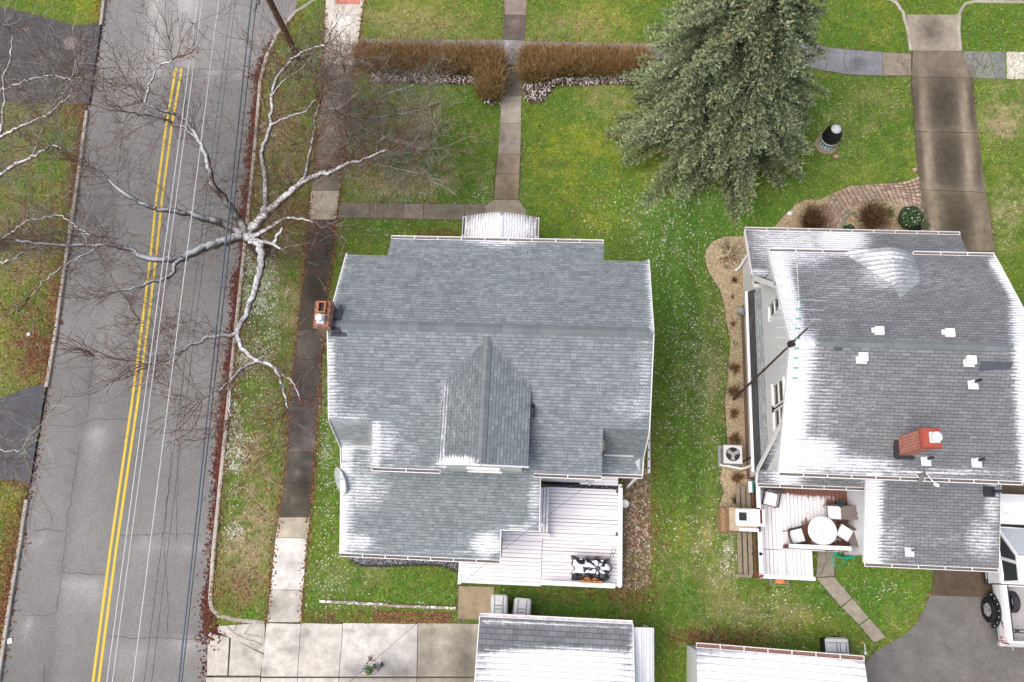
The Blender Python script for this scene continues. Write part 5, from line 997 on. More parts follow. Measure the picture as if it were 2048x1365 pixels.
def grow(tw, p, d, ln, r, depth, pal, up=.35):
    """a twig that wanders upward and forks"""
    n = max(3, int(ln/.16)); P = [np.array(p)]; d = np.array(d)/np.linalg.norm(d)
    for i in range(n):
        d = d+rng.normal(0, .17, 3)+np.array([0, 0, up*.12]); d /= np.linalg.norm(d); P.append(P[-1]+d*ln/n)
    c = np.array(pal[rng.integers(len(pal))])*(.7+.6*rng.random()); tw.add(P, r, r*.45, c)
    if depth > 0:
        for i in range(1, n+1):
            if rng.random() < .62:
                dd = d+rng.normal(0, .75, 3); grow(tw, P[i], dd, ln*rng.uniform(.35, .7), max(r*.6, .0045), depth-1, pal, up)
RED = [(.17, .06, .042), (.21, .085, .055), (.11, .055, .045), (.13, .05, .04)]; LICH = [(.30, .31, .25), (.19, .18, .14), (.13, .10, .08), (.42, .43, .40)]; MIXT = RED+RED+LICH+[(.2, .13, .1)]
def bare_tree(name, label, base, crotch, limbs, r0, pal, group, tw_ln=(.8, 2.3), dens_=3.0, tip=True):
    T = thing(name, label, 'tree', tuple(base), group); mb = MB(); tw = Twigs()
    tr = curve([base, Vector(base).lerp(crotch, .55)+Vector((.05, -.03, 0)), crotch], .3, .02)
    mb.tube(tr, list(np.linspace(r0*1.35, r0*.95, len(tr))), 12, 0); mb.ell(crotch, r0*1.1, r0*1.1, r0*.8)
    for lm in limbs:
        pts, ra, rb = lm[:3]; df = lm[3] if len(lm) > 3 else 1
        q = curve([at(*p) for p in pts], .16, .03); rr = list(ra+(rb*.75-ra)*np.linspace(0, 1, len(q))**.8*(1+rng.normal(0, .05, len(q)))); mb.tube(q, [r_*1.08+.004 for r_ in rr], 8, 0)
        n = len(q); m = int((n*.16)*dens_*df)
        for k in range(m):
            f = rng.beta(1.15, .95); i = min(int(f*(n-1)), n-2); tg = q[i+1]-q[i]; tg /= np.linalg.norm(tg)+1e-9
            d = tg*rng.uniform(.1, .9)+rng.normal(0, .8, 3); d[2] = abs(d[2])*.6+.1
            sz = rng.uniform(*tw_ln)*(1.1-.4*(1-f)); grow(tw, q[i], d, sz, .0055+.006*rng.random(), 2, pal)
        if tip:
            tg = q[-1]-q[-4]; tg /= np.linalg.norm(tg)+1e-9
            for k in range(4): grow(tw, q[-1], tg+rng.normal(0, .45, 3), rng.uniform(1.0, 2.2), .016, 2, pal)
    mb.build('trunk', M_BARK, T); tw.build('crown', T); return T
CZ = 3.2
LIMBS = [
 ([(492, 465, 3.3), (470, 425, 4.2), (445, 392, 5), (424, 372, 5.6), (418, 330, 6.3), (408, 300, 6.7), (392, 268, 7.1), (368, 236, 7.6), (345, 228, 7.9), (318, 220, 8.3), (285, 205, 8.7)], .17, .035),
 ([(400, 285, 6.9), (370, 258, 7.3), (335, 240, 7.8), (290, 232, 8.4), (262, 225, 8.9)], .06, .025), ([(290, 206, 8.6), (300, 170, 9.1), (313, 135, 9.6), (345, 120, 10)], .035, .015),
 ([(480, 466, 3.4), (450, 448, 3.9), (420, 440, 4.5), (380, 427, 5.2), (330, 420, 5.9), (290, 412, 6.4), (250, 390, 7), (215, 355, 7.5), (180, 332, 8.1)], .17, .035),
 ([(478, 474, 3.4), (445, 484, 3.9), (415, 494, 4.5), (385, 507, 5.0), (355, 518, 5.5), (320, 522, 6), (280, 512, 6.4), (245, 492, 6.9), (215, 489, 7.3), (140, 493, 8.1), (80, 486, 8.7), (30, 480, 9.1)], .19, .03),
 ([(372, 512, 5.2), (352, 525, 5.6), (350, 545, 5.9), (325, 560, 6.4), (300, 565, 6.7), (278, 575, 7.1), (240, 582, 7.6)], .09, .03),
 ([(205, 489, 7.4), (170, 510, 7.7), (130, 530, 8), (90, 560, 8.4), (60, 595, 8.8)], .035, .015),
 ([(505, 458, 3.4), (540, 422, 4.2), (570, 395, 4.8), (600, 368, 5.3), (630, 352, 5.7), (665, 345, 6.1), (694, 328, 6.5), (730, 318, 7), (775, 300, 7.5)], .20, .03, 2.6),
 ([(600, 366, 5.4), (617, 345, 5.8), (616, 310, 6.3), (628, 275, 6.8), (628, 240, 7.2), (640, 210, 7.8)], .07, .025, 2),
 ([(512, 455, 3.4), (530, 425, 4.0), (532, 380, 4.7), (530, 340, 5.2), (522, 305, 5.7), (538, 268, 6.2), (545, 220, 6.8), (543, 185, 7.2), (553, 155, 7.6), (590, 112, 8.1), (625, 98, 8.6), (650, 92, 9)], .13, .03, 1.5),
 ([(543, 252, 6.4), (565, 238, 6.8), (590, 230, 7.1), (615, 222, 7.5), (632, 200, 8)], .055, .02), ([(545, 192, 7.1), (560, 170, 7.5), (575, 150, 7.9)], .04, .018),
 ([(505, 474, 3.2), (535, 462, 3.6), (555, 445, 3.9), (570, 437, 4.1), (598, 437, 4.5), (625, 445, 5)], .11, .03), ([(500, 484, 3.2), (525, 484, 3.4), (545, 487, 3.6), (562, 499, 3.9)], .12, .05),
 ([(548, 488, 3.6), (556, 470, 3.9), (565, 455, 4.1)], .09, .05),
 ([(510, 480, 3.1), (524, 505, 3.5), (522, 540, 4.0), (512, 575, 4.4), (500, 610, 4.8), (488, 640, 5.1), (474, 665, 5.4), (478, 690, 5.7), (496, 710, 6.0), (515, 724, 6.3), (545, 728, 6.7), (560, 755, 7), (570, 790, 7.4), (575, 818, 7.7)], .17, .03),
 ([(474, 667, 5.4), (445, 672, 5.7), (410, 678, 6.1), (380, 690, 6.5), (362, 703, 6.8), (335, 722, 7.3), (305, 728, 7.7)], .09, .02), ([(512, 724, 6.3), (485, 732, 6.6), (468, 755, 7), (452, 775, 7.3), (425, 785, 7.7), (405, 800, 8.1)], .06, .018),
 ([(365, 700, 6.8), (340, 712, 7.2), (280, 705, 7.8), (240, 720, 8.3), (190, 712, 8.8)], .03, .012), ([(458, 770, 7.2), (460, 800, 7.5), (462, 835, 7.9)], .03, .014), ([(440, 672, 5.8), (425, 660, 6.1), (400, 652, 6.5), (330, 650, 7.2), (280, 640, 7.8)], .03, .012),
 ([(552, 735, 6.8), (566, 752, 7), (590, 770, 7.4), (600, 800, 7.8)], .035, .014)]
base = at(524, 502, 0); crotch = at(494, 470, CZ)
bare_tree('bare_street_tree', 'wide bare reddish-twigged tree with snow-lined limbs spreading over the road', base, crotch, LIMBS, .30, MIXT, 'bare trees by the road', dens_=5.5)
LL = [([(-70, 400, 3.5), (-30, 370, 4.6), (0, 352, 5.4), (30, 330, 6), (60, 318, 6.5), (92, 300, 7), (100, 290, 7.3), (130, 300, 8)], .15, .03), ([(-70, 390, 3.5), (-20, 320, 5), (0, 270, 5.8), (10, 210, 6.5), (6, 160, 7), (20, 120, 7.6), (25, 70, 8.2)], .14, .02), ([(0, 275, 5.8), (30, 258, 6.2), (60, 245, 6.6), (92, 232, 7), (105, 222, 7.4), (140, 190, 8)], .08, .03), ([(-70, 420, 3.4), (0, 345, 5), (40, 330, 6), (70, 305, 6.6), (86, 255, 7.3)], .09, .02), ([(-70, 430, 3.4), (-20, 500, 5), (0, 527, 5.6), (28, 518, 6.1), (50, 500, 6.6), (80, 490, 7.2)], .12, .03), ([(95, 228, 7.1), (130, 178, 7.8), (165, 160, 8.4)], .03, .012), ([(-70, 415, 3.5), (0, 480, 5.5), (60, 440, 6.5), (120, 430, 7.6), (180, 470, 8.4)], .06, .02), ([(-60, 380, 3.5), (0, 180, 7), (55, 160, 7.6), (110, 150, 8.2), (160, 165, 8.8)], .05, .015), ([(-60, 700, 5), (0, 905, 7), (40, 900, 7.5)], .03, .01)]
LL = [(a, b*.72, c*.8) for a, b, c in LL]
LB = at(-20, 500, 0)
bare_tree('bare_lawn_tree', 'grey-green lichened bare tree reaching in from the left edge over the lawn', LB, at(-72, 405, 3.4), LL, .28, LICH+LICH+RED[:2], 'bare trees by the road', dens_=4.2)
# twigs of a street sapling hanging over the sidewalk corner
SL = [([(700, 255, .3), (698, 240, 1.5), (700, 200, 3), (690, 150, 4), (682, 110, 5)], .045, .02), ([(698, 240, 1.5), (740, 210, 3), (770, 190, 4), (830, 170, 5)], .04, .015), ([(698, 240, 1.5), (730, 260, 2.6), (780, 280, 3.6), (850, 300, 4.4)], .04, .015), ([(700, 245, 1.4), (670, 220, 3), (655, 170, 4), (640, 140, 5)], .03, .012), ([(700, 245, 1.5), (740, 235, 3), (800, 230, 4), (860, 215, 5)], .03, .012), ([(699, 240, 1.5), (720, 290, 3), (760, 330, 4), (830, 345, 4.6)], .03, .012)]
bare_tree('bare_small_tree', 'small grey bare tree with dense fine twigs between sidewalk and left hedge', at(702, 262, 0), at(698, 240, 1.5), SL, .07, LICH+LICH+LICH+RED[:3], 'bare trees by the road', (.9, 2.0), 13)

def hedge(label, foot, h, n, snowy):
    """clipped leafless hedge: footprint polygon at ground, upright brown twigs, snow on the low growth in front"""
    poly = xy(foot); lo = np.min(poly, 0); hi = np.max(poly, 0); T = thing('bare_hedge', label, 'hedge', (*((lo+hi)/2), 0), 'clipped brown hedges'); tw = Twigs()
    P = rng.uniform(lo, hi, (n, 2)); P = P[inpoly(P, poly)]
    for x, y in P:
        hh = h*(.55+.5*rng.random()**.6); d = rng.normal(0, .24, 2); z0 = rng.uniform(0, .45)*h; m = np.array([x+d[0]*.5+rng.normal(0, .03), y+d[1]*.5, (z0+hh)/2])
        c = np.array([(.58, .38, .15), (.45, .29, .12), (.66, .47, .23), (.24, .16, .08), (.52, .40, .22)][rng.integers(5)])*(.6+.7*rng.random())*(.55+.5*hh/h); tw.add([(x, y, z0), m, (x+d[0], y+d[1], hh)], .009, .006, c)
    tw.build('twigs', T)
    V, F, cc = [], [], []
    sp = xy(snowy); lo = np.min(sp, 0); hi = np.max(sp, 0); P = rng.uniform(lo, hi, (n//2, 2)); P = P[inpoly(P, sp)]; c = np.where(rng.random((len(P), 1)) < .28, .9*np.array([[1, 1.02, 1.05]]), np.where(rng.random((len(P), 1)) < .5, [[.09, .05, .04]], [[.16, .09, .06]])); V, F, cc = blades(P, c, .11, .03, .03, .12)
    V[:, 2] += np.repeat(rng.uniform(0, .18, len(P)), 4); fast('low_growth', V, F, M_BLADE, cc, T); return T
hedge('longer clipped brown hedge with a turned corner, left of the front path', [(722, 114), (1006, 120), (1003, 205), (960, 205), (956, 154), (722, 148)], 1.2, 24000, [(745, 150), (955, 158), (962, 190), (985, 208), (1000, 208), (1000, 212), (970, 210), (950, 170), (740, 165)])
hedge('clipped brown hedge running from the front path into the tall spruce', [(1046, 120), (1290, 126), (1290, 156), (1120, 156), (1090, 166), (1046, 170)], 1.15, 18000, [(1046, 172), (1090, 170), (1120, 160), (1290, 158), (1290, 170), (1110, 172), (1085, 205), (1060, 208), (1048, 198)])

def twiggy(name, label, px, r, h, n, pal, group=None, up=1.2, cat='shrub', rr=.008, depth=1, lean=(0, 0)):
    c = at(*px, 0); T = thing(name, label, cat, tuple(c), group); tw = Twigs()
    for i in range(n):
        a = rng.uniform(0, 2*math.pi); rad = r*math.sqrt(rng.random()); d = np.array([math.cos(a)*rad+lean[0], math.sin(a)*rad+lean[1], up*h*(.6+.5*rng.random())])
        grow(tw, np.array(c)+np.array([math.cos(a), math.sin(a), 0])*rad*.25, d, np.linalg.norm(d)*rng.uniform(.6, 1), rr, depth, pal, .2)
    tw.build('twigs', T); return T
BR = [(.16, .085, .04), (.10, .055, .03), (.24, .13, .06), (.07, .045, .03), (.30, .17, .08)]
twiggy('bare_shrub', 'bare brown upright shrub by the start of the curved brick path, left one', (1618, 448), .55, .85, 330, BR, 'twiggy shrubs by the brick path', rr=.009); twiggy('bare_shrub', 'bare brown upright shrub inside the curve of the brick path, next to the round boxwood', (1738, 444), .62, .9, 360, BR, 'twiggy shrubs by the brick path', rr=.009)
twiggy('sprawling_bare_shrub', 'thin wide-branched bare shrub at the gravel corner beyond the roof edge', (1457, 508), .7, .5, 46, [(.12, .08, .055), (.2, .15, .1)], up=.7, rr=.010)
for px, lb, r, n, pal in [((1468, 562), 'small dark red clump near the downspout end of the gravel bed', .14, 50, [(.13, .06, .04)]), ((1465, 594), 'wispy brown stems in gravel, first plant below the dark red clump', .12, 14, BR), ((1464, 650), 'faint brown tuft on gravel just below the gas meter', .16, 30, BR), ((1468, 738), 'rusty red dried plant clump on the gravel, upper one of the mast pair', .24, 120, [(.28, .10, .05), (.20, .12, .05), (.34, .2, .08)]), ((1468, 786), 'rusty and green dried clump at the foot of the antenna mast', .3, 150, [(.26, .10, .05), (.16, .17, .06), (.3, .2, .09)]), ((1467, 828), 'olive dried plant clump midway between mast foot and air conditioner', .22, 110, [(.22, .15, .06), (.3, .2, .1)]), ((1468, 878), 'tawny dried clump directly above the air conditioner', .25, 130, [(.3, .2, .09), (.2, .13, .06)]), ((1474, 957), 'reddish brown dried clump below the air conditioner by the deck end', .27, 110, [(.22, .08, .05), (.25, .15, .07)]), ((1473, 1003), 'dark brown dried tuft just above the tan brick grill', .22, 80, [(.16, .08, .045)])]:
    twiggy('dried_plant', lb, px, r, .3, n, pal, 'dried plants in the gravel bed', up=.8, cat='plant', rr=.008)
for px, lb in [((1454, 536), 'tiny green sprig in the wide end of the gravel bed'), ((1470, 688), 'tiny green sprig halfway down the gravel strip'), ((1775, 426), 'low green tuft between the twiggy shrub and round boxwood'), ((1846, 452), 'low green tuft beside the black pot by the driveway')]:
    twiggy('green_tuft', lb, px, .14 if px[0] < 1500 else .3, .16, 34 if px[0] < 1500 else 150, [(.07, .15, .035), (.10, .2, .05), (.16, .2, .08)], 'green tufts', up=.7, cat='plant', rr=.011, depth=0)
def leafball(name, label, c, r, n, pal, zs_=1.0):
    T = thing(name, label, 'shrub', (c.x, c.y, 0)); d = rng.normal(0, 1, (n, 3)); d /= np.linalg.norm(d, axis=1)[:, None]; rad = r*(.90+.12*rng.random((n, 1)))*(1+.04*np.sin(d[:, :1]*9)+.04*np.cos(d[:, 1:2]*8)); P = np.array([c.x, c.y, r*zs_*.95])+d*rad*np.array([1, 1, zs_])
    s = .02+.02*rng.random((n, 1)); u = rng.normal(0, 1, (n, 3)); u /= np.linalg.norm(u, axis=1)[:, None]; v = np.cross(d+.8*rng.normal(0, 1, (n, 3)), u); v /= np.linalg.norm(v, axis=1)[:, None]
    V = np.stack([P-u*s*1.3, P-v*s*.7, P+u*s*1.3, P+v*s*.7], 1).reshape(-1, 3); cl = np.array(pal)[rng.integers(len(pal), size=n)]*(.6+.8*rng.random((n, 1))); cl[rng.random(n) < .06*(d[:, 2] > .2)] = (.75, .78, .8)
    fast('leaves', V, np.arange(4*n).reshape(n, 4), M_BLADE, np.repeat(cl, 4, 0), T); mb = MB(); mb.ell((c.x, c.y, r*zs_*.95), r*.9, r*.9, r*.9*zs_, 0, 20, 12); mb.build('core', plain('shrub_core', (.022, .035, .016), .9, .1), T)
leafball('round_boxwood', 'neatly clipped round dark green boxwood beside the driveway', at(1812, 444, 0), .45, 9000, [(.05, .095, .035), (.07, .12, .05), (.035, .07, .028)])
leafball('small_green_shrub', 'small dark evergreen shrub half hidden behind the porch gutter', at(1694, 466, 0), .24, 2500, [(.05, .095, .035), (.035, .07, .028)])

# the big spruce: whorls of drooping boughs, each bough a spray of needled shoots
def spruce(name, label, base, H, R):
    T = thing(name, label, 'tree', tuple(base)); mb = MB(); mb.tube([base, base+Vector((0, 0, H*.5)), base+Vector((0, 0, H))], [.26, .16, .02], 10); mb.build('trunk', plain('spruce_bark', (.11, .085, .07), .95, .1, .4, 20), T)
    Vs, Cs = [], []; bx, by = base.x, base.y; br = MB(); z = 1.2
    shoots = []
    while z < H-.3:
        f = (z-1.2)/(H-1.2); ln0 = R*(1-f)**.85+.25; nb = 9 if f < .7 else 7; a0 = rng.uniform(0, 6.28)
        for k in range(nb):
            a = a0+2*math.pi*k/nb+rng.normal(0, .16); ln = ln0*rng.uniform(.78, 1.12); dr = np.array([math.cos(a), math.sin(a)]); n = max(4, int(ln/.17)); side = np.array([-dr[1], dr[0]])
            z0 = z+rng.normal(0, .12); droop = .32+.12*rng.random(); pts = []
            for i in range(n+1):
                s = i/n; pts.append((bx+dr[0]*ln*s+side[0]*.12*math.sin(s*5+a), by+dr[1]*ln*s+side[1]*.12*math.sin(s*5+a), z0-ln*droop*s**1.3+ln*.12*max(0, s-.7)))
            br.tube(pts[::2]+[pts[-1]], list(np.linspace(.03, .008, len(pts[::2])+1)), 4)
            for i in range(max(1, int(n*.22)), n+1):
                s = i/n; wl = ln*.24*(1.15-s)+.16
                for sd in (-1, 1):
                    for q in range(2): shoots.append((pts[i], dr*rng.uniform(.4, .9)+side*sd*rng.uniform(.3, 1.0), wl*rng.uniform(.6, 1.1), s))
                shoots.append((pts[i], dr, .32, s))
        z += .50*(1-.35*f)
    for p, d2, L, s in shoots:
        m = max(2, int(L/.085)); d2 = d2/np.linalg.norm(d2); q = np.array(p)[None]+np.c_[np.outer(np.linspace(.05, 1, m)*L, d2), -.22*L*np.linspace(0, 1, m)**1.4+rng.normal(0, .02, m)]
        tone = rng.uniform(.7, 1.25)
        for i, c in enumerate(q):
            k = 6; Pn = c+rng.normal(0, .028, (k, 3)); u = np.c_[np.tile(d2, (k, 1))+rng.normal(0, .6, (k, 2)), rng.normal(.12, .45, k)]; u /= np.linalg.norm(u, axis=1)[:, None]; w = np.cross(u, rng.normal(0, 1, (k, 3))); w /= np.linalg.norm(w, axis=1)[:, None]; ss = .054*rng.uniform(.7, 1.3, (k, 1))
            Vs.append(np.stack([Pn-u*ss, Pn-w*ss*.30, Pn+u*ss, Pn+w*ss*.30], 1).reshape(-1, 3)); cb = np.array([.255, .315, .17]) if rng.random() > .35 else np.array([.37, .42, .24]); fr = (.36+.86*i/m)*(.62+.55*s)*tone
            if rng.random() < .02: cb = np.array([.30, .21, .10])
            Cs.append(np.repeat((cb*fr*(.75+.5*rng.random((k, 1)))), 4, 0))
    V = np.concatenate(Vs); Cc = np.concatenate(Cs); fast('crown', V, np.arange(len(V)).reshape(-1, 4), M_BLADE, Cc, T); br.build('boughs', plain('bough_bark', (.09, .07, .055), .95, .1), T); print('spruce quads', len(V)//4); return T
spruce('tall_spruce', 'tall dense grey-green spruce towering over the front lawn', at(1420, 262, 0), 16.0, 4.2)
# ---------------------------------------------------------------- pole and wires along the road
M_POLE = plain('weathered_pole', (.16, .10, .065), .9, .15, .35, 6)
pb = at(597, 117, 0); PT = 10.4
UP = thing('utility_pole', 'tall brown wooden utility pole rising from the grass at the street corner', 'utility pole', tuple(pb))
ptop = pb+Vector((.0, .02, PT)); mb = MB(); mb.tube([pb, ptop], [.16, .11], 12); mb.build('pole', M_POLE, UP)
mb = MB(); mb.bar(ptop+Vector((-1.2, .15, -.5)), ptop+Vector((1.2, .15, -.5)), .1, .12); mb.build('crossarm', M_POLE, UP)
mb = MB()
for dx in (-1.1, -.5, 1.1): mb.lathe(ptop+Vector((dx, .15, -.44)), [(.02, 0), (.05, .06), (.06, .12), (.02, .2)], 10)
mb.build('insulators', M_GREY, UP)
M_WIREL = plain('wire_aluminium', (.62, .62, .64), .4, .5, .05); M_WIRED = plain('wire_black', (.02, .021, .026), .6, .3, .1); M_WIREB = plain('wire_bundle', (.10, .13, .17), .5, .4, .15)
def wire(label, pts, r, mat, group='wires strung along the road', sag=.0, n=24):
    pts = [Vector(p) for p in pts]; P = []
    if len(pts) == 2:
        for i in range(n+1): f = i/n; q = pts[0].lerp(pts[1], f); q.z -= sag*4*f*(1-f); P.append(q)
    else: P = pts
    mb = MB(); mb.tube(P, r, 5); return solo('overhead_wire', mb, mat, label, 'wire', group=group)
def road_wire(label, xt, xb, z, r, mat):
    a, b = at(xt, 0, z), at(xb, 1365, z); d = (b-a); wire(label, [a-d*.45, b+d*.9], r, mat)
road_wire('leftmost pale wire over the road, just right of the yellow lines', 396, 214, 9.9, .016, M_WIREL); road_wire('second pale wire, close right of the leftmost one', 405, 225, 9.8, .016, M_WIREL); road_wire('third pale wire, alone over the middle of the right lane', 438, 266, 9.5, .016, M_WIREL)
road_wire('thin dark wire over the right lane, left of the thin dark pair', 463, 288, 8.6, .006, M_WIRED); road_wire('thin dark wire over the right lane, right of the thin dark pair', 471, 303, 8.4, .006, M_WIRED)
road_wire('thick blue-grey cable along the right kerb, left of its pair', 503, 357, 6.3, .030, M_WIREB); road_wire('blue-grey cable along the right kerb, right of its pair', 513, 363, 6.1, .022, M_WIREB)
mb = MB(); p = at(514, 6, 6.2); mb.tube([p+Vector((0, .2, 0)), p+Vector((.08, .05, -.05)), p+Vector((-.04, -.1, -.05)), p+Vector((.02, -.25, 0))], .03, 6); solo('cable_splice', mb, M_BLACK, 'small black looped splice hanging on the blue-grey cable pair', 'cable fitting')
wire('thin black wire from the rear wall corner of the grey-roofed house toward the concrete driveway', [at(1195, 955, 5.2), at(980, 1120, 4.6), at(690, 1372, 5.4)], .006, M_WIRED, 'service wires')
wire('thin wire from the roof corner across the right lawn to the neighbouring garage', [at(1192, 950, 5.8), at(1236, 1005, 5.6), at(1330, 1120, 5.2), at(1420, 1255, 5.0), at(1520, 1400, 5.6)], .003, M_GREY, 'service wires')

# ---------------------------------------------------------------- antenna mast beside the neighbour
mb0 = at(1466, 800, 0); 
_k = (1615-1106)/(1466-1106); AMZ = 9.8; mtop = at(1612, 657, AMZ); mtop = Vector((mb0.x, mtop.y, AMZ))
AN_ = thing('antenna_mast', 'rusty antenna mast rising from the gravel bed past the snowy gable, with tv aerials', 'antenna', tuple(mb0))
mb = MB(); mb.tube([mb0, mb0.lerp(mtop, .55), mtop], [.045, .036, .025], 8)
for f in (.2, .35, .5): q = mb0.lerp(mtop, f); mb.cyl(q, .055, .06, 8)
mb.build('mast', plain('rust', (.10, .055, .04), .8, .3, .4, 20), AN_)
rq = mb0.lerp(mtop, .835); mb = MB(); mb.box(rq, (.18, .18, .22), 0, .3, .03); mb.build('rotor', M_BLACK, AN_)
M_TEAL = plain('teal_insulator', (.12, .38, .36), .5, .4, .1)
bz_ = mb0.lerp(mtop, .90).z; b0_ = at(1598, 600, bz_); b1_ = at(1590, 757, bz_); mb = MB(); mb.bar(b0_, b1_, .025, .025)
for i in range(9):
    q = b0_.lerp(b1_, i/8); w_ = 1.05-.07*i; mb.tube([q+Vector((-w_*.75, .02, .02)), q+Vector((w_*.75, -.02, .02))], .005, 4)
q = b0_+Vector((0, 0, 0)); mb.tube([q, q+Vector((-.02, 1.2, .05))], .008, 4); mb.bar(q.lerp(b1_, .5), Vector((mb0.x, q.lerp(b1_, .5).y, bz_)), .03, .03); mb.build('boom', M_ALU, AN_)
mb = MB()
for i in range(9): mb.box(b0_.lerp(b1_, i/8)+Vector((0, 0, .02)), (.14, .035, .05))
mb.build('insulators', M_TEAL, AN_)
mb = MB()
for i in range(4):
    q = mtop+Vector((-.18+.12*i, .14*i-.12, -.05)); mb.tube([q+Vector((-.32, .42, 0)), q+Vector((.32, -.42, 0))], .005, 4)
mb.bar(mtop+Vector((-.25, -.2, -.05)), mtop+Vector((.25, .35, -.05)), .02, .02); mb.build('small_aerial', M_GREY, AN_)

# ---------------------------------------------------------------- satellite dishes
DI = thing('satellite_dish', 'pale satellite dish at the left edge of the grey-roofed addition', 'satellite dish', tuple(at(690, 965, 3.6)))
dc = at(682, 962, 4.15); nrm = Vector((-.75, -.35, .55)).normalized(); X_, Y_, _ = frame(nrm); mb = MB()
mb.loft([[dc+X_*r*1.15*math.cos(a)+Y_*r*math.sin(a)+nrm*(h) for a in [2*math.pi*i/24 for i in range(24)]] for r, h in ((.44, .02), (.43, .035), (.3, -.02), (.12, -.06), (.01, -.065), (.01, -.085), (.3, -.045), (.44, .01))], 0, False, smooth=True); mb.build('dish', plain('dish_grey', (.42, .47, .47), .5, .3, .08), DI)
mb = MB(); mb.tube([dc-nrm*.08, dc-nrm*.25+Vector((0, 0, -.1)), Vector((dc.x+.5, dc.y, za(dc.y)))], .03, 8); mb.tube([dc-Y_*.4, dc+nrm*.5], .015, 6); mb.box(dc+nrm*.5, (.07, .07, .1)); mb.build('bracket', M_GREY, DI)
DJ = thing('satellite_dish', 'small grey satellite dish on the snowy rear gutter of the right-hand house', 'satellite dish', tuple(at(1830, 958, 5.8)))
dc = at(1843, 958, 6.2); nrm = Vector((.85, -.42, .3)).normalized(); X_, Y_, _ = frame(nrm); mb = MB()
mb.loft([[dc+X_*r*.9*math.cos(a)+Y_*r*math.sin(a)+nrm*h for a in [2*math.pi*i/24 for i in range(24)]] for r, h in ((.30, .02), (.29, .03), (.2, -.02), (.08, -.05), (.01, -.055), (.01, -.07), (.2, -.04), (.3, .01))], 0, False, smooth=True); mb.build('dish', M_GREY, DJ)
mb = MB(); mb.tube([dc-nrm*.06, dc-nrm*.35+Vector((0, .2, -.12)), Vector((dc.x-.2, SS2+.15, z2(SS2+.15)))], .022, 8); mb.tube([dc-X_*.26, dc+nrm*.42], .018, 6); mb.box(dc+nrm*.44, (.16, .1, .09), 0, -.4, .02); mb.build('bracket', M_ALU, DJ)

# ---------------------------------------------------------------- wheelie bins
M_BIN = plain('bin_body', (.025, .027, .035), .6, .3, .2)
def bin_(label, c, rz, group):
    T = thing('wheelie_bin', label, 'bin', (0, 0, 0), group); mb = MB()
    R = lambda w, d, z, dy=0: [(x*w/2, y*d/2+dy, z) for x, y in ((1, .8), (.8, 1), (-.8, 1), (-1, .8), (-1, -.8), (-.8, -1), (.8, -1), (1, -.8))]
    mb.loft([R(.48, .56, .03), R(.50, .6, .3), R(.60, .74, .98), R(.64, .78, 1.0), R(.64, .78, 1.03)]); mb.build('body', M_BIN, T)
    mb = MB(); mb.loft([R(.66, .82, 1.035), R(.66, .82, 1.06), R(.60, .74, 1.11), R(.42, .5, 1.13)])
    for sx in (-.22, .22): mb.bar((sx, .36, 1.115), (sx*1.02, -.34, 1.115), .045, .05)
    mb.box((0, .14, 1.135), (.28, .18, .03), bev=.01); mb.box((0, -.2, 1.135), (.28, .16, .03), bev=.01)
    for sx in (-.30, -.16, .16, .30): mb.bar((sx, .36, 1.118 if abs(sx) > .2 else 1.14), (sx, -.34, 1.118 if abs(sx) > .2 else 1.14), .018, .012, 1)
    for yy in (.03, -.09, -.30): mb.bar((-.14, yy, 1.142), (.14, yy, 1.142), .02, .012, 1)
    mb.build('lid', [plain('bin_lid_snowy', (.62, .63, .65), .5, .3, .12, 6, snow=.25, snz=.93), plain('bin_groove', (.10, .105, .11), .6, .3)], T)
    for sx in (-.27, .27): m = MB(); m.tube([(sx-.03, -.33, .12), (sx+.03, -.33, .12)], .12, 14); m.build('wheel', M_BLACK, T)
    m = MB(); m.tube([(-.25, -.40, .98), (-.25, -.46, 1.02), (.25, -.46, 1.02), (.25, -.40, .98)], .018, 6); m.build('handle', M_BIN, T)
    T.location = c; T.rotation_euler = (0, 0, rz); return T
c1, c2_ = at(998, 1213, 1.05), at(1044, 1220, 1.05)
b_ = bin_('snow-topped dark wheelie bin next to the tan concrete pad, left of its pair', (c1.x, c1.y, 0), .03, 'wheelie bins')
copy_thing(b_, (c2_.x, c2_.y, 0), -.05, 'snow-topped dark wheelie bin behind the snowy garage, right of its pair'); c3 = at(1674, 1295, 1.05)
copy_thing(b_, (c3.x, c3.y, 0), math.pi/2+.02, 'lone snow-topped dark bin on the lawn behind the garage with dark roof lines')

# ---------------------------------------------------------------- things on and around the grey house deck
M_TARP = plain('black_tarp', (.012, .013, .022), .28, .6, .3, 8, snow=.0)
t = NT('snowy_tarp', .3, .5); k = t.math('MULTIPLY', t.ramp(t.nz(), .90, .985), t.ramp(t.noise(t.pos(), 3.2, 3), .36, .46)); M_TARP = t.out(t.mix(k, (.012, .013, .022), SNOW))
GT = thing('covered_grill_table', 'outdoor table under a crumpled black tarp with snow pooled in its folds', 'covered table', tuple(at(1185, 1142, dz)))
tc = at(1183, 1136, 1.35); bm = bmesh.new(); nx_, ny_ = 50, 30; tw_, td_ = 1.42, .80
sa = np.random.default_rng(5)
nx_, ny_ = 100, 64
def tarp_h(x, y):
    h = .22*math.exp(-(((x+.36)/.17)**2+((y-.28)/.14)**2)); h += .10*math.exp(-(((x-.45)/.22)**2+((y-.24)/.09)**2)); h -= .04*math.exp(-(((x-.24)/.10)**2+((y+.02)/.12)**2))
    a = math.atan2(y+.02, x-.24); h += .035*math.sin(a*7+.6)*min(1, math.hypot(x-.24, y+.02)*2.2); h += .02*math.sin(x*19+y*11)*math.sin(y*16-x*6); return h
vs = []; sv = bm.verts.layers.float.new('snowv')
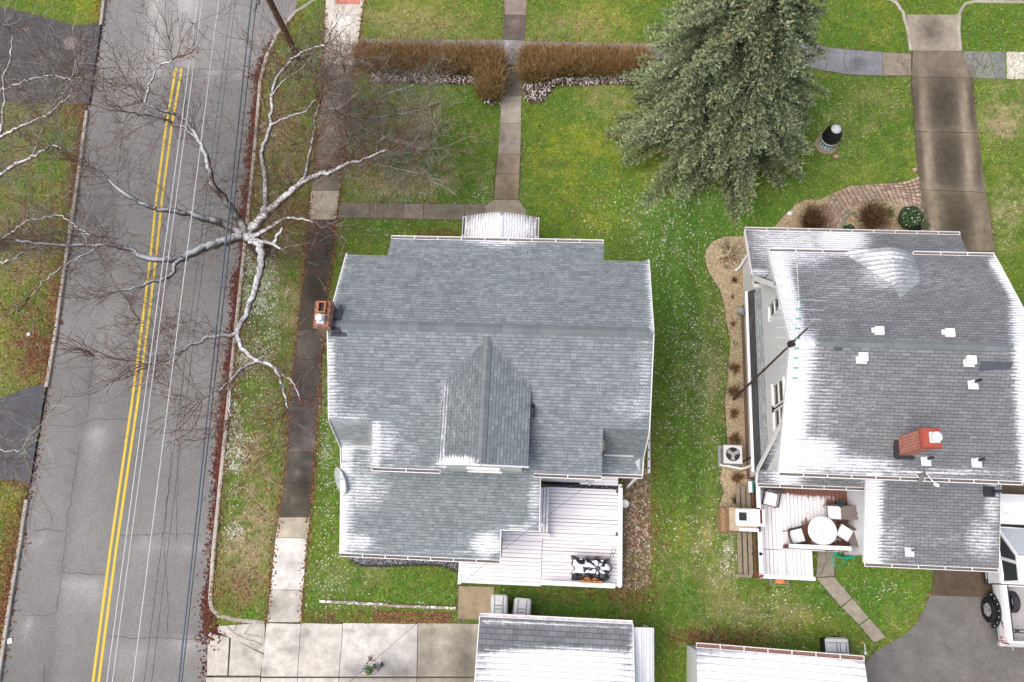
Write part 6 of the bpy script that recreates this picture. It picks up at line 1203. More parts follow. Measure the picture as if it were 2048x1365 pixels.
for i in range(nx_+1):
    r = []
    for j in range(ny_+1):
        u_x, v_y = i/nx_*2-1, j/ny_*2-1; e = max(abs(u_x), abs(v_y)); a = math.atan2(v_y, u_x); wob = 1+.06*math.sin(5*a+1)+.05*math.sin(11*a+.5)
        x, y = u_x*tw_/2*(wob if e > .5 else 1+(wob-1)*e*2), v_y*td_/2*(wob if e > .5 else 1+(wob-1)*e*2); drop = 0
        if e > .80: kx = (e-.80)/.20; drop = (.42 if v_y < -.3 else .26)*kx*(1+.4*math.sin(13*a)); y -= .05*kx*(v_y < 0)
        v = bm.verts.new((tc.x+x, tc.y+y, tc.z+tarp_h(x, y)-drop)); r.append(v)
        fa = math.atan2(y+.02, x-.24); fold = math.sin(fa*7+.6)+.5*math.sin(fa*11+2)+.35*math.sin(x*23+y*9); rr_ = math.hypot(x-.24, y+.02)
        s_ = 1 if (abs(u_x) < .93 and -.50 < v_y < .62) else 0
        if fold < -.25 and rr_ < .55: s_ *= .1
        if rr_ < .10: s_ = 0
        if ((x+.36)/.22)**2+((y-.28)/.18)**2 < 1 or ((x-.46)/.27)**2+((y-.27)/.11)**2 < 1: s_ = .75*(((x+.40)/.05)**2+((y-.30)/.03)**2 < 1 or ((x+.22)/.03)**2+((y-.18)/.09)**2 < 1 or ((x-.38)/.05)**2+((y-.26)/.03)**2 < 1)
        v[sv] = s_
    vs.append(r)
for i in range(nx_):
    for j in range(ny_): f = bm.faces.new((vs[i][j], vs[i+1][j], vs[i+1][j+1], vs[i][j+1])); f.smooth = True
for v in bm.verts: v.co -= Vector(GT['_w'])
t = NT('snowy_tarp', .32, .5); M_TARP = t.out(t.mix(t.ramp(t.math('ADD', t.attr('snowv'), t.math('MULTIPLY', t.math('SUBTRACT', t.noise(t.pos(), 14, 4), .5), .8)), .42, .58), (.012, .013, .022), SNOW))
me = bpy.data.meshes.new('tarp'); bm.to_mesh(me); bm.free(); me.materials.append(M_TARP); o = bpy.data.objects.new('tarp', me); C.objects.link(o); o.parent = GT
mb = MB(); mb.box((tc.x+.02, tc.y-.10, dz+.26), (.86, .66, .48)); 
for i in range(4): mb.box((tc.x-.30+.21*i, tc.y-.50, dz+.30), (.18, .09, .56))
mb.build('cedar_cabinet', plain('orange_cedar', (.42, .17, .06), .6, .3, .3, 10), GT)
for sx in (-.5, .5):
    m = MB()
    for sy in (-.2, .2): m.box((tc.x+sx, tc.y+sy, dz+.34), (.05, .05, .66))
    m.build('leg', M_GREY, GT)
mb = MB(); p = at(1225, 1107, dz+.03); R2 = Matrix.Rotation(-.35, 3, 'Z')
loop = lambda cx, cy, r1, r2: [p+R2 @ Vector((cx+r1*math.cos(a), cy+r2*math.sin(a), 0)) for a in [2*math.pi*i/12 for i in range(13)]]
mb.tube(loop(0, .09, .075, .09), .008, 6, cap=False); mb.tube(loop(0, -.08, .06, .08), .008, 6, cap=False); solo('wire_hanger', mb, M_BLACK, 'thin black wire frame shaped like an eight lying on the snowy deck', 'wire frame')
mb = MB(); p = at(1250, 1008, .3); mb.lathe((p.x, p.y, 0), [(.10, 0), (.13, .25), (.16, .32), (.14, .33), (.11, .26), (.02, .24)], 18); solo('bucket', mb, M_ALU, 'round white bucket on leaf litter beside the deck railing', 'bucket')
mb = MB(); r0_, r1_ = at(1298, 820, .12), at(1298, 946, .12); mb.bar(r0_, r1_, .10, .05)
for i in range(7): q = r0_.lerp(r1_, (i+.5)/7); mb.box((q.x-.01, q.y, .148), (.05, .07, .008), 1)
solo('slotted_rail', mb, [M_ALU, M_DARK], 'long white slotted rail lying along the leaf bed by the side wall', 'rail')
mb = MB(); e0, e1 = at(640, 1203, .05), at(912, 1217, .05); mb.bar(e0, e0.lerp(e1, .5), .1, .12); mb.bar(e0.lerp(e1, .5)+Vector((0, -.03, .0)), e1, .1, .11); solo('edging_board', mb, plain('snowy_timber', (.3, .24, .2), .85, .2, .3, 8, snow=.35), 'snow-capped timber edging between the lawn strip and the brick strip', 'edging')
mb = MB()
for i, q in enumerate(dens([tuple(at(x, y, 0)[:2]) for x, y in ((696, 1108), (704, 1122), (722, 1132), (760, 1133), (850, 1130), (882, 1132), (912, 1143))], .17)): mb.box((q[0], q[1], .04), (.13, .07, .1), 0, .1*(i % 3-1))
solo('scalloped_edging', mb, plain('edging_dark', (.05, .05, .05), .8, .2, .3, 9, snow=.1), 'dark scalloped edging stones in front of the black stone bed', 'edging')

# ---------------------------------------------------------------- yard things by the neighbour
AC = thing('air_conditioner', 'square grey air conditioner with a black fan opening on the gravel bed', 'air conditioner', tuple(at(1462, 912, 0))); ac = at(1466, 909, .8); h_ = .78
mb = MB(); mb.box((ac.x, ac.y, .05), (.85, .85, .1)); mb.box((ac.x, ac.y, .42), (.68, .68, .66), 0, 0, .05); mb.box((ac.x, ac.y, .77), (.72, .72, .05), 1, 0, .015); mb.build('housing', [plain('ac_louvres', (.30, .31, .32), .6, .3, .15), plain('ac_top', (.62, .63, .64), .5, .3, .08)], AC)
mb = MB(); mb.cyl((ac.x, ac.y, .797), .27, .004, 32); mb.build('fan_well', M_BLACK, AC)
mb = MB(); mb.cyl((ac.x, ac.y, .803), .085, .02, 20)
for k in range(3):
    a = .5+k*2.094; ca, sa_ = math.cos(a), math.sin(a); mb.prism([(ac.x+ca*.07-sa_*.05, ac.y+sa_*.07+ca*.05, .803), (ac.x+ca*.07+sa_*.05, ac.y+sa_*.07-ca*.05, .803), (ac.x+ca*.23+sa_*.09, ac.y+sa_*.23-ca*.09, .806), (ac.x+ca*.23-sa_*.07, ac.y+sa_*.23+ca*.07, .806)], (0, 0, .006))
mb.build('fan', M_GREY, AC)
mb = MB(); mb.tube([(ac.x+.3, ac.y-.3, .35), (ac.x+.5, ac.y-.2, .5), (7.48, ac.y-.1, .9), (7.52, ac.y-.05, 1.1)], .03, 6); mb.build('hose', M_BLACK, AC)
mb = MB(); gp = at(1474, 625, .5); mb.box((7.38, gp.y, .55), (.2, .26, .3), 0, 0, .04); mb.cyl((7.3, gp.y, .72), .11, .06, 14); mb.tube([(7.38, gp.y+.1, .0), (7.38, gp.y+.1, .5)], .02, 6); solo('gas_meter', mb, plain('meter_grey', (.25, .30, .32), .5, .4, .15), 'grey gas meter fixed low on the white wall above the gravel', 'gas meter')
LM = thing('garden_lighthouse', 'black domed garden ornament with white band and blue-white base on the lawn', 'garden ornament', tuple(at(1650, 293, 0)))
lp = at(1652, 290, 0); mb = MB(); mb.cyl((lp.x, lp.y, 0), .5, .05, 11); mb.build('stone_ring', plain('ring_stone', (.33, .26, .18), .9, .2, .4, 9), LM)
mb = MB(); 
for k in range(24):
    a0, a1 = 2*math.pi*k/24, 2*math.pi*(k+1)/24; pr = [(.30, .05), (.27, .20), (.13, .34)]
    for (ra, za_), (rb, zb_) in zip(pr[:-1], pr[1:]): mb.add([(lp.x+ra*math.cos(a0), lp.y+ra*math.sin(a0), za_), (lp.x+ra*math.cos(a1), lp.y+ra*math.sin(a1), za_), (lp.x+rb*math.cos(a1), lp.y+rb*math.sin(a1), zb_), (lp.x+rb*math.cos(a0), lp.y+rb*math.sin(a0), zb_)], [(0, 1, 2, 3)], k % 2)
mb.build('base', [M_WHITE, plain('turquoise', (.16, .5, .62), .4, .4, .1)], LM)
mb = MB(); mb.lathe((lp.x, lp.y, .42), [(.13, 0), (.36, .04), (.40, .10), (.40, .16)], 24, 0); mb.lathe((lp.x, lp.y, .42), [(.404, .16), (.40, .26)], 24, 1, cap=False); mb.lathe((lp.x, lp.y, .42), [(.395, .26), (.36, .60), (.27, .84), (.21, .91)], 24, 0); mb.lathe((lp.x, lp.y, .42), [(.215, .91), (.14, 1.0), (.06, 1.04), (.01, 1.045)], 24, 2); mb.build('dome', [M_BLACK, M_WHITE, plain('dome_cap', (.6, .62, .66), .5, .3, .25, 20)], LM)
def stone(label, px, r, col, name='garden_stone'):
    c = at(*px, 0); mb = MB(); mb.ell((c.x, c.y, r*.35), r, r*.85, r*.6, 0, 12, 7); vs = []
    mb.v = [(v[0]+random.uniform(-.1, .1)*r, v[1]+random.uniform(-.1, .1)*r, v[2]) for v in mb.v]; solo(name, mb, plain('stone_'+label[:9], col, .9, .2, .4, 10), label, 'stone', group='stones in the front yard')
stone('rosy round stone on the lawn below the domed ornament', (1672, 314), .14, (.45, .28, .24)); stone('tan stone at the brick path corner by the driveway edge', (1829, 341), .12, (.45, .33, .22)); stone('pale grey stone in gravel below the right twiggy shrub', (1764, 447), .09, (.5, .46, .44)); stone('white-topped stone at the left tip of the front gravel bed', (1580, 428), .13, (.65, .64, .68)); stone('small pale stone near the round boxwood base', (1790, 440), .07, (.5, .45, .4))
mb = MB(); c = at(1830, 457, .2); mb.lathe((c.x, c.y, .01), [(.16, 0), (.22, .06), (.23, .28), (.24, .30), (.20, .30), (.185, .12), (.02, .10)], 24); solo('black_pot', mb, M_BLACK, 'empty round black plant pot by the porch gutter and driveway', 'pot')
mb = MB(); hp = [at(x, y, .12) for x, y in ((1683, 470), (1685, 450), (1690, 436), (1700, 427), (1712, 424))]; mb.tube(hp, .03, 8); solo('bent_pipe', mb, plain('green_pipe', (.18, .32, .28), .5, .4, .15), 'curved grey-green edging pipe between brick path and right twiggy shrub', 'garden edging')
HO = MB(); hc = at(1690, 1107, .18)
for k in range(6):
    a_ = .30+.03*k; HO.tube([(hc.x+a_*1.3*math.cos(t_)*.75, hc.y+a_*.42*math.sin(t_), .10+.02*k+.02*math.sin(3*t_)) for t_ in [2*math.pi*i/20 for i in range(21)]], .019, 6)
HO.tube(curve([at(x, y, .05) for x, y in ((1706, 1108), (1694, 1118), (1686, 1130), (1673, 1134), (1664, 1128), (1662, 1117), (1670, 1110), (1684, 1107))], .1, 0), .019, 6); HO.tube([at(1712, 1108, .12), at(1722, 1109, .15), at(1732, 1111, .2)], .019, 6)
solo('garden_hose', HO, plain('hose_green', (.02, .42, .27), .4, .4, .1), 'bright green coiled garden hose at the corner of the snowy addition', 'hose')
mb = MB(); c = at(1560, 1163, .5); mb.ell((c.x, c.y, .55), .20, .11, .09, 0, 16, 8); 
for k in range(5): mb.bar((c.x-.33, c.y-.15+.075*k, .38), (c.x+.33, c.y-.15+.075*k, .38), .02, .015, 1)
for sx in (-.33, .33): mb.bar((c.x+sx, c.y-.17, .37), (c.x+sx, c.y+.17, .37), .02, .02, 1)
for sx in (-.3, .3): mb.bar((c.x+sx, c.y, 0), (c.x+sx, c.y, .37), .04, .04, 1)
solo('orange_planter', mb, [plain('orange_glaze', (.65, .22, .10), .5, .4, .15, 9, snow=.25, snz=.8), plain('rack', (.3, .3, .26), .7, .3)], 'orange oval pot on a slatted rack under the end rail of the right deck', 'planter')
FB = thing('brick_grill', 'tan brick outdoor grill with a snowy top and dark square flue beside the right deck', 'grill', tuple(at(1478, 1040, 0)))
f0 = at(1440, 1040, .4); mb = MB(); fx0, fx1, fy0, fy1 = f0.x+.12, wx-.02, at(1500, 1064, 1.2).y, at(1500, 1018, 1.2).y; fc = (fy0+fy1)/2
mb.box(((fx0+fx1)/2, fc, .75), (fx1-fx0, fy1-fy0, 1.5)); mb.box((fx0+.15, fc, .35), (.6, fy1-fy0+.02, .7)); mb.build('brickwork', M_FIRE, FB)
mb = MB(); tx = at(1485, 1035, 1.8).x; mb.box((tx+.36, fc+.08, 1.54), (1.05, .62, .08), 0, 0, .02); mb.bar((fx0+.35, fy0+.05, 1.53), (fx1, fy0+.05, 1.53), .11, .10); mb.build('snowy_top', M_SNOWTOP, FB)
mb = MB(); mb.box((tx, fc+.09, 1.66), (.46, .5, .2)); ft = mb.build('flue_collar', M_SNOWTOP, FB); mb = MB(); mb.box((tx+.02, fc+.09, 1.765), (.28, .30, .012)); mb.build('flue_hole', M_BLACK, FB)
mb = MB(); mb.box((wx+.08, fc+.12, 1.55), (.08, .5, .08)); mb.build('red_bar', plain('dark_red', (.15, .012, .02), .5, .4), FB)
# table and chairs on the brown deck
TB = thing('round_table', 'round white snow-covered patio table with a centre umbrella hole', 'table', tuple(at(1645, 1062, d2z))); tc2 = at(1645, 1062, 1.46)
mb = MB(); mb.lathe((tc2.x, tc2.y, 1.42), [(.51, 0), (.52, .02), (.52, .045), (.50, .06), (.01, .064)], 48); mb.cyl((tc2.x, tc2.y, 1.483), .024, .008, 12, 1); mb.build('tabletop', [M_SNOWTOP, M_DARK], TB)
for k in range(4): m = MB(); a = .8+k*math.pi/2; m.tube([(tc2.x+.1*math.cos(a), tc2.y+.1*math.sin(a), 1.42), (tc2.x+.38*math.cos(a), tc2.y+.38*math.sin(a), d2z)], .022, 6); m.build('leg', M_DARK, TB)
M_SLING = plain('taupe_sling', (.20, .165, .155), .8, .2, .15, 12); M_CHM = plain('chair_metal', (.03, .024, .024), .45, .4, .2)
def chair(name, label, c, rz, tall, group):
    """patio chair facing +y in its own space, back at -y"""
    T = thing(name, label, 'chair', (0, 0, 0), group)
    mb = MB(); mb.box((0, .04, .43), (.54, .54, .05), 0, 0, .02); st = mb.build('seat', M_SLING, T); m = MB(); m.box((0, .04, .468), (.47, .47, .03), 0, 0, .012); m.build('snow_cover', M_SNOWTOP, st)
    mb = MB()
    if tall: mb.prism([(-.25, -.20, .44), (.25, -.20, .44), (.25, -.62, .98), (-.25, -.62, .98)], (0, -.02, -.02))
    else:
        for i in range(9): a = -.9+1.8*i/8; mb.tube([(.27*math.sin(a), -.14-.14*math.cos(a), .44), (.33*math.sin(a), -.18-.17*math.cos(a), .85)], .015, 5)
        mb.tube([(.33*math.sin(a), -.18-.17*math.cos(a), .86) for a in [-1.4+2.8*i/12 for i in range(13)]], .03, 6)
    mb.build('backrest', M_SLING if tall else M_CHM, T)
    for sx in (-.29, .29): m = MB(); m.tube([(sx, -.26, .66), (sx, .0, .66), (sx*1.02, .26, .63), (sx, .29, .58)], .030, 6); m.tube([(sx, .27, .6), (sx, .29, .02)], .018, 6); m.build('armrest', M_CHM, T)
    for sx in (-.26, .26):
        m = MB(); m.tube([(sx, -.22, .42), (sx, -.3, .01)], .016, 6); m.build('leg', M_CHM, T)
    T.location = c; T.rotation_euler = (0, 0, rz); return T
g_ = 'patio chairs on the brown deck'
p = at(1541, 996, d2z+.46); chair('patio_chair', 'dark metal patio chair with snowy seat near the house wall, away from the table', (p.x, p.y, d2z), math.radians(168), False, g_)
p = at(1592, 1073, d2z+.46); chair('patio_chair', 'dark metal patio chair with snowy seat on the left side of the round table', (p.x, p.y, d2z), math.radians(-75), False, g_)
p = at(1671, 1026, d2z+.46); chair('sling_chair', 'taupe reclining patio chair directly above the round table by the shovel', (p.x, p.y, d2z), math.radians(90), True, g_)
p = at(1691, 1068, d2z+.46); chair('sling_chair', 'taupe reclining patio chair tilted diagonally at the right of the table', (p.x, p.y, d2z), math.radians(58), True, g_)
mb = MB(); a_, b_ = at(1690, 1013, 1.2), at(1719, 1011, 1.35); mb.tube([a_, b_], .014, 6); mb.tube([b_, b_+Vector((.05, .05, .02)), b_+Vector((.12, .0, .02)), b_+Vector((.05, -.05, .02)), b_], .012, 6); mb.box((a_.x-.12, a_.y+.08, 1.0), (.22, .25, .5), 1, .2, .03); solo('snow_shovel', mb, [M_BLACK, plain('dark_teal', (.012, .05, .06), .5, .4)], 'dark teal snow shovel leaning on the white addition wall', 'shovel')
mb = MB(); pts_ = [at(x, y, 1.3) for x, y in ((1561, 962), (1575, 962), (1576, 968), (1563, 969), (1561, 962))]; mb.tube(pts_, .012, 6); q_ = at(1545, 965, 1.2); mb.box((q_.x, q_.y, 1.1), (.5, .3, .75), 1, 0, .05); q_ = at(1565, 963, 1.1); mb.box((q_.x, q_.y+.05, 1.05), (.55, .3, .65), 1, 0, .06); q_ = at(1530, 961, 1.2); mb.box((q_.x, q_.y, 1.52), (.25, .2, .04), 0); solo('covered_gas_grill', mb, [M_ALU, M_BLACK], 'black covered gas grill tucked against the wall under the eave', 'grill')
mb = MB(); q_ = at(1608, 966, .95); mb.box((q_.x, q_.y+.08, .95), (.95, .34, .42), 0, 0, .03); solo('storage_bench', mb, plain('bench_grey_green', (.14, .16, .15), .7, .3), 'low grey-green storage box under the eave on the brown deck', 'storage box')
mb = MB(); q_ = at(1578, 960, .95); mb.ell((q_.x, q_.y, .95), .13, .1, .12, 0, 12, 7); solo('blue_ball', mb, plain('blue_toy', (.03, .22, .5), .4, .4), 'small blue item between black grill and grey-green box', 'blue item')
mb = MB(); q_ = at(1501, 974, 1.3); mb.box((q_.x, q_.y, 1.25), (.13, .42, .14), 0, 0, .02); mb.box((q_.x+.09, q_.y, 1.25), (.06, .44, .16), 1, 0, .01); solo('window_box', mb, [M_SNOWTOP, plain('teal_box', (.02, .24, .22), .5, .4)], 'snow-filled teal window box hanging outside the deck rail', 'planter box')
mb = MB(); q_ = at(1519, 1150, 1.66); mb.tube([(q_.x+.10*math.cos(a), q_.y+.06*math.sin(a), 1.665) for a in [2*math.pi*i/12 for i in range(13)]], .012, 5); mb.tube([(q_.x-.2, q_.y, 1.665), (q_.x+.2, q_.y-.02, 1.665)], .010, 5); solo('red_hook', mb, plain('red_metal', (.35, .05, .05), .5, .4), 'small red looped hook on the corner of the right deck rail', 'hook')
mb = MB(); q0, q1 = at(1700, 1293, .03), at(1731, 1307, .9); mb.tube([at(1706, 1297, .15), q1], .03, 6); mb.tube([q1, at(1729, 1288, 1.0)], .018, 6, 1); mb.ell(q1, .06, .06, .06, 1, 10, 6); mb.ell(at(1725, 1285, 1.0), .06, .05, .04, 2, 10, 6); solo('cable_reel_post', mb, [M_GREY, M_ALU, plain('orange_end', (.55, .2, .08), .5, .3)], 'leaning grey rod with white knob and orange tip beside the lone bin', 'garden rod')
mb = MB(); c = at(57, 669, .05); mb.box((c.x, c.y, .05), (.18, .14, .1), 0, .4, .03); solo('litter', mb, M_ALU, 'white scrap of litter on the leafy verge left of the road', 'litter', group='litter'); mb = MB(); c = at(15, 1283, .05); mb.box((c.x, c.y, ROADZ+.02), (.2, .2, .03), 0, .3, .01); solo('litter', mb, M_ALU, 'white square scrap in the gutter at the lower left', 'litter', group='litter')
mb = MB(); c = at(142, 86, .02); mb.lathe((c.x, c.y, .013), [(.36, 0), (.36, .012), (.31, .016), (.02, .016)], 28); solo('manhole_cover', mb, plain('iron_cover', (.21, .17, .17), .8, .3, .3, 18), 'round rusty manhole cover in the dark driveway at upper left', 'manhole cover')
# ---------------------------------------------------------------- the white pickup, parked nose up the driveway
hub = at(1975, 1225, .45); ty = at(2002, 1288, 1.0).y; TX = hub.x+1.12
TR = thing('pickup_truck', 'white pickup truck with snowy hood and roof at the right edge', 'pickup truck', (TX, ty+2.7, 0))
M_PAINT = plain('white_car_paint', (.76, .78, .80), .25, .5, .03); M_TYRE = plain('tyre', (.018, .018, .019), .85, .2, .25, 30); M_RIM = plain('rim', (.34, .34, .35), .35, .5, .15)
def ring(y, hw, z0, z1, hb=None, tw=None):
    hb = hb or hw; tw = tw or hw-.06; P = [(hb, z0), (hw, z0+.25), (hw, z1-.14), (tw+.02, z1-.03), (tw-.05, z1)]
    return [(TX+x, y, z) for x, z in P]+[(TX-x, y, z) for x, z in P[::-1]]
Y = lambda d: ty+d
mb = MB()
for sx in (-1, 1): mb.loft([[(TX+sx*x, y, z) for x, z in ((.86, .6), (.93+k, .62), (.98+k, .87), (.98+k, 1.12), (.94+k, 1.25), (.80, 1.26), (.78, .78))] for y, k in ((Y(.06), -.03), (Y(.14), 0), (Y(1.0), .005), (Y(2.02), 0))])   # bed sides
mb.box((TX, Y(.10), .93), (1.58, .08, .64), 0, 0, .015); mb.box((TX, Y(2.0), 1.0), (1.6, .05, .5)); mb.box((TX, Y(1.05), .72), (1.62, 1.9, .12))
mb.loft([ring(Y(2.05), .98, .48, 1.28), ring(Y(2.4), .98, .48, 1.30), ring(Y(3.7), .98, .48, 1.26), ring(Y(4.02), .98, .5, 1.24)], smooth=False)
mb.loft([ring(Y(4.02), .98, .5, 1.24, tw=.86), ring(Y(4.5), .97, .5, 1.2, tw=.84), ring(Y(5.05), .95, .52, 1.12, tw=.80), ring(Y(5.28), .88, .55, 1.0, tw=.7)], smooth=True); mb.build('body', M_PAINT, TR)
mb = MB(); cr = lambda y, hw, z: [(TX+hw, y, z), (TX-hw, y, z)]
secs = [(Y(2.12), Y(2.30), ), ]
lo = [(Y(2.10), .88), (Y(4.15), .90)]; 
roofR = [[(TX+sx*.70, y, z) for sx in (1, .6, -.6, -1)] for y, z in ((Y(2.14), 1.84), (Y(2.4), 1.89), (Y(2.8), 1.90), (Y(3.05), 1.86))]
mb.loft([[p for p in r]+[(p[0], p[1], p[2]-.05) for p in r[::-1]] for r in roofR], smooth=True)
for sx in (-1, 1):
    for (a, b) in (((sx*.88, Y(2.12), 1.28), (sx*.70, Y(2.16), 1.85)), ((sx*.90, Y(2.95), 1.28), (sx*.71, Y(2.78), 1.87)), ((sx*.88, Y(3.98), 1.24), (sx*.69, Y(3.05), 1.85))): mb.bar((TX+a[0], a[1], a[2]), (TX+b[0], b[1], b[2]), .09, .07)
    mb.bar((TX+sx*.70, Y(2.16), 1.85), (TX+sx*.69, Y(3.05), 1.85), .08, .06)
mb.build('cab', M_PAINT, TR)
mb = MB()
for sx in (-1, 1): mb.loft([[(TX+sx*.89, Y(2.16), 1.28), (TX+sx*.90, Y(3.92), 1.25), (TX+sx*.70, Y(3.05), 1.83), (TX+sx*.70, Y(2.2), 1.83)], [(TX+sx*.87, Y(2.16), 1.28), (TX+sx*.88, Y(3.92), 1.25), (TX+sx*.68, Y(3.05), 1.83), (TX+sx*.68, Y(2.2), 1.83)]])
mb.add([(TX-.86, Y(2.13), 1.28), (TX+.86, Y(2.13), 1.28), (TX+.68, Y(2.16), 1.83), (TX-.68, Y(2.16), 1.83)], [(0, 1, 2, 3)]); sg = mb.build('side_window', M_GLASS, TR)
mb = MB(); mb.add([(TX-.84, Y(4.02), 1.245), (TX+.84, Y(4.02), 1.245), (TX+.66, Y(3.07), 1.85), (TX-.66, Y(3.07), 1.85)], [(0, 1, 2, 3)]); mb.build('windscreen', plain('frosted_windscreen', (.52, .57, .62), .2, .5, .08), TR)
mb = MB(); mb.loft([[(TX+x, y, z) for x in (-.66, -.3, .3, .66)] for y, z in ((Y(2.2), 1.895), (Y(2.4), 1.925), (Y(2.8), 1.93), (Y(3.0), 1.895))], closed=False, cap=False, smooth=True); mb.build('snow_cover', M_SNOWTOP, TR); mb = MB(); mb.loft([[(TX+x, y, z+.02) for x in (-.74, -.3, .3, .74)] for y, z in ((Y(4.2), 1.235), (Y(4.5), 1.205), (Y(4.98), 1.14))], closed=False, cap=False, smooth=True); mb.build('snow_cover', M_SNOWTOP, TR)
# bed: floor, inner walls, tailgate
mb = MB(); mb.box((TX, Y(1.07), .79), (1.52, 1.80, .02)); 
for i in range(12): mb.box((TX-.7+i*.127, Y(1.07), .803), (.05, 1.78, .012))
mb.build('bed_floor', plain('bed_grey', (.40, .39, .395), .7, .3, .12), TR)
mb = MB()
for y in (.42, .52): mb.tube([(TX-.79, Y(y), 1.24), (TX+.79, Y(y), 1.24)], .018, 6)
mb.box((TX-.62, Y(.47), 1.25), (.14, .1, .03)); mb.build('cargo_bars', M_DARK, TR)
mb = MB()
for sx in (-1, 1): mb.bar((TX+sx*.79, Y(.15), 1.285), (TX+sx*.79, Y(2.0), 1.285), .025, .02)
mb.bar((TX-.95, Y(2.035), 1.275), (TX+.95, Y(2.035), 1.275), .03, .03); mb.build('bed_trim', M_DARK, TR)
def tyre(y, side, spare=False):
    R, w = .45, .30; x0 = TX+side*.985
    prof = [(R*.60, -w/2+.02), (R*.9, -w/2), (R, -w/2+.05), (R, w/2-.05), (R*.9, w/2), (R*.60, w/2-.02)]
    n = 36; m = MB(); rings = []
    for r, o in prof: rings.append([(x0+o, Y(y)+r*(1+(.012 if (k % 2 and r > R*.95) else 0))*math.cos(2*math.pi*k/n), .43+r*(1+(.012 if (k % 2 and r > R*.95) else 0))*math.sin(2*math.pi*k/n)) for k in range(n)])
    m.loft(rings, cap=False); wh = m.build('wheel', M_TYRE, TR)
    m = MB(); xo = x0+side*(w/2-.05); m.tube([(xo-side*.1, Y(y), .43), (xo, Y(y), .43)], R*.60, 24, smooth=False)
    m2 = MB()
    for k in range(6): a = k*math.pi/3; m2.bar((xo+side*.03, Y(y), .43), (xo+side*.02, Y(y)+R*.48*math.cos(a), .43+R*.48*math.sin(a)), .075, .06, 0, (side, 0, 0))
    m2.tube([(xo, Y(y), .43), (xo+side*.05, Y(y), .43)], .075, 14); m2.tube([(xo+side*.01, Y(y)+R*.50*math.cos(a), .43+R*.50*math.sin(a)) for a in [2*math.pi*i/24 for i in range(25)]], .02, 6, cap=False)
    m.build('hub_well', M_DARK, wh); m2.build('rim', M_RIM, wh)
for y in (1.12, 4.38):
    for sd in (-1, 1): tyre(y, sd)
for y in (1.12, 4.38):
    for sd in (-1, 1):
        mb = MB(); pts = [(Y(y)+.64*math.cos(a), .45+.64*math.sin(a)) for a in [math.pi*(.0+i/12) for i in range(13)]]
        inn = [(Y(y)+.49*math.cos(a), .45+.49*math.sin(a)) for a in [math.pi*(.0+i/12) for i in range(13)]]
        mb.loft([[(TX+sd*.97, *p), (TX+sd*1.04, *p), (TX+sd*1.04, *q), (TX+sd*.97, *q)] for p, q in zip(pts, inn)])
        fl = mb.build('fender_flare', M_BLACK, TR)
        if sd < 0:
            mb = MB()
            for i in range(1, 8): a = math.pi*i/8; mb.ell((TX-1.045, Y(y)+.585*math.cos(a), .45+.585*math.sin(a)), .016, .02, .02, 0, 8, 5)
            mb.build('flare_bolts', M_ALU, fl)
mb = MB(); 
for sd in (1, -1): mb = MB(); mb.bar((TX+sd*1.03, Y(2.0), .45), (TX+sd*1.03, Y(3.7), .45), .13, .06); rb = mb.build('running_board', M_BLACK, TR)
rb = rb; mb = MB(); mb.bar((TX-1.04, Y(2.2), .485), (TX-1.04, Y(3.5), .485), .04, .012); mb.build('step_tread', M_GREY, rb)
for sd in (-1, 1): m = MB(); m.loft([[(TX+sd*.90, Y(-.0), .82), (TX+sd*.975, Y(.1), .82), (TX+sd*.99, Y(.24), .86), (TX+sd*.90, Y(.05), .9)], [(TX+sd*.88, Y(.0), 1.16), (TX+sd*.965, Y(.1), 1.17), (TX+sd*.975, Y(.24), 1.15), (TX+sd*.90, Y(.05), 1.15)]]); m.build('tail_light', plain('red_lens', (.5, .02, .03), .25, .5), TR)
mb = MB(); mb.box((TX, Y(-.03), .62), (1.9, .16, .2), 0, 0, .03); mb.build('bumper', plain('bumper', (.5, .5, .52), .3, .5), TR); mb = MB(); mb.bar((TX-.5, Y(-.05), .7), (TX-.5, Y(-.2), .66), .04, .04); mb.ell((TX-.5, Y(-.21), .68), .035, .035, .035, 0, 8, 5); mb.build('hitch', M_GREY, TR)
mb = MB(); mb.bar((TX-.97, Y(.45), 1.02), (TX-.985, Y(.80), 1.02), .012, .04, 0); mb.bar((TX-.985, Y(.52), 1.08), (TX-.985, Y(.62), 1.08), .012, .05, 1); mb.bar((TX-.985, Y(.66), 1.08), (TX-.985, Y(.74), 1.08), .012, .05, 2); mb.build('side_decal', [M_BLACK, plain('decal_red', (.5, .03, .12), .5, .3), plain('decal_green', (.03, .25, .12), .5, .3)], TR)
mb = MB(); mb.bar((TX-.62, Y(4.08), 1.245), (TX+.1, Y(4.05), 1.252), .025, .015); mb.bar((TX-.78, Y(4.11), 1.235), (TX+.78, Y(4.11), 1.235), .10, .012); mb.tube([(TX-.55, Y(4.6), 1.2), (TX-.52, Y(4.45), 1.5)], .005, 4); mb.build('wiper', M_BLACK, TR)
mb = MB()
for yy in (3.06,): mb.bar((TX-.985, Y(yy), .6), (TX-.985, Y(yy), 1.24), .012, .012); mb.bar((TX-.985, Y(2.06), .6), (TX-.985, Y(2.06), 1.24), .012, .012)
mb.build('door_seam', M_DARK, TR)
for sd in (-1, 1): m = MB(); m.box((TX+sd*1.1, Y(3.6), 1.28), (.2, .1, .16), 0, 0, .03); m.build('mirror', M_PAINT, TR)
ST = thing('spare_tyre', 'knobbly spare tyre lying against the left wall of the truck bed', 'tyre', (TX-.6, Y(1.5), .80))
m = MB(); n = 40; R = .36; cxs = TX-.60
rings = []
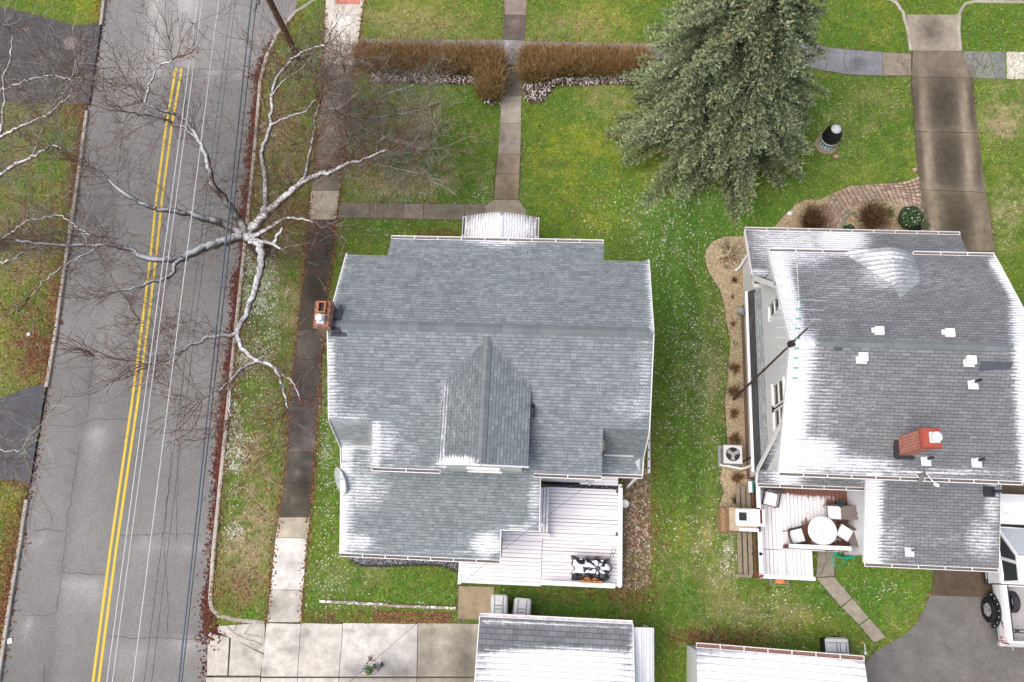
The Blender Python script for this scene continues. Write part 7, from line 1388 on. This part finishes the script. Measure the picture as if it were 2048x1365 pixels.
for r, o in ((R*.6, -.09), (R*.9, -.11), (R, -.08), (R, -.03), (R, .03), (R, .08), (R*.9, .11), (R*.6, .09)):
    rings.append([(cxs+o+.28*(r*math.sin(2*math.pi*k/n))*0, Y(1.45)+r*(1+(.03 if (k+int(o*40)) % 2 else 0))*math.cos(2*math.pi*k/n), .81+R+r*math.sin(2*math.pi*k/n)) for k in range(n)])
m.loft(rings, cap=False); m.build('tread', plain('tyre_frosted', (.04, .04, .045), .85, .2, .3, 20, snow=.22, snz=.5, ssc=26), ST)

for ch in TR.children:                         # the truck stands tall on its big tyres
    if ch.name.split('.')[0] != 'wheel':
        for q in [ch]+list(ch.children):
            for v in q.data.vertices:
                if v.co.z > .55: v.co.z += (v.co.z-.55)*.13
for ch in ST.children: ch.location.z += .04

# ---------------------------------------------------------------- the person on the driveway
def person():
    f = at(757, 1334, 0); T = thing('person', 'person in grey camouflage jacket, green cap and tan trousers standing on the concrete', 'person', (f.x, f.y, 0))
    J = [('pelvis', (0, 0, .95), .17), ('belly', (0, .01, 1.10), .18), ('chest', (0, .0, 1.32), .20), ('neck', (0, .01, 1.50), .06), ('head0', (0, .04, 1.56), .075), ('head', (0, .05, 1.66), .098), ('crown', (0, .04, 1.74), .08)]
    E = [(i, i+1) for i in range(6)]
    for s in (-1, 1):
        b = len(J); J += [('hip', (s*.10, 0, .90), .10), ('knee', (s*.13, .02, .50), .065), ('ankle', (s*.14, -.02, .09), .045), ('toe', (s*.15, .15, .05), .04)]; E += [(0, b), (b, b+1), (b+1, b+2), (b+2, b+3)]
        b = len(J); J += [('sh', (s*.22, 0, 1.42), .10), ('elbow', (s*.33, .08, 1.17), .08), ('wrist', (s*.13, .30, 1.14), .036)]; E += [(2, b), (b, b+1), (b+1, b+2)]
        h = len(J); J += [('palm', (s*.085, .345, 1.14), .032)]; E += [(h-1, h)]
        for k in range(4): a = len(J); J += [('f', (s*(.06-.004*k), .385-.018*k, 1.165-.012*k), .010), ('f', (s*.03, .395-.02*k, 1.165-.014*k), .009)]; E += [(h, a), (a, a+1)]
        a = len(J); J += [('th', (s*.075, .35, 1.175), .011), ('th', (s*.045, .35, 1.19), .010)]; E += [(h, a), (a, a+1)]
    me = bpy.data.meshes.new('body'); me.from_pydata([j[1] for j in J], E, []); o = bpy.data.objects.new('body', me); C.objects.link(o)
    sk = o.modifiers.new('skin', 'SKIN'); sb = o.modifiers.new('sub', 'SUBSURF'); sb.levels = sb.render_levels = 2
    for v, j in zip(me.skin_vertices[0].data, J): v.radius = (j[2], j[2]); v.use_root = False
    me.skin_vertices[0].data[0].use_root = True
    bpy.context.view_layer.update(); dg = bpy.context.evaluated_depsgraph_get(); m2 = bpy.data.meshes.new_from_object(o.evaluated_get(dg)); m2.name = 'body'; o.modifiers.clear(); o.data = m2; o.parent = T
    t = NT('camo_jacket', .85, .2); n = t.noise(t.pos(), 9, 2, .5); n2 = t.noise(t.pos(), 14, 3); M_J = t.out(t.mix(t.ramp(n2, .52, .56), t.mix(t.ramp(n, .46, .5), (.05, .055, .05), (.30, .31, .33)), (.55, .55, .58)))
    MS = [M_J, plain('tan_trousers', (.36, .25, .16), .85, .2, .2, 14), plain('skin', (.46, .29, .22), .6, .3, .06), plain('boots', (.06, .045, .035), .7, .3)]
    m2.materials.clear(); [m2.materials.append(x) for x in MS]
    for p in m2.polygons:
        c = p.center; p.use_smooth = True; p.material_index = 3 if c.z < .14 else 1 if c.z < .92 else 2 if (c.z > 1.50 or (c.y > .31 and c.z > 1.05)) else 0
    T['_w'] = (0, 0, 0)
    mb = MB(); mb.lathe((0, .045, 1.66), [(.112, -.01), (.116, .03), (.108, .09), (.07, .135), (.01, .15)], 20, 0); mb.prism([(-.085, .14, 1.665), (-.07, .22, 1.655), (0, .245, 1.652), (.07, .22, 1.655), (.085, .14, 1.665)], (0, 0, .014)); mb.build('cap', plain('green_cap', (.07, .16, .05), .8, .2, .25, 20), T)
    mb = MB(); mb.ell((0, .148, 1.635), .016, .022, .02, 0, 8, 5)
    for s in (-1, 1): mb.ell((s*.103, .05, 1.645), .014, .028, .034, 0, 8, 5)
    mb.build('nose_and_ears', MS[2], T)
    mb = MB()
    for s in (-1, 1): mb.ell((s*.036, .137, 1.655), .014, .008, .009, 0, 8, 5)
    mb.box((0, .14, 1.597), (.045, .01, .009), 1); mb.build('eyes_and_mouth', [M_BLACK, plain('lips', (.35, .15, .13), .6, .3)], T)
    mb = MB(); mb.lathe((0, .03, 1.60), [(.1, -.03), (.106, .03), (.108, .07)], 16, 0, cap=False); mb.build('hair', plain('brown_hair', (.06, .04, .03), .8, .2), T)
    T['_w'] = (f.x, f.y, 0); T.rotation_euler = (0, 0, math.radians(12))
    k = MB(); R = Matrix.Rotation(math.radians(12), 3, 'Z'); q = Vector((f.x, f.y, 0))+R @ Vector((0, .40, 1.15)); k.box(q, (.15, .13, .04), 0, math.radians(12), .012); k.box(q+R @ Vector((0, .10, .05)), (.16, .02, .10), 1, math.radians(12), .006)
    for s in (-1, 1): k.tube([q+R @ Vector((s*.05, .08, .02)), q+R @ Vector((s*.06, .16, .1))], .006, 5)
    solo('controller', k, [M_BLACK, M_GLASS], 'black remote controller with screen held by the person on the driveway', 'controller')
person()
